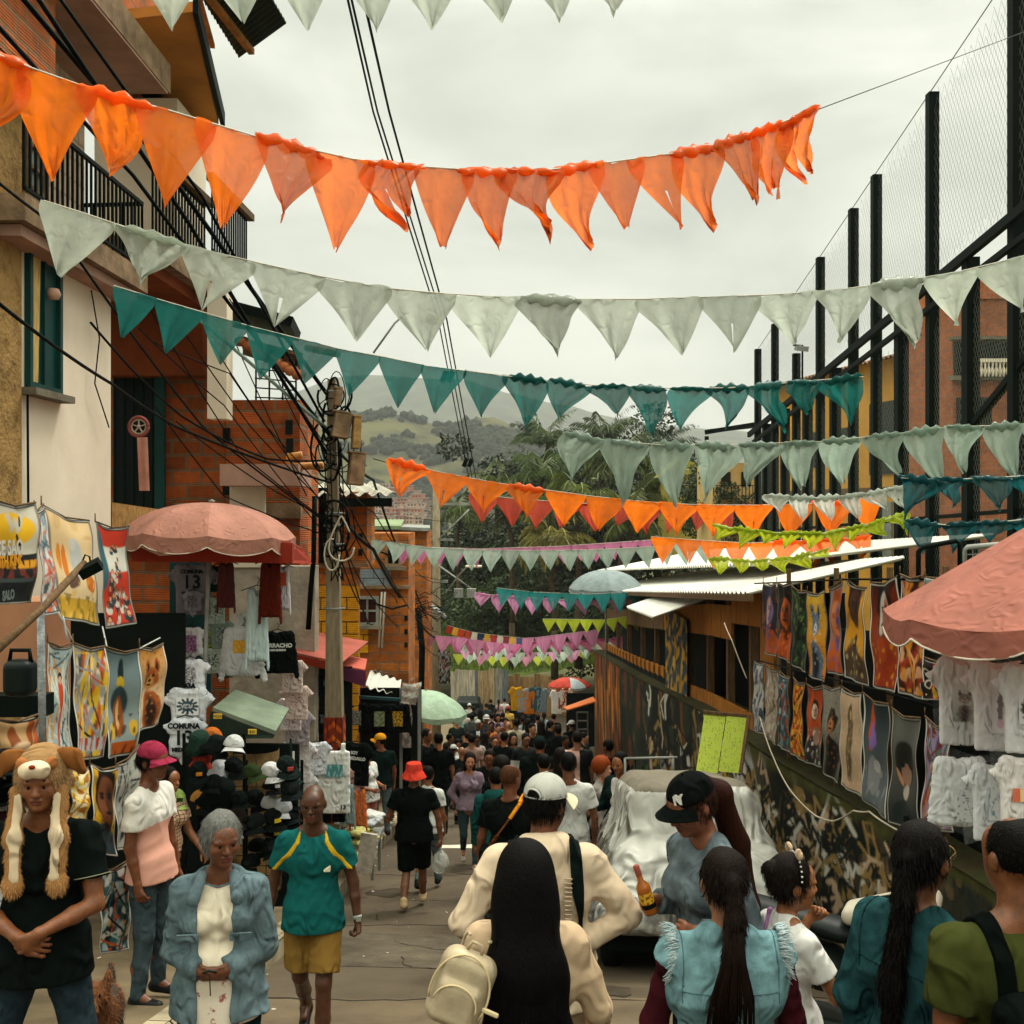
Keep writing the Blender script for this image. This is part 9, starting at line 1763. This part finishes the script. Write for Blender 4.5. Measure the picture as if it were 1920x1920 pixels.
# ================================================================== RIGHT SIDE OBJECTS
lb = empty('lime_display_board', P(1352, 1390, 12), 'lime green pegged board of two leaning panels on the painted wall', 'board')
la = Art(50, 60, '#a9b844', 3); rr2 = random.Random(2)
for k in range(150): u, v = rr2.random(), rr2.uniform(.04, .98); la.line(u, v, u+.02, v+rr2.uniform(-.01, .02), .007, '#5c6a2c')
for k, (x0, x1) in enumerate(((1321, 1361), (1363, 1401))): la.c = la.c if k == 0 else la.c[:, ::-1]; ci(art_sheet('panel', la, lambda u, v: tuple(P(x0+(x1-x0)*u-16*v, 1338+4*u+108*v, 12.0-.4*v)), M_art, lb))
mb = MB(); mb.bar(P(1319, 1335, 12), P(1404, 1343, 12), .035); mb.bar(P(1404, 1341, 11.97), P(1388, 1452, 11.6), .035); pb(mb, 'frame', M_wood, lb)
car = empty('covered_car', (1.68, 10.3, G(10.3)), 'car covered with a silver tarpaulin and clear plastic parked on the right', 'car'); car.rotation_euler = (-.2, 0, -.03)
m_tarp = mat('silver_tarp', hx('#b9b8b0'), rough=.4, var=.3, scale=2.2, bump=.25, bscale=9, wrinkle=1, wr_scale=4, wr_dist=.16, thr=(.3, .8)); m_taupe = mat('taupe_tarp', hx('#716a5c'), rough=.75, var=.2, scale=2, wrinkle=.5); m_film2 = mat('cloudy_film', hx('#5c5b55'), rough=.25, var=.7, scale=3, bump=.4, bscale=10, wrinkle=1, wr_scale=4, wr_dist=.16, spec=.7, color2=hx('#9a968c'), thr=(.5, .62))
link('tarpaulin', sdf('tarp', [rbox((0, 0, .62), (.83, 1.5, .36), .25, k=.3), rbox((0, 0, 1.22), (.6, 1.2, .4), .26, k=.45), rbox((0, .0, .4), (.97, 1.6, .15), .1, k=.35)], .03, fold=.022, ffreq=13, gclip=[((0, 0, -1), (0, 0, .36))], mats=[m_tarp, m_taupe, m_film2], cls=lambda c: np.where((c[:, 2] > 1.53+.03*np.sin(c[:, 0]*5)), 1, np.where((abs(c[:, 0]+.06*np.sin(c[:, 2]*9)) > .72) | (c[:, 2] < .62+.06*np.sin(c[:, 0]*7)), 2, 0))), None, car)
mb = MB(); mb.box((0, 0, .3), (1.6, 2.8, .3), bev=.05); mb.build('underbody', M_black, car)
for sx in (-1, 1):
 for sy in (-1.0, 1.0): mb = MB(); mb.lathe([(.0, -.09), (.26, -.1), (.31, -.07), (.31, .07), (.26, .1), (0, .09)], n=24); o = mb.build('wheel', mat('tyre_rubber', hx('#0c0e0d'), rough=.9), car); o.rotation_euler = (0, R(90), 0); o.location = (sx*.76, sy, .31); mb = MB(); mb.lathe([(0, .1), (.17, .105), (.19, .1)], n=18); mb.build('rim', M_tin, o)
mb = MB(); mb.grid(lambda u, v: (-.98-.1*math.sin(v*3+u*2)+.02*math.sin(u*30), -1.4+.9*u, .75-.72*v), 16, 10); mb.build('loose_film', glassy('loose_film', hx('#b4b4ae'), .45), car)
def moto():
 r = empty('motorbike', (0, 0, 0), 'm', 'motorbike')
 for y, nm in ((-.62, 0), (.62, 1)):
  mb = MB(); mb.tube([(0, y+.26*math.cos(t), .3+.26*math.sin(t)) for t in np.linspace(0, 6.2832, 24)], .045, 8); w = mb.build('tyre', mat('tyre_rubber', hx('#0c0e0d')), r); mb = MB()
  for k in range(6): mb.bar((0, y, .3), (0, y+.22*math.cos(k*1.047), .3+.22*math.sin(k*1.047)), .014)
  mb.build('rim', M_tin, w)
 link('body', sdf('body', [rcone((0, -.25, .75), (0, .1, .72), .13, .1, k=.05, sq=(.9, 1, .8)), rcone((0, .1, .76), (0, .6, .85), .09, .06, k=.05, sq=(1.1, 1, .7)), rbox((0, 0, .42), (.13, .2, .17), .06, k=.05), rcone((0, -.4, .8), (0, -.62, .45), .06, .05, k=.04)], .022, mats=[M_plast]), None, r, color=hx('#101616'))
 mb = MB(); mb.tube([(-.34, -.3, 1.02), (-.12, -.42, .98), (.12, -.42, .98), (.34, -.3, 1.02)], .014, 6)
 for s in (-1, 1): mb.tube([(s*.06, -.42, .95), (s*.06, -.62, .32)], .02, 6); mb.tube([(s*.2, -.4, 1.0), (s*.26, -.4, 1.18)], .007, 5); mb.box((s*.28, -.4, 1.2), (.12, .02, .07), bev=.01)
 mb.tube([(.1, 0, .25), (.13, .3, .28), (.13, .75, .36)], [.02, .035, .045], 8); mb.build('handlebar', M_black, r)
 mb = MB(); mb.lathe([(0, -.05), (.07, -.05), (.085, .03), (0, .04)], n=14); o = mb.build('headlight', m_white, r); o.location = (0, -.52, .9); o.rotation_euler = (R(90), 0, 0); return r
mt = moto()
for i, (px, d, c, l, rz) in enumerate(((1140, 13.6, '#0c1413', 'motorbike with a white mask-like fairing behind the man in white', 70), (1180, 14.5, '#15201f', 'second motorbike parked along the painted wall', 75), (1168, 16.5, '#3a1414', 'dark red motorbike third in the parked row', 80), (1160, 18.5, '#101a1c', 'fourth motorbike of the row by the painted wall', 78), (1150, 20.5, '#1a1c1c', 'fifth motorbike in the row along the painted wall', 76), (1125, 16, '#0c1110', 'motorbike standing nearest the street in the row', 60))):
 o = copy_tree(mt); o['label'] = l; o['group'] = 'motorbikes parked along the wall'; o.location = (X(px, d), d, G(d)); o.rotation_euler = (0, 0, R(rz)); o.scale = (1,)*3
 for ch in o.children:
  if ch.name.startswith('body'): ch.color = hx(c)+(1,)
kill(mt)
sc = empty('scooter', (1.98, 6.0, G(6.0)), 'dark scooter with a cream front panel and mirrors behind the girl', 'scooter'); sc.rotation_euler = (0, .05, R(64))
link('fairing', sdf('fairing', [rbox((0, -.32, .98), (.19, .07, .16), .06, k=.05, rot=(.5, 0, 0)), rbox((0, -.1, 1.0), (.13, .2, .05), .05, k=.05, rot=(-.35, 0, 0))], .014, mats=[M_plast]), None, sc, color=hx('#b5ad9c'))
link('body', sdf('body', [rbox((0, -.28, .6), (.17, .06, .3), .05, k=.08, rot=(.25, 0, 0)), rcone((0, .2, .62), (0, .75, .75), .17, .1, k=.08, sq=(1, 1, .8)), rbox((0, 0, .32), (.15, .3, .05), .04, k=.06), rcone((0, .1, .84), (0, .7, .92), .11, .09, k=.05, sq=(1.2, 1, .6))], .016, mats=[M_plast]), None, sc, color=hx('#0c1513'))
for y in (-.62, .62): mb = MB(); mb.tube([(0, y+.2*math.cos(t), .24+.2*math.sin(t)) for t in np.linspace(0, 6.2832, 24)], .05, 8); mb.build('tyre', mat('tyre_rubber', hx('#0c0e0d')), sc)
for s in (-1, 1): mb = MB(); mb.tube([(s*.1, -.25, 1.12), (s*.36, -.14, 1.15)], .018, 8); mb.tube([(s*.24, -.2, 1.14), (s*.3, -.22, 1.3), (s*.32, -.22, 1.38)], .008, 5); mb.box((s*.33, -.22, 1.42), (.14, .025, .1), bev=.02, rot=(0, s*.3, 0)); mb.build('handlebar' if s < 0 else 'mirror', M_black, sc)
mb = MB(); mb.grid(lambda u, v: (.3*(u-.5)*(1+v), -.45-.12*v+.04*math.sin(u*9), .75-.5*v+.03*math.sin(u*7+2)), 14, 8); mb.build('loose_cover', mat('grey_cover', hx('#3a403a'), rough=.7, wrinkle=1, wr_scale=4), sc)
mf = empty('bed_rack', P(1820, 1060, 8), 'old silver bed frames leaning above the red parasol', 'frame')
for (x0, x1, m_) in ((1722, 1800, M_black), (1806, 1960, M_tin)):
 mb = MB(); mb.tube([P(x0, 1120, 8), P(x0, 1034, 8), P(x0+8, 1026, 8), P(x1-8, 1014, 8), P(x1, 1020, 8), P(x1, 1100, 8)], .02, 8); pb(mb, 'tube_frame', m_, mf)
mb = MB()
for i in range(12): mb.bar(P(1812+i*12, 1024-i, 8), P(1812+i*12, 1100, 8), .006)
for j in range(4): mb.bar(P(1806, 1040+j*16, 8), P(1950, 1034+j*16, 8), .006)
pb(mb, 'wire_grid', M_tin, mf)
mb = MB(); quadp(mb, P(1056, 1326, 30), P(1112, 1306, 30), P(1118, 1314, 27), P(1064, 1330, 27), th=.03); tag(mb.build('orange_awning', mat('orange_canvas', hx('#d0703c'), rough=.8)), 'orange sheet of awning tilted before the dark stall on the right', 'awning')
dk = empty('dark_stall', (X(1085, 38), 38, G(38)), 'dark stall with ladder-like frame under the small red parasol', 'stall'); mb = MB(); pl(mb, 1062, 1118, 1300, 1400, 40, .1); pb(mb, 'back', m_dark, dk)
for x0 in (1082, 1102): mb = MB(); mb.bar(P(x0, 1335, 30), P(x0, 1420, 30), .05); pb(mb, 'upright', M_tin, dk)
for yy_ in (1336, 1352, 1368): mb = MB(); mb.bar(P(1082, yy_, 30), P(1102, yy_, 30), .04); pb(mb, 'shelf', M_tin, dk)
hr = empty('handrail', P(1200, 1450, 12), 'thin silver handrail by the parked motorbikes', 'rail'); mb = MB(); mb.tube([P(1172, 1422, 12), P(1270, 1420, 12)], .015, 6); mb.tube([P(1172, 1422, 12), P(1172, 1500, 12)], .015, 6); mb.tube([P(1262, 1420, 12), P(1262, 1460, 12)], .015, 6); mb.tube([P(1175, 1456, 12), P(1262, 1454, 12)], .012, 6); pb(mb, 'rail', M_tin, hr)
fc = empty('far_vehicle', (X(878, 66), 66, G(66)), 'dark car far away in front of the pale plank fence', 'car'); link('body', sdf('body', [rbox((0, 0, .7), (.9, 2, .4), .2, k=.2), rbox((0, .2, 1.25), (.75, 1.1, .4), .2, k=.2)], .06, mats=[M_plast]), None, fc, color=hx('#0c1412'))
for sx in (-1, 1): mb = MB(); mb.lathe([(0, -.1), (.32, -.1), (.32, .1), (0, .1)], n=16); o = mb.build('wheel', M_black, fc, rot=(0, R(90), 0), loc=(sx*.8, -1.4, .32))
# ================================================================== THE DOG
dg = empty('dog', (X(190, 5.9), 5.9, G(5.9)+.21), 'small shaggy terrier with a tan face and grey back sitting low by the banners', 'dog', rz=R(12))
body_ = link('body', sdf('body', [ell((0, .12, .2), (.095, .17, .1), k=.04), ell((0, -.02, .22), (.085, .09, .1), k=.04), rcone((0, -.05, .27), (0, -.13, .36), .06, .055, k=.03), ell((0, -.16, .39), (.07, .07, .065), k=.02), rcone((0, -.2, .375), (0, -.26, .355), .034, .022, k=.02)]+[rcone((s*.055, y, .16), (s*.055, y-.01, .02), .034, .022, k=.02) for s in (-1, 1) for y in (-.04, .22)]+[rcone((s*.05, -.15, .44), (s*.065, -.14, .5), .026, .012, k=.01) for s in (-1, 1)]+[rcone((0, .28, .24), (0, .34, .34), .03, .015, k=.02)],
 .012, mats=[mat('tan_fur', hx('#6a4228'), rough=.95, var=.5, scale=30), mat('grey_fur', hx('#3c3a36'), rough=.95, var=.5, scale=30)], cls=lambda c: ((c[:, 1] > .0) & (c[:, 2] > .12)).astype(int)), None, dg)
fur(body_, 3600, .032, 1, w=.003).build('head_fur', _mats['tan_fur'], dg)
o = fur(body_, 3600, .04, 2, -1, w=.003); o.v = [(v[0], v[1], v[2]) for v in o.v]; keep = [i for i in range(len(o.f)) if o.v[o.f[i][0]][1] > .02]; nv = []; nf = []
for i in keep: nf.append(tuple(range(len(nv), len(nv)+3))); nv += [o.v[k] for k in o.f[i]]
o2 = MB(); o2.add(nv, nf); o2.build('back_fur', _mats['grey_fur'], dg)
for s in (-1, 1): mb = MB(); mb.lathe([(0, .009), (.009, 0), (0, -.009)], (s*.028, -.222, .405), 8); mb.build('eye', M_black, dg)
mb = MB(); mb.lathe([(0, .012), (.015, 0), (0, -.012)], (0, -.282, .36), 8); mb.build('nose', M_black, dg)
